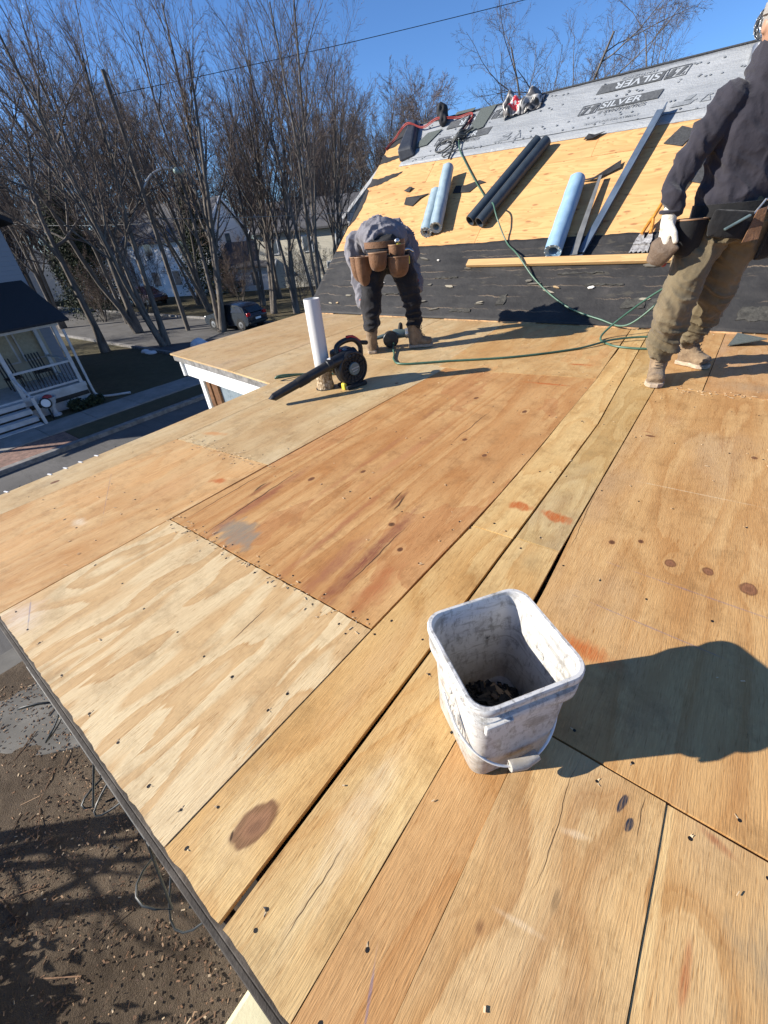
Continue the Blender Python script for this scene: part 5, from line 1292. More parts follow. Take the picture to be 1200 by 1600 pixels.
g = hand('glove', V((-0.455, 3.420, 0.975)), V((0.03, -0.04, -1)), V((0.8, 0.3, 0)), V((0.45, -0.75, 0)), M['glove_white'], W1, 1.34, 0.35)
g['label'] = 'white cotton glove with a red stained fingertip'
MB().ell(TIPS[2], (0.0165, 0.0165, 0.019)).build('red_fingertip', M['glove_red'], g, smooth=180)
hand('glove', V((0.09, 3.72, 0.99)), V((0, -0.1, -1)), V((-0.8, -0.3, 0)), V((0.3, -0.8, 0)), M['glove_white'], W1, 1.12, 0.4)
boot('boot', (-0.315, 3.635, 0.003), (-0.278, 3.345, 0.003), (-0.312, 3.565, 0.13), W1)
boot('boot', (-0.225, 4.015, 0.003), (-0.015, 3.915, 0.003), (-0.20, 3.985, 0.13), W1)
# belt with pouches
def belt(parent, centre, side, a, b, z, h, mat, tilt=0.0, th=0.010):
    fw = V((0, 0, 1)).cross(side); R = []
    N = 40
    def pt(k, e, zz): 
        q = 2 * math.pi * k / N
        return centre + side * ((a + e) * math.cos(q)) + fw * ((b + e) * math.sin(q)) + V((0, 0, zz + tilt * math.cos(q)))
    for e, zz in ((0, z), (th, z), (th, z + h), (0, z + h)): R.append([pt(k, e, zz) for k in range(N)])
    m = MB(); m.rings(R + [R[0]], False, False)
    return m.build('tool_belt', mat, parent, smooth=40)
belt(W1, V((pel.x, pel.y, 0)), r1, 0.206, 0.165, 0.965, 0.062, M['web'])
# dark apron pocket in front, slim tool, steel buckle, leather strap
ap = MB(); fr_c = V((pel.x, pel.y, 0)) + f1 * 0.172 + r1 * 0.03
ap.loft([(fr_c + V((0, 0, 0.99)) + r1 * 0.03, 0.12, 0.022), (fr_c + V((0, 0, 0.92)) + r1 * 0.04, 0.13, 0.035), (fr_c + V((0, 0, 0.86)) + r1 * 0.05, 0.11, 0.03)], r1, 20)
organic(ap, 'apron_pocket', M['web'], W1, 0.008, 4, lambda P: 0.003 * vnoise(P * 30))
MB().bar(fr_c + r1 * 0.09 + f1 * 0.040 + V((0, 0, 0.905)), fr_c - r1 * 0.02 + f1 * 0.045 + V((0, 0, 0.965)), 0.012, 0.022, f1).build('utility_knife', M['teal_metal'], W1, bevel=0.004)
bk2 = MB(); bc = fr_c - r1 * 0.085 + f1 * 0.014 + V((0, 0, 0.985))
u2 = (V((0, 0, 1)) * 0.85 - r1 * 0.5).normalized(); s2 = f1.cross(u2)
P4 = [bc + u2 * 0.042 + s2 * 0.02, bc + u2 * 0.042 - s2 * 0.02, bc - u2 * 0.042 - s2 * 0.02, bc - u2 * 0.042 + s2 * 0.02]
bk2.tube(P4 + [P4[0]], 0.0055, 8, False)
bk2.build('buckle', M['chrome'], W1, smooth=40)
st = MB(); q0 = bc + f1 * 0.004
st.rings([[q0 + r1 * (a_) + V((0, 0, z_)) + f1 * fo_ for a_, z_, fo_ in ((-0.02, zz - 0.01, 0.010 * k_), (0.025 * 1 + 0.02 * k_, zz - 0.02, 0.014 * k_), (0.025 + 0.02 * k_, zz - 0.02, 0.014 * k_ + 0.006), (-0.02, zz - 0.01, 0.010 * k_ + 0.006))] for k_, zz in enumerate((0.02, -0.06, -0.13))])
st.build('leather_strap', M['leather'], W1, smooth=50, fixn=True)
po = V((pel.x, pel.y, 0)) + r1 * 0.215 + f1 * 0.06 + V((0, 0, 0.965))
pouch('tool_pouch', po + r1 * 0.0, (r1 * 0.9 + f1 * 0.5), f1 - r1 * 0.4, 0.15, 0.20, 0.11, M['web'], W1)
ph_ = MB(); hc = V((-0.462, 3.415, 0.80))
ph_.loft([(hc + V((0.06, -0.01, 0.075)), 0.085, 0.03), (hc + V((0.01, -0.01, 0.02)), 0.085, 0.05), (hc + V((-0.01, 0, -0.05)), 0.055, 0.045)], V((0.9, -0.4, 0.25)), 18)
organic(ph_, 'leather_pouch', M['dark_leather'], W1, 0.007, 5, lambda P: 0.004 * vnoise(P * 32))
po2 = V((pel.x, pel.y, 0)) - r1 * 0.20 + f1 * 0.03 + V((0, 0, 0.96))
pouch('tool_pouch', po2, (-r1 * 0.8 + f1 * 0.2), f1 + r1 * 0.2, 0.17, 0.24, 0.12, M['web'], W1)

# ---- crouching worker seen from behind
W2 = thing('person', (-2.72, 3.62, 0), 'bent over worker in grey hoodie and black trousers seen from behind', 'person')
f2 = V((-0.68, 0.73, 0)).normalized(); r2_ = V((f2.y, -f2.x, 0))
pl2 = V((-2.76, 3.66, 0.84))
m = MB()
m.loft([(pl2 - f2 * 0.06 + V((0, 0, -0.10)), 0.13, 0.11), (pl2 + V((0, 0, 0.0)), 0.172, 0.145), (pl2 + f2 * 0.07 + V((0, 0, 0.10)), 0.165, 0.135)], r2_, 22)
m.chain([(-2.83, 3.60, 0.80), (-2.855, 3.545, 0.65), (-2.86, 3.50, 0.47), (-2.848, 3.475, 0.32), (-2.84, 3.46, 0.255)], [0.118, 0.112, 0.098, 0.088, 0.082])
m.chain([(-2.67, 3.735, 0.80), (-2.60, 3.755, 0.65), (-2.56, 3.77, 0.47), (-2.555, 3.785, 0.32), (-2.555, 3.79, 0.255)], [0.118, 0.110, 0.094, 0.082, 0.076])
organic(m, 'trousers', M['black_denim'], W2, 0.011, 4, lambda P: (0.02 + 0.035 * np.clip((0.5 - P[:, 2]) / 0.25, 0, 1)) * crease(P, 8, 8, 18, 1.1) + 0.014 * crease(P, 10, 10, 4, 7.7))
m = MB()
b0_ = pl2 + f2 * 0.06 + V((0, 0, 0.10))
m.loft([(b0_ - f2 * 0.02 + V((0, 0, -0.02)), 0.172, 0.140), (b0_ + f2 * 0.07 + V((0, 0, 0.045)), 0.215, 0.150), (b0_ + f2 * 0.20 + V((0, 0, 0.065)), 0.245, 0.150), (b0_ + f2 * 0.33 + V((0, 0, 0.04)), 0.26, 0.138), (b0_ + f2 * 0.43 + V((0, 0, -0.03)), 0.18, 0.10), (b0_ + f2 * 0.48 + V((0, 0, -0.08)), 0.09, 0.08)], r2_, 26)
shc = b0_ + f2 * 0.36
sR = shc + r2_ * 0.235 + V((0, 0, 0.01)); sL = shc - r2_ * 0.235 + V((0, 0, 0.01))
eR = V((-2.76, 4.06, 0.71)); hR = V((-2.60, 3.93, 0.56)); eL = V((-3.24, 3.80, 0.72)); hL = V((-3.09, 3.66, 0.44))
m.chain([sR, (sR + eR) / 2 + V((0.02, 0.01, 0.02)), eR, (eR + hR) / 2, hR], [0.105, 0.096, 0.084, 0.074, 0.060])
m.chain([sL, (sL + eL) / 2 - V((0.02, 0, 0)), eL, (eL + hL) / 2, hL], [0.105, 0.096, 0.082, 0.070, 0.058])
hoodp = shc + f2 * 0.05 + V((0, 0, 0.08)); m.ell(hoodp, (0.13, 0.13, 0.06))
def w_h2(P):
    q = P @ np.array(f2); r_ = P @ np.array(r2_)
    Q = np.stack([q * 2.2, r_, P[:, 2]], 1)
    return 0.055 * crease(Q, 8, 4, 5, 2.7) + 0.026 * crease(P, 13, 13, 13, 5.5)
organic(m, 'hoodie', M['grey_fleece'], W2, 0.0085, 5, w_h2)
head(shc + f2 * 0.24 + V((0, 0, -0.13)), f2 * 0.25 + V((0, 0, -1)), W2)
hand('glove', hR, V((0.05, -0.03, -1)), -f2, f2, M['glove_red'], W2, 1.1, 0.45)
hand('glove', hL, V((0.06, -0.05, -1)), r2_, f2, M['glove_red'], W2, 1.1, 0.45)
MB().tube(spline([hL + V((0.055 * math.cos(a), 0.05 * math.sin(a), 0.03)) for a in np.linspace(0, 2 * math.pi, 13)], 3), 0.011, 8, False).build('glove_cuff', simple('orange_cuff', (0.60, 0.10, 0.05), 0.7), W2, smooth=60)
boot('boot', (-2.828, 3.405, 0.003), (-2.99, 3.63, 0.003), (-2.845, 3.45, 0.13), W2, h=0.21)
boot('boot', (-2.60, 3.745, 0.003), (-2.40, 3.90, 0.003), (-2.563, 3.785, 0.13), W2, h=0.21)
belt(W2, V((pl2.x, pl2.y, 0)) + f2 * 0.03, r2_, 0.182, 0.152, 0.915, 0.05, M['leather'])
bk0 = V((pl2.x, pl2.y, 0)) - f2 * 0.135
pouch('tool_pouch', bk0 - r2_ * 0.085 + V((0, 0, 0.885)), -f2 - r2_ * 0.2, r2_, 0.17, 0.15, 0.10, M['leather'], W2)
pouch('tool_pouch', bk0 + r2_ * 0.095 + V((0, 0, 0.84)), -f2 + r2_ * 0.2, r2_, 0.19, 0.17, 0.11, M['leather'], W2)
pouch('tool_pouch', bk0 + r2_ * 0.09 + f2 * 0.02 + V((0, 0, 0.93)), -f2 + r2_ * 0.2, r2_, 0.15, 0.13, 0.08, M['leather'], W2)
sp = V((pl2.x, pl2.y, 0)) - r2_ * 0.185 - f2 * 0.06
for k in range(2):
    pouch('side_pouch', sp + V((0, 0, 0.86)) - r2_ * 0.03 * k + f2 * 0.06 * k, -r2_ - f2 * (0.7 - 0.5 * k), f2 * 0.7 - r2_ * 0.2, 0.13, 0.25 - 0.03 * k, 0.10, M['leather'], W2, 1.25)
# hammer in its loop, yellow tape
hm = V((pl2.x, pl2.y, 0)) + r2_ * 0.20 - f2 * 0.10
MB().tube([hm + V((0, 0, 0.86)), hm + V((0, 0, 0.68)) - r2_ * 0.005, hm + V((0, 0, 0.50)) - r2_ * 0.02], [0.013, 0.016, 0.017], 10).build('hammer_handle', M['black_matte'], W2, smooth=40)
MB().tube([hm + V((0, 0, 0.83)) + r2_ * 0.0 - f2 * 0.012, hm + V((0, 0, 0.70)) - f2 * 0.014], 0.012, 8).build('hammer_stripe', M['yellow'], W2, smooth=40)
MB().tube(spline([hm + V((0, 0, 0.87)) - r2_ * 0.06, hm + V((0, 0, 0.885)), hm + V((0, 0, 0.86)) + r2_ * 0.05], 5), [0.012] * 5 + [0.009] * 5 + [0.005], 8).build('hammer_head', M['chrome'], W2, smooth=50)
MB().box(hm + V((0, 0, 0.905)) - r2_ * 0.085 - f2 * 0.02, (0.05, 0.05, 0.065), Matrix.Rotation(0.7, 3, 'Z')).build('tape_measure', M['yellow'], W2, bevel=0.012)
MB().ell(hm + V((0, 0, 0.955)) - r2_ * 0.10 - f2 * 0.02, (0.026, 0.026, 0.024)).build('tool_end', M['chrome'], W2, smooth=180)
# ------------------------------------------------------------------ ground, streets, pavements
def struct(name, mb, mat, **k):
    o = mb.build(name, mat, None, **k); o['kind'] = 'structure'; return o
t = NT('winter_ground'); c = t.co()
n1 = t.noise(c, 0.25, 6, 0.65); n2 = t.noise(c, 3.0, 6, 0.7); n3 = t.noise(c, 40.0, 3, 0.7)
col = t.ramp(n1, [(0.3, (0.085, 0.068, 0.042)), (0.5, (0.10, 0.088, 0.05)), (0.7, (0.13, 0.10, 0.062))])
col = t.mix(t.mr(n2, 0.4, 0.7, 0, 0.6), col, (0.055, 0.05, 0.028))
col = t.mix(t.mr(n3, 0.55, 0.75, 0, 0.5), col, (0.19, 0.15, 0.095))
t.bump(t.math('ADD', n2, n3), 0.7, 0.05)
M['ground'] = t.fin(col, 0.95, 0, 0.2)
g = MB(); g.add([(-900, -900, GZ), (900, -900, GZ), (900, 900, GZ), (-900, 900, GZ)], [(0, 1, 2, 3)])
struct('ground', g, M['ground'])
t = NT('asphalt'); c = t.co(); n1 = t.noise(c, 0.6, 6, 0.65); n2 = t.noise(c, 60, 3, 0.7); n3 = t.noise(t.map(c, scale=(0.5, 2.5, 1)), 1.0, 6, 0.7)
col = t.ramp(n1, [(0.3, (0.075, 0.072, 0.07)), (0.7, (0.13, 0.125, 0.12))])
col = t.mix(t.mr(n3, 0.52, 0.60, 0, 0.35), col, (0.055, 0.053, 0.05)); col = t.mix(t.mr(n2, 0.6, 0.8, 0, 0.5), col, (0.22, 0.215, 0.21))
t.bump(n2, 0.5, 0.01); M['asphalt'] = t.fin(col, 0.9, 0, 0.3)
t = NT('pavement_concrete'); c = t.co(); n1 = t.noise(c, 1.5, 6, 0.7); n2 = t.noise(c, 50, 3, 0.7)
col = t.ramp(n1, [(0.3, (0.19, 0.18, 0.165)), (0.7, (0.30, 0.285, 0.265))]); col = t.mix(t.mr(n2, 0.6, 0.8, 0, 0.4), col, (0.18, 0.17, 0.16))
M['concrete'] = t.fin(col, 0.9, 0, 0.3)
def sheetz(x0, x1, y0, y1, z): return MB().add([(x0, y0, z), (x1, y0, z), (x1, y1, z), (x0, y1, z)], [(0, 1, 2, 3)])
struct('side_street', sheetz(-14.4, -6.8, -60, 11.2, GZ + 0.004), M['asphalt'])
struct('cross_street', sheetz(-150, 30, 11.2, 18.2, GZ + 0.006), M['asphalt'])
M['kerb'] = simple('stone_kerb', (0.20, 0.19, 0.18), 0.9, var=0.3, scale=6)
kb = MB().bx(-14.65, -14.4, -60, 10.6, GZ - 0.1, GZ + 0.13); struct('kerb', kb, M['kerb'], bevel=0.02)
struct('kerb', MB().bx(-150, 30, 18.2, 18.42, GZ - 0.1, GZ + 0.13), M['kerb'], bevel=0.02)
struct('kerb', MB().bx(-150, -14.8, 10.9, 11.12, GZ - 0.1, GZ + 0.13), M['kerb'], bevel=0.02)
M['brick_pave'] = simple('reddish_brick_paving', (0.22, 0.13, 0.10), 0.9, var=0.3, scale=9, bump=0.4)
# verge of brick pavers next to the kerb, grass strip beyond, pavement flags
vg = MB().bx(-15.95, -14.67, -20, 3.4, GZ - 0.05, GZ + 0.10); struct('brick_verge', vg, M['brick_pave'])
PV = MB().bx(-17.5, -16.0, -30, 10.6, GZ - 0.08, GZ + 0.085); pvo = struct('pavement', PV, M['kerb'])
y = -6.0
k = 0
while y < 10.4:
    f = MB().bx(-17.49, -16.01, y + 0.008, y + 1.49, GZ + 0.05, GZ + 0.108 + 0.004 * (k % 3)); o = f.build('paving_slab', M['concrete'], pvo, bevel=0.008); y += 1.5; k += 1
struct('lawn_strip', MB().bx(-15.95, -14.67, 3.42, 10.6, GZ - 0.05, GZ + 0.09), M['ground'])
struct('front_yard', sheetz(-18.9, -17.52, -30, 10.6, GZ + 0.05), M['ground'])
struct('path', MB().bx(-19.4, -17.52, 1.2, 3.3, GZ - 0.02, GZ + 0.09), M['concrete'])
# beside the house: dirt with woodchips, concrete slab
t = NT('woodchip_soil'); c = t.co(); n1 = t.noise(c, 1.2, 6, 0.7); n2 = t.noise(c, 16.0, 5, 0.75); n3 = t.noise(c, 90, 3, 0.7)
col = t.ramp(n1, [(0.35, (0.085, 0.062, 0.042)), (0.6, (0.165, 0.125, 0.088)), (0.75, (0.23, 0.18, 0.13))]); col = t.mix(t.mr(n2, 0.5, 0.75, 0, 0.6), col, (0.05, 0.036, 0.025)); col = t.mix(t.mr(n3, 0.6, 0.75, 0, 0.6), col, (0.24, 0.18, 0.12))
t.bump(t.math('ADD', n2, n3), 0.9, 0.04); M['soil'] = t.fin(col, 0.95, 0, 0.2)
sg = MB(); NXs, NYs = 60, 40
for j in range(NYs + 1):
    for i_ in range(NXs + 1):
        x = -6.7 + 8.7 * i_ / NXs; y = -7.0 + 7.1 * j / NYs
        e = 0 if (i_ in (0, NXs) or j in (0, NYs)) else 1
        sg.v.append(V((x, y, GZ + 0.01 + e * (0.02 + 0.03 * math.sin(x * 2.1 + y) * math.sin(y * 2.7 - x) + rnd.uniform(0, 0.02)))))
for j in range(NYs):
    for i_ in range(NXs):
        a = j * (NXs + 1) + i_; sg.f.append((a, a + 1, a + NXs + 2, a + NXs + 1))
struct('dirt_yard', sg, M['soil'], smooth=180)
slab = MB().slab([(-7.0, -2.0), (-5.6, -1.25), (-4.9, -0.90), (-4.55, -0.50), (-4.6, 0.05), (-7.0, 0.4)], GZ - 0.05, GZ + 0.055, lambda x, y, z: V((x, y, z)))
struct('concrete_slab', slab, simple('dark_worn_concrete', (0.125, 0.118, 0.105), 0.9, var=0.25, scale=2.5, bump=0.2), bevel=0.02)
ck = MB(); r9 = random.Random(8)
for k in range(16000):
    x = r9.uniform(-6.3, 0.3); y = r9.uniform(-3.6, 0.05)
    if r9.random() > 0.35 + 0.65 * (0.5 + 0.5 * math.sin(x * 1.7 + 1.1 * y) * math.cos(y * 2.3)): continue
    R = Matrix.Rotation(r9.uniform(0, 6.28), 3, 'Z') @ Matrix.Rotation(r9.uniform(-.5, .5), 3, 'X')
    L = r9.uniform(0.006, 0.035) if r9.random() < 0.985 else r9.uniform(0.12, 0.40)
    ck.box((x, y, GZ + 0.05 + r9.uniform(0, 0.02)), (L, r9.uniform(0.003, 0.014), 0.005), R)
t = NT('woodchips'); v = t.n('ShaderNodeNewGeometry').outputs['Random Per Island']
M['woodchips'] = t.fin(t.ramp(v, [(0.0, (0.06, 0.036, 0.022)), (0.3, (0.13, 0.075, 0.042)), (0.6, (0.22, 0.125, 0.07)), (0.82, (0.34, 0.22, 0.13)), (0.94, (0.45, 0.34, 0.22))], 'CONSTANT'), 0.9)
tag(ck.build('woodchips', M['woodchips']), 'brown woodchips and twigs strewn over the dirt below the eave', 'woodchips', kind='stuff')
# wire loops hanging off the eave
wl_ = MB(); 
for (x, y, r, z, ph) in ((-1.72, -0.17, 0.085, -0.40, 0), (-1.16, -0.15, 0.05, -0.34, 2), (-0.84, -0.17, 0.12, -0.52, 1.4)):
    pts = [V((x + r * math.cos(a) , y - 0.02 + 0.05 * math.sin(a * 2 + ph), z + r * 1.0 * math.sin(a))) for a in np.linspace(0.9, 2 * math.pi + 0.6, 22)]
    wl_.tube([V((x + 0.02, -0.128, -0.16))] + pts, 0.0035, 6)
wl_.tube(spline([V((-1.75, -0.13, -0.17)), V((-1.3, -0.135, -0.22)), V((-0.8, -0.13, -0.17))], 8), 0.0035, 6)
tag(wl_.build('hanging_wire', M['dark_hose'], None, smooth=60), 'thin dark wire in loose loops hanging off the eave', 'wire')
# cream capital of the porch post just under the eave
cp = thing('porch_post', (-0.37, -0.24, -3.6), 'cream painted porch post top showing under the near eave', 'post')
M['cream'] = simple('cream_paint', (0.66, 0.60, 0.38), 0.6, var=0.15, scale=7, bump=0.2)
MB().bx(-0.46, -0.25, -0.33, -0.145, -3.6, -0.62).build('shaft', M['cream'], cp, bevel=0.01)
MB().bx(-0.50, -0.21, -0.37, -0.14, -0.615, -0.52).build('capital', M['cream'], cp, bevel=0.015)

# ------------------------------------------------------------------ neighbour's house with porch
M['shaded_white'] = simple('weathered_white_paint', (0.46, 0.47, 0.48), 0.6, var=0.12, scale=4)  # darker copy of the white paint, porch shade put into its colour
M['nb_wall'] = simple('beige_porch_wall', (0.40, 0.36, 0.27), 0.8, var=0.08)
t = NT('white_lap_siding'); c = t.co(); z = t.sep(c)[2]
fz = t.math('FRACT', t.math('MULTIPLY', z, 7.0)); t.bump(t.mr(fz, 0, 1, 1, 0), 0.7, 0.03)
M['white_siding'] = t.fin(t.mix(t.mr(fz, 0.92, 1.0, 0, 0.4), (0.74, 0.75, 0.76), (0.45, 0.46, 0.47)), 0.6)
t = NT('grey_lap_siding'); c = t.co(); z = t.sep(c)[2]
fz = t.math('FRACT', t.math('MULTIPLY', z, 7.0)); t.bump(t.mr(fz, 0, 1, 1, 0), 0.7, 0.03)
M['grey_siding'] = t.fin((0.20, 0.21, 0.235), 0.6)
t = NT('cream_lap_siding'); c = t.co(); z = t.sep(c)[2]
fz = t.math('FRACT', t.math('MULTIPLY', z, 7.0)); t.bump(t.mr(fz, 0, 1, 1, 0), 0.7, 0.03)
M['cream_lap'] = t.fin((0.58, 0.54, 0.44), 0.6)
M['dark_roof'] = simple('dark_shingle_roof', (0.020, 0.021, 0.025), 0.9, var=0.3, scale=20, bump=0.3)
M['grey_roof'] = simple('grey_shingle_roof', (0.09, 0.09, 0.10), 0.9, var=0.25, scale=12, bump=0.3)
M['black_paint'] = simple('black_paint', (0.012, 0.012, 0.013), 0.6)
NB = thing('porch_house', (-22, 3, GZ), 'neighbouring house with white railed porch and dark roof at far left', 'house')
FZ = -2.80
MB().bx(-32, -21.2, -2.6, 5.9, GZ, 2.4).build('wall', M['grey_siding'], NB)
rf_ = MB(); 
rf_.rings([[V((x, -3.0, 2.3)), V((x, 1.65, 5.0)), V((x, 6.3, 2.3)), V((x, 6.3, 2.15)), V((x, 1.65, 4.8)), V((x, -3.0, 2.15))] for x in (-32.5, -20.9)])
rf_.build('roof', M['dark_roof'], NB, fixn=True)
MB().add([(-21.21, -2.6, 2.4), (-21.21, 5.9, 2.4), (-21.21, 1.65, 4.8), (-31.9, -2.6, 2.4), (-31.9, 5.9, 2.4), (-31.9, 1.65, 4.8)], [(0, 1, 2), (3, 5, 4)]).build('gable', M['grey_siding'], NB)
MB().bx(-21.198, -21.12, -0.6, 5.5, FZ, -0.6).build('porch_back_wall', M['nb_wall'], NB)
for y0 in (3.65, 4.55):
    fr3 = MB().bx(-21.11, -21.05, y0, y0 + 0.75, FZ + 0.7, FZ + 1.95).build('window', M['shaded_white'], NB)
    MB().bx(-21.05, -21.03, y0 + 0.06, y0 + 0.69, FZ + 0.76, FZ + 1.89).build('pane', simple('drawn_shade_%d' % int(y0 * 10), (0.34, 0.31, 0.22), 0.7), fr3)
MB().bx(-21.10, -18.55, -0.8, 5.40, FZ - 0.14, FZ).build('porch_floor', M['shaded_white'], NB)
MB().bx(-18.72, -18.58, -0.8, 5.38, GZ, FZ - 0.145).build('porch_skirt', M['shaded_white'], NB)
MB().bx(-21.1, -18.73, 5.24, 5.38, GZ, FZ - 0.145).build('porch_skirt', M['shaded_white'], NB)
MB().bx(-18.60, -18.54, 3.4, 5.36, FZ - 0.44, FZ - 0.30).build('skirt_shadow_band', M['black_paint'], NB)
PH = FZ + 1.95
for y0 in (-0.6, 1.45, 3.42, 5.28):
    MB().bx(-18.69, -18.57, y0 - 0.06, y0 + 0.06, FZ, PH).build('porch_post', M['shaded_white'], NB, bevel=0.008)
MB().bx(-21.0, -20.88, 5.22, 5.34, FZ, PH).build('porch_post', M['shaded_white'], NB)
MB().bx(-18.72, -18.54, -0.9, 5.42, PH, PH + 0.16).build('porch_beam', M['shaded_white'], NB)
MB().bx(-21.1, -18.73, 5.24, 5.42, PH, PH + 0.16).build('porch_beam', M['shaded_white'], NB)
pr_ = MB().rings([[V((-18.3, y0, PH + 0.165)), V((-21.19, y0, PH + 1.35)), V((-21.19, y0, PH + 1.25)), V((-18.3, y0, PH + 0.10))] for y0 in (-1.2, 5.75)])
pr_.build('porch_roof', M['dark_roof'], NB, fixn=True)
for a, b in (((-18.63, 3.48, FZ + 0.78), (-18.63, 5.22, FZ + 0.78)), ((-18.63, 3.48, FZ + 0.10), (-18.63, 5.22, FZ + 0.10)), ((-18.69, 5.28, FZ + 0.78), (-20.88, 5.28, FZ + 0.78)), ((-18.69, 5.28, FZ + 0.10), (-20.88, 5.28, FZ + 0.10)), ((-18.63, -0.54, FZ + 0.78), (-18.63, 1.39, FZ + 0.78))):
    MB().bar(a, b, 0.06, 0.07).build('porch_rail', M['shaded_white'], NB)
for k in range(15):
    MB().bar((-18.63, 3.58 + 0.115 * k, FZ + 0.135), (-18.63, 3.58 + 0.115 * k, FZ + 0.745), 0.022, 0.022).build('baluster', M['black_paint'], NB)
for k in range(4):
    z1 = FZ - 0.005 - 0.2 * (k + 0.0)
    st_ = MB().bx(-18.55 + 0.30 * k, -18.26 + 0.30 * k, 1.55, 3.30, z1 - 0.045 - (0.15 if k == 0 else 0.15), z1 - 0.15 + 0.10).build('step_tread', M['shaded_white'], NB)
    MB().bx(-18.54 + 0.30 * k, -18.30 + 0.30 * k, 1.6, 3.25, GZ, z1 - 0.20).build('step_riser', M['black_paint'], NB)
MB().bar((-18.55, 3.38, FZ + 0.80), (-17.45, 3.38, GZ + 0.95), 0.06, 0.06).build('stair_rail', M['shaded_white'], NB)
MB().bar((-17.42, 3.38, GZ + 0.09), (-17.42, 3.38, GZ + 1.0), 0.09, 0.09).build('newel_post', M['shaded_white'], NB)
MB().tube(spline([V((-18.55, 5.5, -1.0)), V((-18.55, 5.5, -3.0)), V((-18.55, 5.55, -3.35)), V((-18.45, 5.75, -3.48)), V((-17.9, 6.5, -3.50))], 6), 0.045, 8).build('downspout', M['shaded_white'], NB, smooth=50)
# chairs on the porch
def porch_chair(x, y, label):
    T = thing('porch_chair', (x, y, FZ), label, 'chair', 'black porch chairs')
    MB().bx(x - 0.25, x + 0.25, y - 0.25, y + 0.25, FZ + 0.38, FZ + 0.42).build('seat', M['black_paint'], T)
    for k in range(5): MB().bar((x - 0.23, y - 0.2 + 0.1 * k, FZ + 0.42), (x - 0.33, y - 0.2 + 0.1 * k, FZ + 1.02), 0.05, 0.015).build('back_slat', M['black_paint'], T)
    for sx in (-0.22, 0.22):
        for sy in (-0.22, 0.22): MB().bar((x + sx, y + sy, FZ), (x + sx, y + sy, FZ + 0.38), 0.04, 0.04).build('leg', M['black_paint'], T)
porch_chair(-20.2, 4.7, 'black slatted chair at the right end of the neighbour porch')
porch_chair(-20.2, 3.75, 'black slatted chair left of the other on the neighbour porch')
# planter, round plaque on a stake, low shrubs in front of the porch
PQ = thing('garden_plaque', (-17.9, 3.75, GZ), 'round white garden plaque on a dark stake before the neighbour porch', 'garden ornament')
MB().lathe([(0.125, -0.02), (0.135, 0.0), (0.125, 0.02), (0.0, 0.02)], (-17.85, 3.75, GZ + 0.62), (1, -0.2, 0.25), 24).build('disc', M['white_paint'], PQ, smooth=40)
MB().lathe([(0.17, -0.05), (0.18, -0.03), (0.17, -0.022), (0.07, -0.022)], (-17.85, 3.75, GZ + 0.62), (1, -0.2, 0.25), 24).build('rim', M['black_paint'], PQ, smooth=40)
MB().tube([V((-17.86, 3.75, GZ)), V((-17.86, 3.75, GZ + 0.42))], 0.03, 8).build('stake', M['black_paint'], PQ)
UR = thing('garden_urn', (-18.2, 3.95, GZ), 'pale stone urn at the corner of the neighbour porch steps', 'urn')
MB().lathe([(0.16, 0), (0.17, 0.05), (0.08, 0.10), (0.07, 0.30), (0.17, 0.45), (0.24, 0.62), (0.26, 0.66), (0.22, 0.66), (0.15, 0.5)], (-18.2, 3.95, GZ + 0.05), (0, 0, 1), 20).build('vessel', simple('pale_stone', (0.48, 0.50, 0.53), 0.8), UR, smooth=40)
MB().ell((-18.2, 3.95, GZ + 0.72), (0.15, 0.15, 0.08), None, 10, 6).build('red_flowers', simple('red_petals', (0.40, 0.05, 0.05), 0.7, var=0.5, scale=40), UR, smooth=180)

# ------------------------------------------------------------------ leaves and trees
def leafcloud(rng, pts, n, size, spread):
    # many small bent faces around given centres
    idx = rng.randint(0, len(pts), n); P = np.array(pts)[idx] + rng.normal(0, 1, (n, 3)) * spread
    a = rng.normal(0, 1, (n, 3)); a /= np.linalg.norm(a, axis=1)[:, None]
    b = np.cross(a, rng.normal(0, 1, (n, 3))); b /= np.linalg.norm(b, axis=1)[:, None]
    s = size * rng.uniform(0.6, 1.4, (n, 1))
    v = np.stack([P - a * s, P + b * s * 0.45, P + a * s, P - b * s * 0.45], 1).reshape(-1, 3)
    f = np.arange(n * 4).reshape(-1, 4)
    return v, f
def np_mesh(name, v, f, mat):
    me = bpy.data.meshes.new(name)
    me.vertices.add(len(v)); me.vertices.foreach_set('co', v.astype(np.float32).ravel())
    k = f.shape[1]; me.loops.add(f.size); me.loops.foreach_set('vertex_index', f.astype(np.int32).ravel())
    me.polygons.add(len(f)); me.polygons.foreach_set('loop_start', np.arange(0, f.size, k, dtype=np.int32))
    try: me.polygons.foreach_set('loop_total', np.full(len(f), k, dtype=np.int32))
    except Exception: pass
    me.update(calc_edges=True); me.materials.append(mat)
    return me
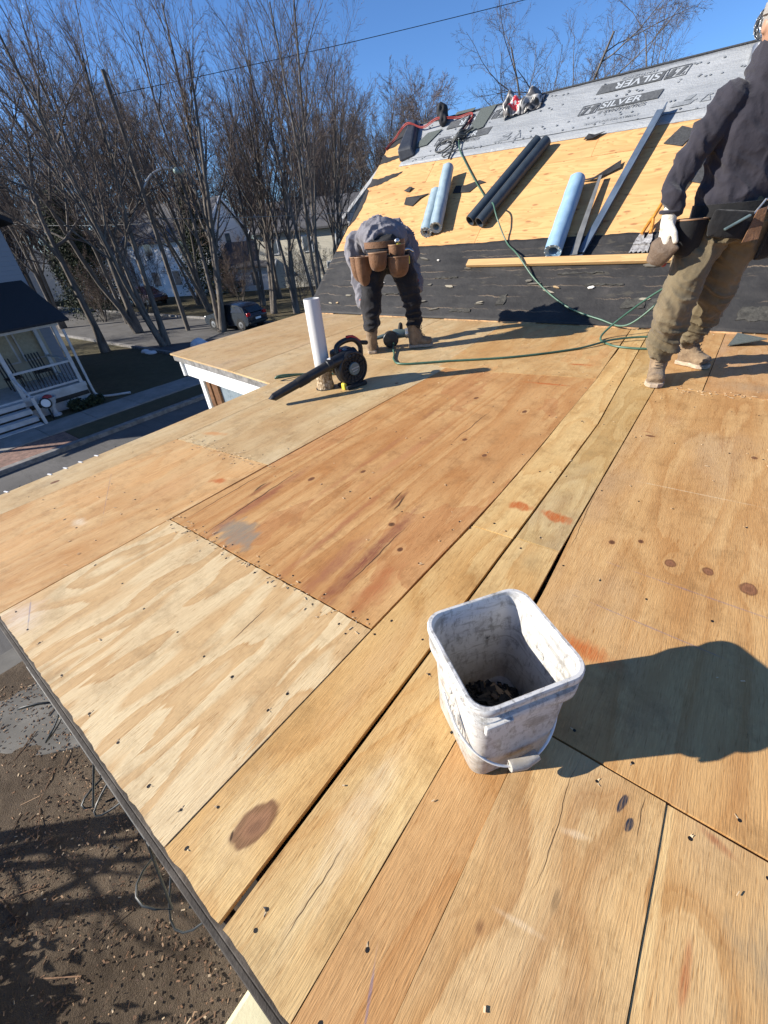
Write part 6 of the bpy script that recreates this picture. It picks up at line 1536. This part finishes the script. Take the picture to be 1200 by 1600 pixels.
def tubes(P, Rr, n):
    # P (N,K,3), Rr (N,K) -> verts, quads
    N, K, _ = P.shape
    d = np.gradient(P, axis=1); d /= np.linalg.norm(d, axis=2, keepdims=True) + 1e-9
    ref = np.where(np.abs(d[:, :1, 2:3]) > 0.9, np.array([[[1.0, 0, 0]]]), np.array([[[0, 0, 1.0]]]))
    a = np.cross(np.broadcast_to(ref, d.shape), d); a /= np.linalg.norm(a, axis=2, keepdims=True) + 1e-9
    b = np.cross(d, a)
    t_ = 2 * np.pi * np.arange(n) / n
    v = P[:, :, None, :] + Rr[:, :, None, None] * (a[:, :, None, :] * np.cos(t_)[None, None, :, None] + b[:, :, None, :] * np.sin(t_)[None, None, :, None])
    base = (np.arange(N) * K * n)[:, None, None] + (np.arange(K - 1) * n)[None, :, None]
    k = np.arange(n)[None, None, :]; k2 = (np.arange(n) + 1)[None, None, :] % n
    f = np.stack([base + k, base + k2, base + n + k2, base + n + k], -1).reshape(-1, 4)
    return v.reshape(-1, 3), f
def grow(seed, H, stems=1, r0=0.16, lean=0.12, spec=None, rmin=0.0055):
    rng = np.random.RandomState(seed)
    out = []
    az = rng.uniform(0, 2 * np.pi, stems); ln = lean * rng.uniform(0.4, 1.3, stems)
    D = np.stack([np.cos(az) * ln, np.sin(az) * ln, np.ones(stems)], 1); D /= np.linalg.norm(D, axis=1)[:, None]
    P0 = np.stack([np.cos(az) * 0.12 * (stems > 1), np.sin(az) * 0.12 * (stems > 1), np.zeros(stems)], 1)
    L = H * rng.uniform(0.8, 1.05, stems); Rr = r0 * rng.uniform(0.7, 1.1, stems)
    for lv, (K, sides, nch, ang, lr, wig, trop, tmin, rr) in enumerate(spec):
        N = len(P0); P = np.zeros((N, K, 3)); Dk = np.zeros((N, K, 3)); P[:, 0] = P0; d = D.copy(); Dk[:, 0] = d
        for k in range(1, K):
            d = d + rng.normal(0, wig, (N, 3)) + np.array([0, 0, trop])
            d /= np.linalg.norm(d, axis=1)[:, None]
            P[:, k] = P[:, k - 1] + d * (L / (K - 1))[:, None]; Dk[:, k] = d
        tt = np.linspace(0, 1, K)
        R_ = Rr[:, None] * (1 - 0.78 * tt[None, :] ** 0.9)
        if lv == 0: R_[:, 0] *= 1.35
        out.append((lv,) + tubes(P, R_, sides))
        if nch == 0: break
        M_ = N * nch; par = np.repeat(np.arange(N), nch)
        f = tmin + (1 - tmin) * (np.tile((np.arange(nch) + 0.5) / nch, N) + rng.uniform(-0.5, 0.5, M_) / nch); f = np.clip(f, 0.02, 0.99)
        x = f * (K - 1); i0 = np.minimum(x.astype(int), K - 2); w = (x - i0)[:, None]
        P0 = P[par, i0] * (1 - w) + P[par, i0 + 1] * w
        pd = Dk[par, i0] * (1 - w) + Dk[par, i0 + 1] * w; pd /= np.linalg.norm(pd, axis=1)[:, None]
        q = rng.normal(0, 1, (M_, 3)); q -= pd * (q * pd).sum(1)[:, None]; q /= np.linalg.norm(q, axis=1)[:, None]
        th = np.radians(ang * rng.uniform(0.65, 1.3, M_))
        D = pd * np.cos(th)[:, None] + q * np.sin(th)[:, None]
        L = L[par] * lr * (1.05 - 0.55 * f) * rng.uniform(0.6, 1.25, M_)
        Rr = np.minimum(Rr[par] * (1 - 0.78 * f) * rr, Rr[par] * 0.7) * rng.uniform(0.75, 1.1, M_); Rr = np.maximum(Rr, rmin)
    return out
t = NT('bark'); c = t.co(); n1 = t.noise(t.map(c, scale=(6, 6, 1.2)), 1.0, 5, 0.7); t.bump(n1, 0.8, 0.05)
M['bark'] = t.fin(t.ramp(n1, [(0.3, (0.06, 0.052, 0.045)), (0.7, (0.21, 0.185, 0.16))]), 0.9, 0, 0.2)
M['twig'] = simple('twig_bark', (0.115, 0.092, 0.078), 0.85, var=0.3, scale=2)
M['twig_red'] = simple('reddish_twig_bark', (0.135, 0.098, 0.080), 0.85, var=0.3, scale=2)
UPR = [(9, 8, 12, 30, 0.50, 0.05, 0.05, 0.30, 0.62), (7, 5, 8, 30, 0.52, 0.08, 0.07, 0.15, 0.60), (6, 4, 6, 30, 0.50, 0.10, 0.07, 0.12, 0.60), (4, 3, 4, 32, 0.50, 0.12, 0.05, 0.15, 0.7), (3, 3, 0, 0, 0, 0.12, 0.04, 0, 0)]
SPR = [(9, 8, 9, 52, 0.60, 0.07, 0.02, 0.36, 0.66), (8, 6, 8, 45, 0.55, 0.12, 0.03, 0.15, 0.62), (6, 4, 7, 42, 0.52, 0.15, 0.03, 0.12, 0.60), (5, 3, 5, 42, 0.52, 0.16, 0.02, 0.15, 0.7), (3, 3, 0, 0, 0, 0.15, 0.02, 0, 0)]
HAZ = [(7, 5, 12, 40, 0.55, 0.06, 0.04, 0.12, 0.6), (5, 3, 9, 36, 0.5, 0.1, 0.05, 0.12, 0.6), (4, 3, 8, 36, 0.5, 0.12, 0.05, 0.12, 0.7), (3, 3, 4, 38, 0.55, 0.12, 0.04, 0.15, 0.8), (3, 3, 0, 0, 0, 0.12, 0.03, 0, 0)]
def tree_meshes(seed, H, stems, r0, lean, spec, split=1, twig='twig', rmin=0.0055):
    lv = grow(seed, H, stems, r0, lean, spec, rmin)
    def join(ls):
        vs_, fs, o = [], [], 0
        for _, v, f in ls: vs_.append(v); fs.append(f + o); o += len(v)
        return np.concatenate(vs_), np.concatenate(fs)
    a = np_mesh('trunk', *join([l for l in lv if l[0] <= split]), M['bark']); b = np_mesh('crown', *join([l for l in lv if l[0] > split]), M[twig])
    for me in (a, b): me.polygons.foreach_set('use_smooth', [True] * len(me.polygons))
    return a, b
def plant(name, meshes, loc, rz, sc, label, cat='tree', group=None):
    T = thing(name, loc, label, cat, group)
    T.rotation_euler = (0, 0, rz); T.scale = (sc, sc, sc)
    for nm, me in zip(('trunk', 'crown'), meshes):
        o = bpy.data.objects.new(nm, me); COL.objects.link(o); o.parent = T
    return T
near = [
    ((-27.9, 9.8), 101, 13, 1, 0.24, 0.10, SPR, 'large bare tree at far left with thick leaning trunk by the street'),
    ((-25.2, 12.0), 102, 13, 4, 0.15, 0.22, UPR, 'multi stemmed bare tree clump beside the utility pole'),
    ((-25.0, 15.6), 103, 14, 3, 0.15, 0.20, UPR, 'bare tree clump of three trunks left of the dark car'),
    ((-26.4, 21.0), 104, 13, 2, 0.15, 0.13, UPR, 'bare twin trunked tree right of the dark car'),
    ((-24.6, 21.6), 105, 13.5, 3, 0.13, 0.12, UPR, 'slender bare tree left of the crouching worker'),
    ((-20.5, 19.9), 106, 12.5, 3, 0.12, 0.16, UPR, 'upright bare tree just beyond the left roof rake'),
    ((-31.5, 13.6), 109, 13, 2, 0.20, 0.25, SPR, 'crooked bare tree between the far left tree and the utility pole'),
    ((-30.0, 6.6), 107, 12, 1, 0.22, 0.10, SPR, 'spreading bare tree at the left frame edge behind the porch house'),
    ((-23.5, 24.5), 108, 12.5, 3, 0.12, 0.14, UPR, 'upright bare tree in front of the white gabled house'),
]
near_m = {}
for (xy, sd_, H_, st_, r_, ln_, sp_, lb_) in near:
    near_m[sd_] = tree_meshes(sd_, H_, st_, r_ * 1.15, ln_, sp_, 1, 'twig_red' if sp_ is UPR else 'twig')
    plant('bare_tree', near_m[sd_], (*xy, GZ), 0, 1, lb_, group='bare trees along the street')
for (x, y, sd_, rz_, sc_, lb_) in ((-33.5, 20.5, 103, 2.0, 1.0, 'bare tree on the far verge just left of the garage'), (-30.5, 23.5, 104, 1.2, 0.95, 'bare tree on the far verge right of the garage'), (-37.0, 15.5, 102, 3.1, 1.0, 'bare tree clump across the street behind the far left tree'), (-32.5, 27.0, 105, 4.2, 1.0, 'bare tree in front of the cream house'), (-39.0, 23.0, 108, 0.8, 1.05, 'bare tree in front of the house behind the lamp'), (-27.0, 29.5, 106, 2.6, 1.0, 'bare tree between the cream and the gabled house'), (-42.0, 12.5, 105, 5.2, 1.05, 'bare tree across the street above the porch roof')):
    plant('bare_tree', near_m[sd_], (x, y, GZ), rz_, sc_, lb_, group='bare trees across the street')
# bare trees behind the ridge on the right
OAK = [(9, 8, 12, 40, 0.60, 0.08, 0.01, 0.15, 0.62), (8, 6, 10, 42, 0.52, 0.12, 0.02, 0.12, 0.60), (6, 4, 7, 42, 0.52, 0.15, 0.02, 0.10, 0.62), (4, 3, 5, 42, 0.52, 0.16, 0.02, 0.12, 0.7), (3, 3, 0, 0, 0, 0.15, 0.02, 0, 0)]
oakm = tree_meshes(201, 14, 3, 0.20, 0.45, OAK)
plant('bare_tree', oakm, (-10.6, 31.5, GZ), 0.4, 1.0, 'wide spreading bare tree behind the ridge at centre right', group='bare trees behind the ridge')
plant('bare_tree', oakm, (-14.4, 27.6, GZ), 2.9, 0.74, 'low leaning bare tree behind the plastic bag at the ridge', group='bare trees behind the ridge')
plant('bare_tree', tree_meshes(203, 13, 2, 0.16, 0.30, OAK), (-7.2, 36.5, GZ), 2.0, 0.98, 'bare tree behind the ridge near the roof vent', group='bare trees behind the ridge')
# the far wood: a few shapes, each trunk its own tree
protos = [tree_meshes(301 + k, 14, 1 + k % 2, 0.17, 0.10, HAZ, 0, 'twig_red' if k % 2 else 'twig', 0.011) for k in range(4)]
r10 = random.Random(4); spots = []
for k in range(84):
    az = rad(r10.uniform(-88, -31)); rg = r10.uniform(60, 98)
    spots.append((rg * math.sin(az), rg * math.cos(az)))
spots.sort(key=lambda p: p[0] / p[1])
for k, (x, y) in enumerate(spots):
    plant('bare_tree', protos[k % 4], (x, y, GZ), r10.uniform(0, 6.28), r10.uniform(1.0, 1.35) * (0.95 if x / y > -0.95 else 1.0), 'bare tree in the hazy wood beyond the houses', group='far bare trees beyond the houses')
# bushy thicket in front of the far houses
brush = [tree_meshes(351 + k, 5.0, 4, 0.05, 0.45, HAZ, 0, 'twig_red' if k else 'twig') for k in range(2)]
for k in range(5):
    az = rad(-84 + 40 * (k + r10.uniform(0.1, 0.9)) / 5); rg = r10.uniform(34, 46)
    plant('brush', brush[k % 2], (rg * math.sin(az), rg * math.cos(az), GZ), r10.uniform(0, 6.28), r10.uniform(0.8, 1.15), 'leafless brush clump in front of the far houses', 'bush', 'leafless brush beyond the cross street')
# dark evergreens among them
t = NT('evergreen_leaf'); v = t.n('ShaderNodeNewGeometry').outputs['Random Per Island']
M['evergreen'] = t.fin(t.ramp(v, [(0.0, (0.010, 0.018, 0.008)), (0.5, (0.022, 0.035, 0.014)), (1.0, (0.045, 0.060, 0.024))]), 0.8)
def evergreen(loc, H, R, seed, label):
    rng = np.random.RandomState(seed); T = thing('evergreen_tree', loc, label, 'tree', 'dark evergreens')
    MB().tube([V(loc), V(loc) + V((0, 0, H * 0.95))], [0.18, 0.03], 7).build('trunk', M['bark'], T)
    cs = []
    for k in range(260):
        f = rng.uniform(0.12, 1.0) ; rr_ = R * (1 - f) ** 0.7 * rng.uniform(0.35, 1.1) + 0.1; a = rng.uniform(0, 6.28)
        cs.append((rr_ * math.cos(a), rr_ * math.sin(a), f * H - 0.15 * rr_))
    vv, ff = leafcloud(rng, cs, 20000, 0.085, 0.34)
    me = np_mesh('crown', vv, ff, M['evergreen']); o = bpy.data.objects.new('crown', me); COL.objects.link(o); o.parent = T
evergreen((-44, 16.5, GZ), 8.5, 2.6, 1, 'dark evergreen behind the large bare tree at far left')
evergreen((-41, 26.0, GZ), 9.0, 2.4, 2, 'dark evergreen behind the street lamp')
evergreen((-44, 40.5, GZ), 8.0, 2.4, 3, 'dark evergreen beside the cream house')
# low shrubs by the porch
def shrub(x, y, r, seed, label):
    rng = np.random.RandomState(seed); T = thing('shrub', (x, y, GZ), label, 'shrub')
    cs = [tuple(np.array([rng.normal(0, r * 0.42), rng.normal(0, r * 0.42), abs(rng.normal(r * 0.5, r * 0.3))])) for _ in range(40)]
    vv, ff = leafcloud(rng, cs, int(1800 * max(1, r * 4)), 0.05, r * 0.15)
    o = bpy.data.objects.new('foliage', np_mesh('foliage', vv, ff, M['evergreen'])); COL.objects.link(o); o.parent = T
    MB().tube([V((x, y, GZ)), V((x, y, GZ + r))], 0.03, 6).build('stem', M['bark'], T)
shrub(-18.1, 4.65, 0.30, 5, 'dark round shrub nearer the porch steps')
shrub(-18.1, 5.25, 0.28, 6, 'dark round shrub nearer the porch corner')
# low growth added left of the eave, unseen, to cast shade on the yard
plant('bare_tree', tree_meshes(401, 3.0, 3, 0.14, 0.30, [(9, 8, 4, 45, 0.6, 0.07, 0.02, 0.3, 0.66), (7, 6, 4, 45, 0.55, 0.12, 0.03, 0.2, 0.6), (5, 4, 3, 42, 0.5, 0.15, 0.03, 0.2, 0.6), (3, 3, 0, 0, 0, 0.15, 0.02, 0, 0)]), (-5.9, -3.3, GZ), 0.7, 1.0, 'unseen small bare tree added to shade the dirt yard')
shrub(-3.5, -2.6, 0.65, 16, 'unseen dark shrub added to shade the yard near the porch post')

# ------------------------------------------------------------------ houses beyond the cross street
def house(name, loc, rz, w, d, h, rh, wall, roof, label, wins=(), porch=False):
    T = thing(name, loc, label, 'house'); T.rotation_euler = (0, 0, rz); L = V(loc)
    def bb(x0, x1, y0, y1, z0, z1, nm, mat, par=T, **k): return MB().bx(L.x + x0, L.x + x1, L.y + y0, L.y + y1, L.z + z0, L.z + z1).build(nm, mat, par, **k)
    bb(-w / 2, w / 2, -d / 2, d / 2, 0, h, 'wall', wall)
    g = MB(); e = 0.35
    g.rings([[L + V((x, -d / 2 - e, h - e * rh / (d / 2))), L + V((x, 0, h + rh)), L + V((x, d / 2 + e, h - e * rh / (d / 2))), L + V((x, d / 2 + e, h - e * rh / (d / 2) + 0.16)), L + V((x, 0, h + rh + 0.18)), L + V((x, -d / 2 - e, h - e * rh / (d / 2) + 0.16))] for x in (-w / 2 - 0.3, w / 2 + 0.3)])
    g.build('roof', roof, T, fixn=True)
    for s_ in (-1, 1):
        MB().add([L + V((s_ * (w / 2 - 0.002), -d / 2, h)), L + V((s_ * (w / 2 - 0.002), d / 2, h)), L + V((s_ * (w / 2 - 0.002), 0, h + rh))], [(0, 1, 2)]).build('gable', wall, T)
        for q in (-1, 1): MB().bar(L + V((s_ * (w / 2 + 0.32), q * (d / 2 + e), h - e * rh / (d / 2) + 0.06)), L + V((s_ * (w / 2 + 0.32), 0, h + rh + 0.08)), 0.05, 0.22).build('barge_board', M['white_paint'], T)
    for (face, u, z, ww, hh) in wins:
        if face == 'x':
            o = bb(w / 2 + 0.005, w / 2 + 0.07, u - ww / 2, u + ww / 2, z, z + hh, 'window', M['white_paint']); bb(w / 2 + 0.072, w / 2 + 0.08, u - ww / 2 + 0.1, u + ww / 2 - 0.1, z + 0.1, z + hh - 0.1, 'pane', M['glass'], o)
        else:
            o = bb(u - ww / 2, u + ww / 2, -d / 2 - 0.07, -d / 2 - 0.005, z, z + hh, 'window', M['white_paint']); bb(u - ww / 2 + 0.1, u + ww / 2 - 0.1, -d / 2 - 0.08, -d / 2 - 0.072, z + 0.1, z + hh - 0.1, 'pane', M['glass'], o)
    return T, bb
W4 = [('y', -2.4, 1.0, 1.1, 1.5), ('y', 0.4, 1.0, 1.1, 1.5), ('y', 2.8, 1.0, 1.1, 1.5), ('y', -2.2, 3.8, 1.1, 1.4), ('y', 2.2, 3.8, 1.1, 1.4), ('x', -1.8, 1.0, 1.1, 1.5), ('x', 1.8, 1.0, 1.1, 1.5), ('x', 0, 3.9, 1.1, 1.4)]
house('gabled_house', (-28.6, 41.0, GZ), 0.35 - math.pi / 2, 9, 8.0, 5.6, 3.2, M['white_siding'], M['grey_roof'], 'white gabled house partly hidden by the left roof rake', [('x', 0.0, 6.2, 0.9, 1.3), ('x', -2.2, 3.6, 1.1, 1.5), ('x', 1.9, 3.6, 1.1, 1.5), ('x', -1.5, 0.8, 1.1, 1.5), ('y', 0, 3.6, 1.1, 1.5)])
house('cream_house', (-36.5, 37.0, GZ), 0.45, 11, 7, 5.0, 2.2, M['cream_lap'], M['grey_roof'], 'cream sided house behind bare trees left of the gabled one', [('y', -3.6, 3.0, 1.0, 1.4), ('y', 0, 3.0, 1.0, 1.4), ('y', 3.4, 3.0, 1.0, 1.4), ('x', 0, 3.0, 1.0, 1.4), ('y', 2.2, 0.5, 1.0, 1.6)])
house('garage', (-42.5, 33.0, GZ), 0.45, 6.5, 5.5, 2.3, 1.9, M['white_siding'], M['grey_roof'], 'low white garage with grey roof behind the parked pickup', [('y', 1.0, 0.4, 1.0, 1.4)])
house('grey_house', (-50.0, 30.5, GZ), 0.35, 10, 8, 5.2, 3.0, M['white_siding'], M['grey_roof'], 'tall white house behind the street lamp', W4)
house('white_house', (-62.0, 27.0, GZ), 0.3, 10, 8, 4.2, 2.6, M['white_siding'], M['grey_roof'], 'white house with railed porch beyond the far left tree', W4[:3] + [('x', 0, 1.0, 1.1, 1.5)])
house('white_house', (-74.0, 18.0, GZ), 0.2, 10, 8, 4.6, 2.8, M['white_siding'], M['dark_roof'], 'white house at the far left edge beyond the street', W4[:3])

# ------------------------------------------------------------------ utility pole with lamp, wires
UP = thing('utility_pole', (-28.1, 15.2, GZ), 'wooden utility pole with curved street lamp arm among bare trees', 'utility pole')
MB().tube([V((-28.1, 15.2, GZ)), V((-28.05, 15.25, 8.4))], [0.14, 0.10], 10).build('pole', M['bark'], UP, smooth=40)
MB().tube(spline([V((-28.08, 15.22, 3.7)), V((-27.85, 15.9, 4.35)), V((-27.5, 16.6, 4.6)), V((-27.25, 17.0, 4.55))], 6), 0.06, 8).build('lamp_arm', simple('pale_aluminium', (0.55, 0.56, 0.56), 0.4, 0.6), UP, smooth=50)
MB().ell((-27.1, 17.2, 4.45), (0.28, 0.42, 0.20), Matrix.Rotation(0.6, 3, 'Z')).build('lamp_head', simple('pale_green_lamp', (0.42, 0.56, 0.52), 0.3), UP, smooth=180)
def wire(a, b, sag, label, r=0.012, mat=None):
    a, b = V(a), V(b); pts = [a + (b - a) * f - V((0, 0, sag * 4 * f * (1 - f))) for f in np.linspace(0, 1, 25)]
    tag(MB().tube(pts, r, 5).build('power_line', mat or M['black_matte'], None), label, 'power line')
wire((-28.06, 15.24, 7.5), (0.1, 39.3, 11.1), 0.25, 'dark overhead wire crossing the blue sky', 0.014)
wire((-28.0, 15.3, 2.4), (-9.5, 34.0, 1.9), 0.4, 'pale service wire sagging across the trees', 0.018, M['galv'])
wire((-28.1, 15.2, 2.2), (-46.0, 6.0, 4.6), 0.4, 'service wire running off to the left', 0.018, M['galv'])

# ------------------------------------------------------------------ cars
def glassy(name, col, rough=0.25, spec=0.6):
    t = NT(name); c = t.co(); n1 = t.noise(c, 3, 4, 0.6); m = t.fin(t.ramp(n1, [(0.3, tuple(x * 0.85 for x in col)), (0.7, col)]), rough, 0.0, spec); t.b.inputs['Coat Weight'].default_value = 0.6; return m
def car(name, loc, rz, col, label, cat, pickup=False, snow=False):
    T = thing(name, loc, label, cat); T.rotation_euler = (0, 0, rz); L = V(loc)
    paint = glassy(name + '_paint', col)
    # side profile (x forward, z up), lofted across the width with tumblehome
    if pickup: prof = [(-2.6, 0.55), (-2.62, 1.05), (-0.75, 1.08), (-0.62, 1.75), (0.75, 1.78), (1.25, 1.15), (2.5, 1.05), (2.6, 0.60), (2.3, 0.38), (-2.4, 0.38)]
    else: prof = [(-2.20, 0.45), (-2.24, 0.85), (-2.05, 1.05), (-1.75, 1.45), (-1.35, 1.60), (-0.2, 1.66), (0.5, 1.58), (1.15, 1.08), (2.0, 0.92), (2.22, 0.70), (2.22, 0.40), (1.9, 0.28), (-2.0, 0.28)]
    R = []
    for yy, kz, sh in ((-0.90, 0.0, 0.90), (-0.88, 0.4, 0.98), (-0.70, 1.0, 1.0), (0.70, 1.0, 1.0), (0.88, 0.4, 0.98), (0.90, 0.0, 0.90)):
        ring = []
        for x, z in prof:
            y_ = yy
            if z > 1.1: y_ = yy * 0.84
            ring.append(L + V((x * (0.985 if abs(yy) > 0.85 else 1), y_, z if abs(yy) < 0.85 else 0.3 + (z - 0.3) * (0.985 if z < 1.2 else 0.97))))
        R.append(ring)
    MB().rings(R).build('body', paint, T, smooth=30, fixn=True, bevel=0.03)
    gl = NT(name + '_glass').fin((0.012, 0.015, 0.018), 0.08, 0, 0.8)
    if pickup: ws = [(-0.55, 1.15), (-0.48, 1.66), (0.68, 1.68), (1.02, 1.15)]
    else: ws = [(-1.80, 1.14), (-1.50, 1.45), (-0.2, 1.56), (0.42, 1.50), (0.92, 1.12)]
    for s_ in (-1, 1):
        MB().add([L + V((x, s_ * (0.905 if z < 1.2 else 0.79), z)) for x, z in ws] + [L + V((x, s_ * (0.88 if z < 1.2 else 0.765), z)) for x, z in ws], [tuple(range(len(ws))), tuple(range(len(ws), 2 * len(ws)))[::-1]] + [(i, (i + 1) % len(ws), len(ws) + (i + 1) % len(ws), len(ws) + i) for i in range(len(ws))]).build('side_window', gl, T, fixn=True)
    if not pickup: MB().box(L + V((-1.96, 0, 1.25)), (0.03, 1.25, 0.40), Matrix.Rotation(rad(36), 3, 'Y')).build('rear_window', gl, T)
    if snow: MB().box(L + V((0.05, 0, 1.82)), (1.3, 1.3, 0.10)).build('windscreen_cover', simple('pale_tarp', (0.62, 0.70, 0.78), 0.5), T, bevel=0.04)
    wx = (-1.6, 1.62) if pickup else (-1.38, 1.38)
    for x in wx:
        for s_ in (-1, 1):
            wo2 = MB().lathe([(0.20, -0.11), (0.33, -0.11), (0.345, -0.08), (0.345, 0.08), (0.33, 0.11), (0.20, 0.11)], L + V((x, s_ * 0.80, 0.345)), (0, s_, 0), 24).build('wheel', M['black_matte'], T, smooth=40)
            MB().lathe([(0.20, 0.08), (0.205, 0.118), (0.19, 0.122), (0.05, 0.108), (0.0, 0.112)], L + V((x, s_ * 0.80, 0.345)), (0, s_, 0), 20).build('rim', M['alu'], wo2, smooth=40)
            MB().lathe([(0.40, 0.0), (0.40, 0.115), (0.36, 0.116), (0.36, 0.0)], L + V((x, s_ * 0.80, 0.36)), (0, s_, 0), 24, False, False).build('wheel_arch', M['black_matte'], T, smooth=40)
    tl = simple(name + '_tail', (0.45, 0.012, 0.015), 0.25)
    xb = -2.62 if pickup else -2.14
    for s_ in (-1, 1): MB().box(L + V((xb, s_ * 0.74, 0.98)), (0.12, 0.30, 0.22)).build('tail_light', tl, T, bevel=0.03)
    MB().box(L + V((xb - 0.10 if not pickup else xb - 0.03, 0, 0.70)), (0.02, 0.50, 0.13)).build('number_plate', M['white_paint'], T)
    for s_ in (-1, 1): MB().box(L + V((2.56 if pickup else 2.14, s_ * 0.68, 0.80)), (0.12, 0.34, 0.16)).build('headlight', M['alu'], T, bevel=0.03)
    MB().box(L + V((-2.2 if not pickup else -2.62, 0, 0.48)), (0.16, 1.72, 0.16)).build('rear_bumper', M['black_matte'], T, bevel=0.04)
    return T
car('parked_car', (-25.0, 16.9, GZ + 0.01), math.pi + 0.12, (0.018, 0.024, 0.035), 'dark blue hatchback with red tail light on the cross street', 'car').scale = (0.9, 0.9, 0.88)
car('parked_pickup', (-44.0, 29.3, GZ), 0.3, (0.02, 0.03, 0.05), 'dark pickup with pale covered cab in front of the garage', 'pickup', True, True)
car('parked_car', (-46.5, 22.0, GZ), 0.1, (0.06, 0.012, 0.014), 'dark red car parked on the lawn left of the pickup', 'car')
# old snow heaps left along the kerb
M['snow'] = simple('old_snow', (0.70, 0.72, 0.75), 0.7, var=0.1, scale=3, bump=0.3)
for (x, y, L, w, h, lb) in ((-21.9, 12.6, 1.3, 0.55, 0.42, 'largest heap of old snow beside the projecting deck corner'), (-30.2, 18.6, 0.5, 0.25, 0.16, 'small snow patch on the far kerb left of the dark car'), (-24.6, 10.7, 0.6, 0.3, 0.14, 'flat snow patch on the near corner by the tree clump')):
    sm = MB()
    for k in range(4): sm.ell((x + (k - 1.5) * L * 0.42, y + 0.12 * math.sin(k * 2.1) * w, GZ + 0.02), (L * 0.42, w * (0.8 + 0.2 * math.sin(k * 3)), h * (0.75 + 0.25 * math.cos(k * 2))))
    so2 = organic(sm, 'snow_heap', M['snow'], None, 0.05, 4, lambda P: 0.05 * vnoise(P * 3.3))
    tag(so2, lb, 'snow')

# ------------------------------------------------------------------ roof turbine vent at the ridge
VS = 0.76
VT = thing('turbine_vent', RP(-0.53, 3.46, 0), 'round metal turbine vent on the ridge beside the standing worker', 'roof vent')
vb = RP(-0.53, 3.46, 0.0)
MB().lathe([(0.13, -0.05), (0.13, 0.105), (0.12, 0.12), (0.115, 0.12)], vb, (0, 0, 1), 24).build('collar', M['alu'], VT, smooth=40)
for k in range(16):
    a = 2 * math.pi * k / 16
    pts = [vb + V((0.20 * math.sin(q) ** 0.8 * math.cos(a + 0.5 * q), 0.20 * math.sin(q) ** 0.8 * math.sin(a + 0.5 * q), 0.36 - 0.19 * math.cos(q))) * VS for q in np.linspace(0.5, 2.65, 7)]
    fn = MB(); 
    for i_ in range(6):
        p, q = pts[i_], pts[i_ + 1]; out_ = (p - vb); out_.z = 0; out_.normalize(); tg = V((-out_.y, out_.x, 0))
        fn.add([p - tg * 0.018, p + tg * 0.018 + out_ * 0.014, q + tg * 0.018 + out_ * 0.014, q - tg * 0.018], [(0, 1, 2, 3)])
    o = fn.build('fin', M['alu'], VT, smooth=60); so = o.modifiers.new('t', 'SOLIDIFY'); so.thickness = 0.003
MB().lathe([(0.12, 0.0), (0.11, 0.02), (0.0, 0.035)], vb + V((0, 0, 0.52 * VS)), (0, 0, 1), 20).build('cap', M['alu'], VT, smooth=40)
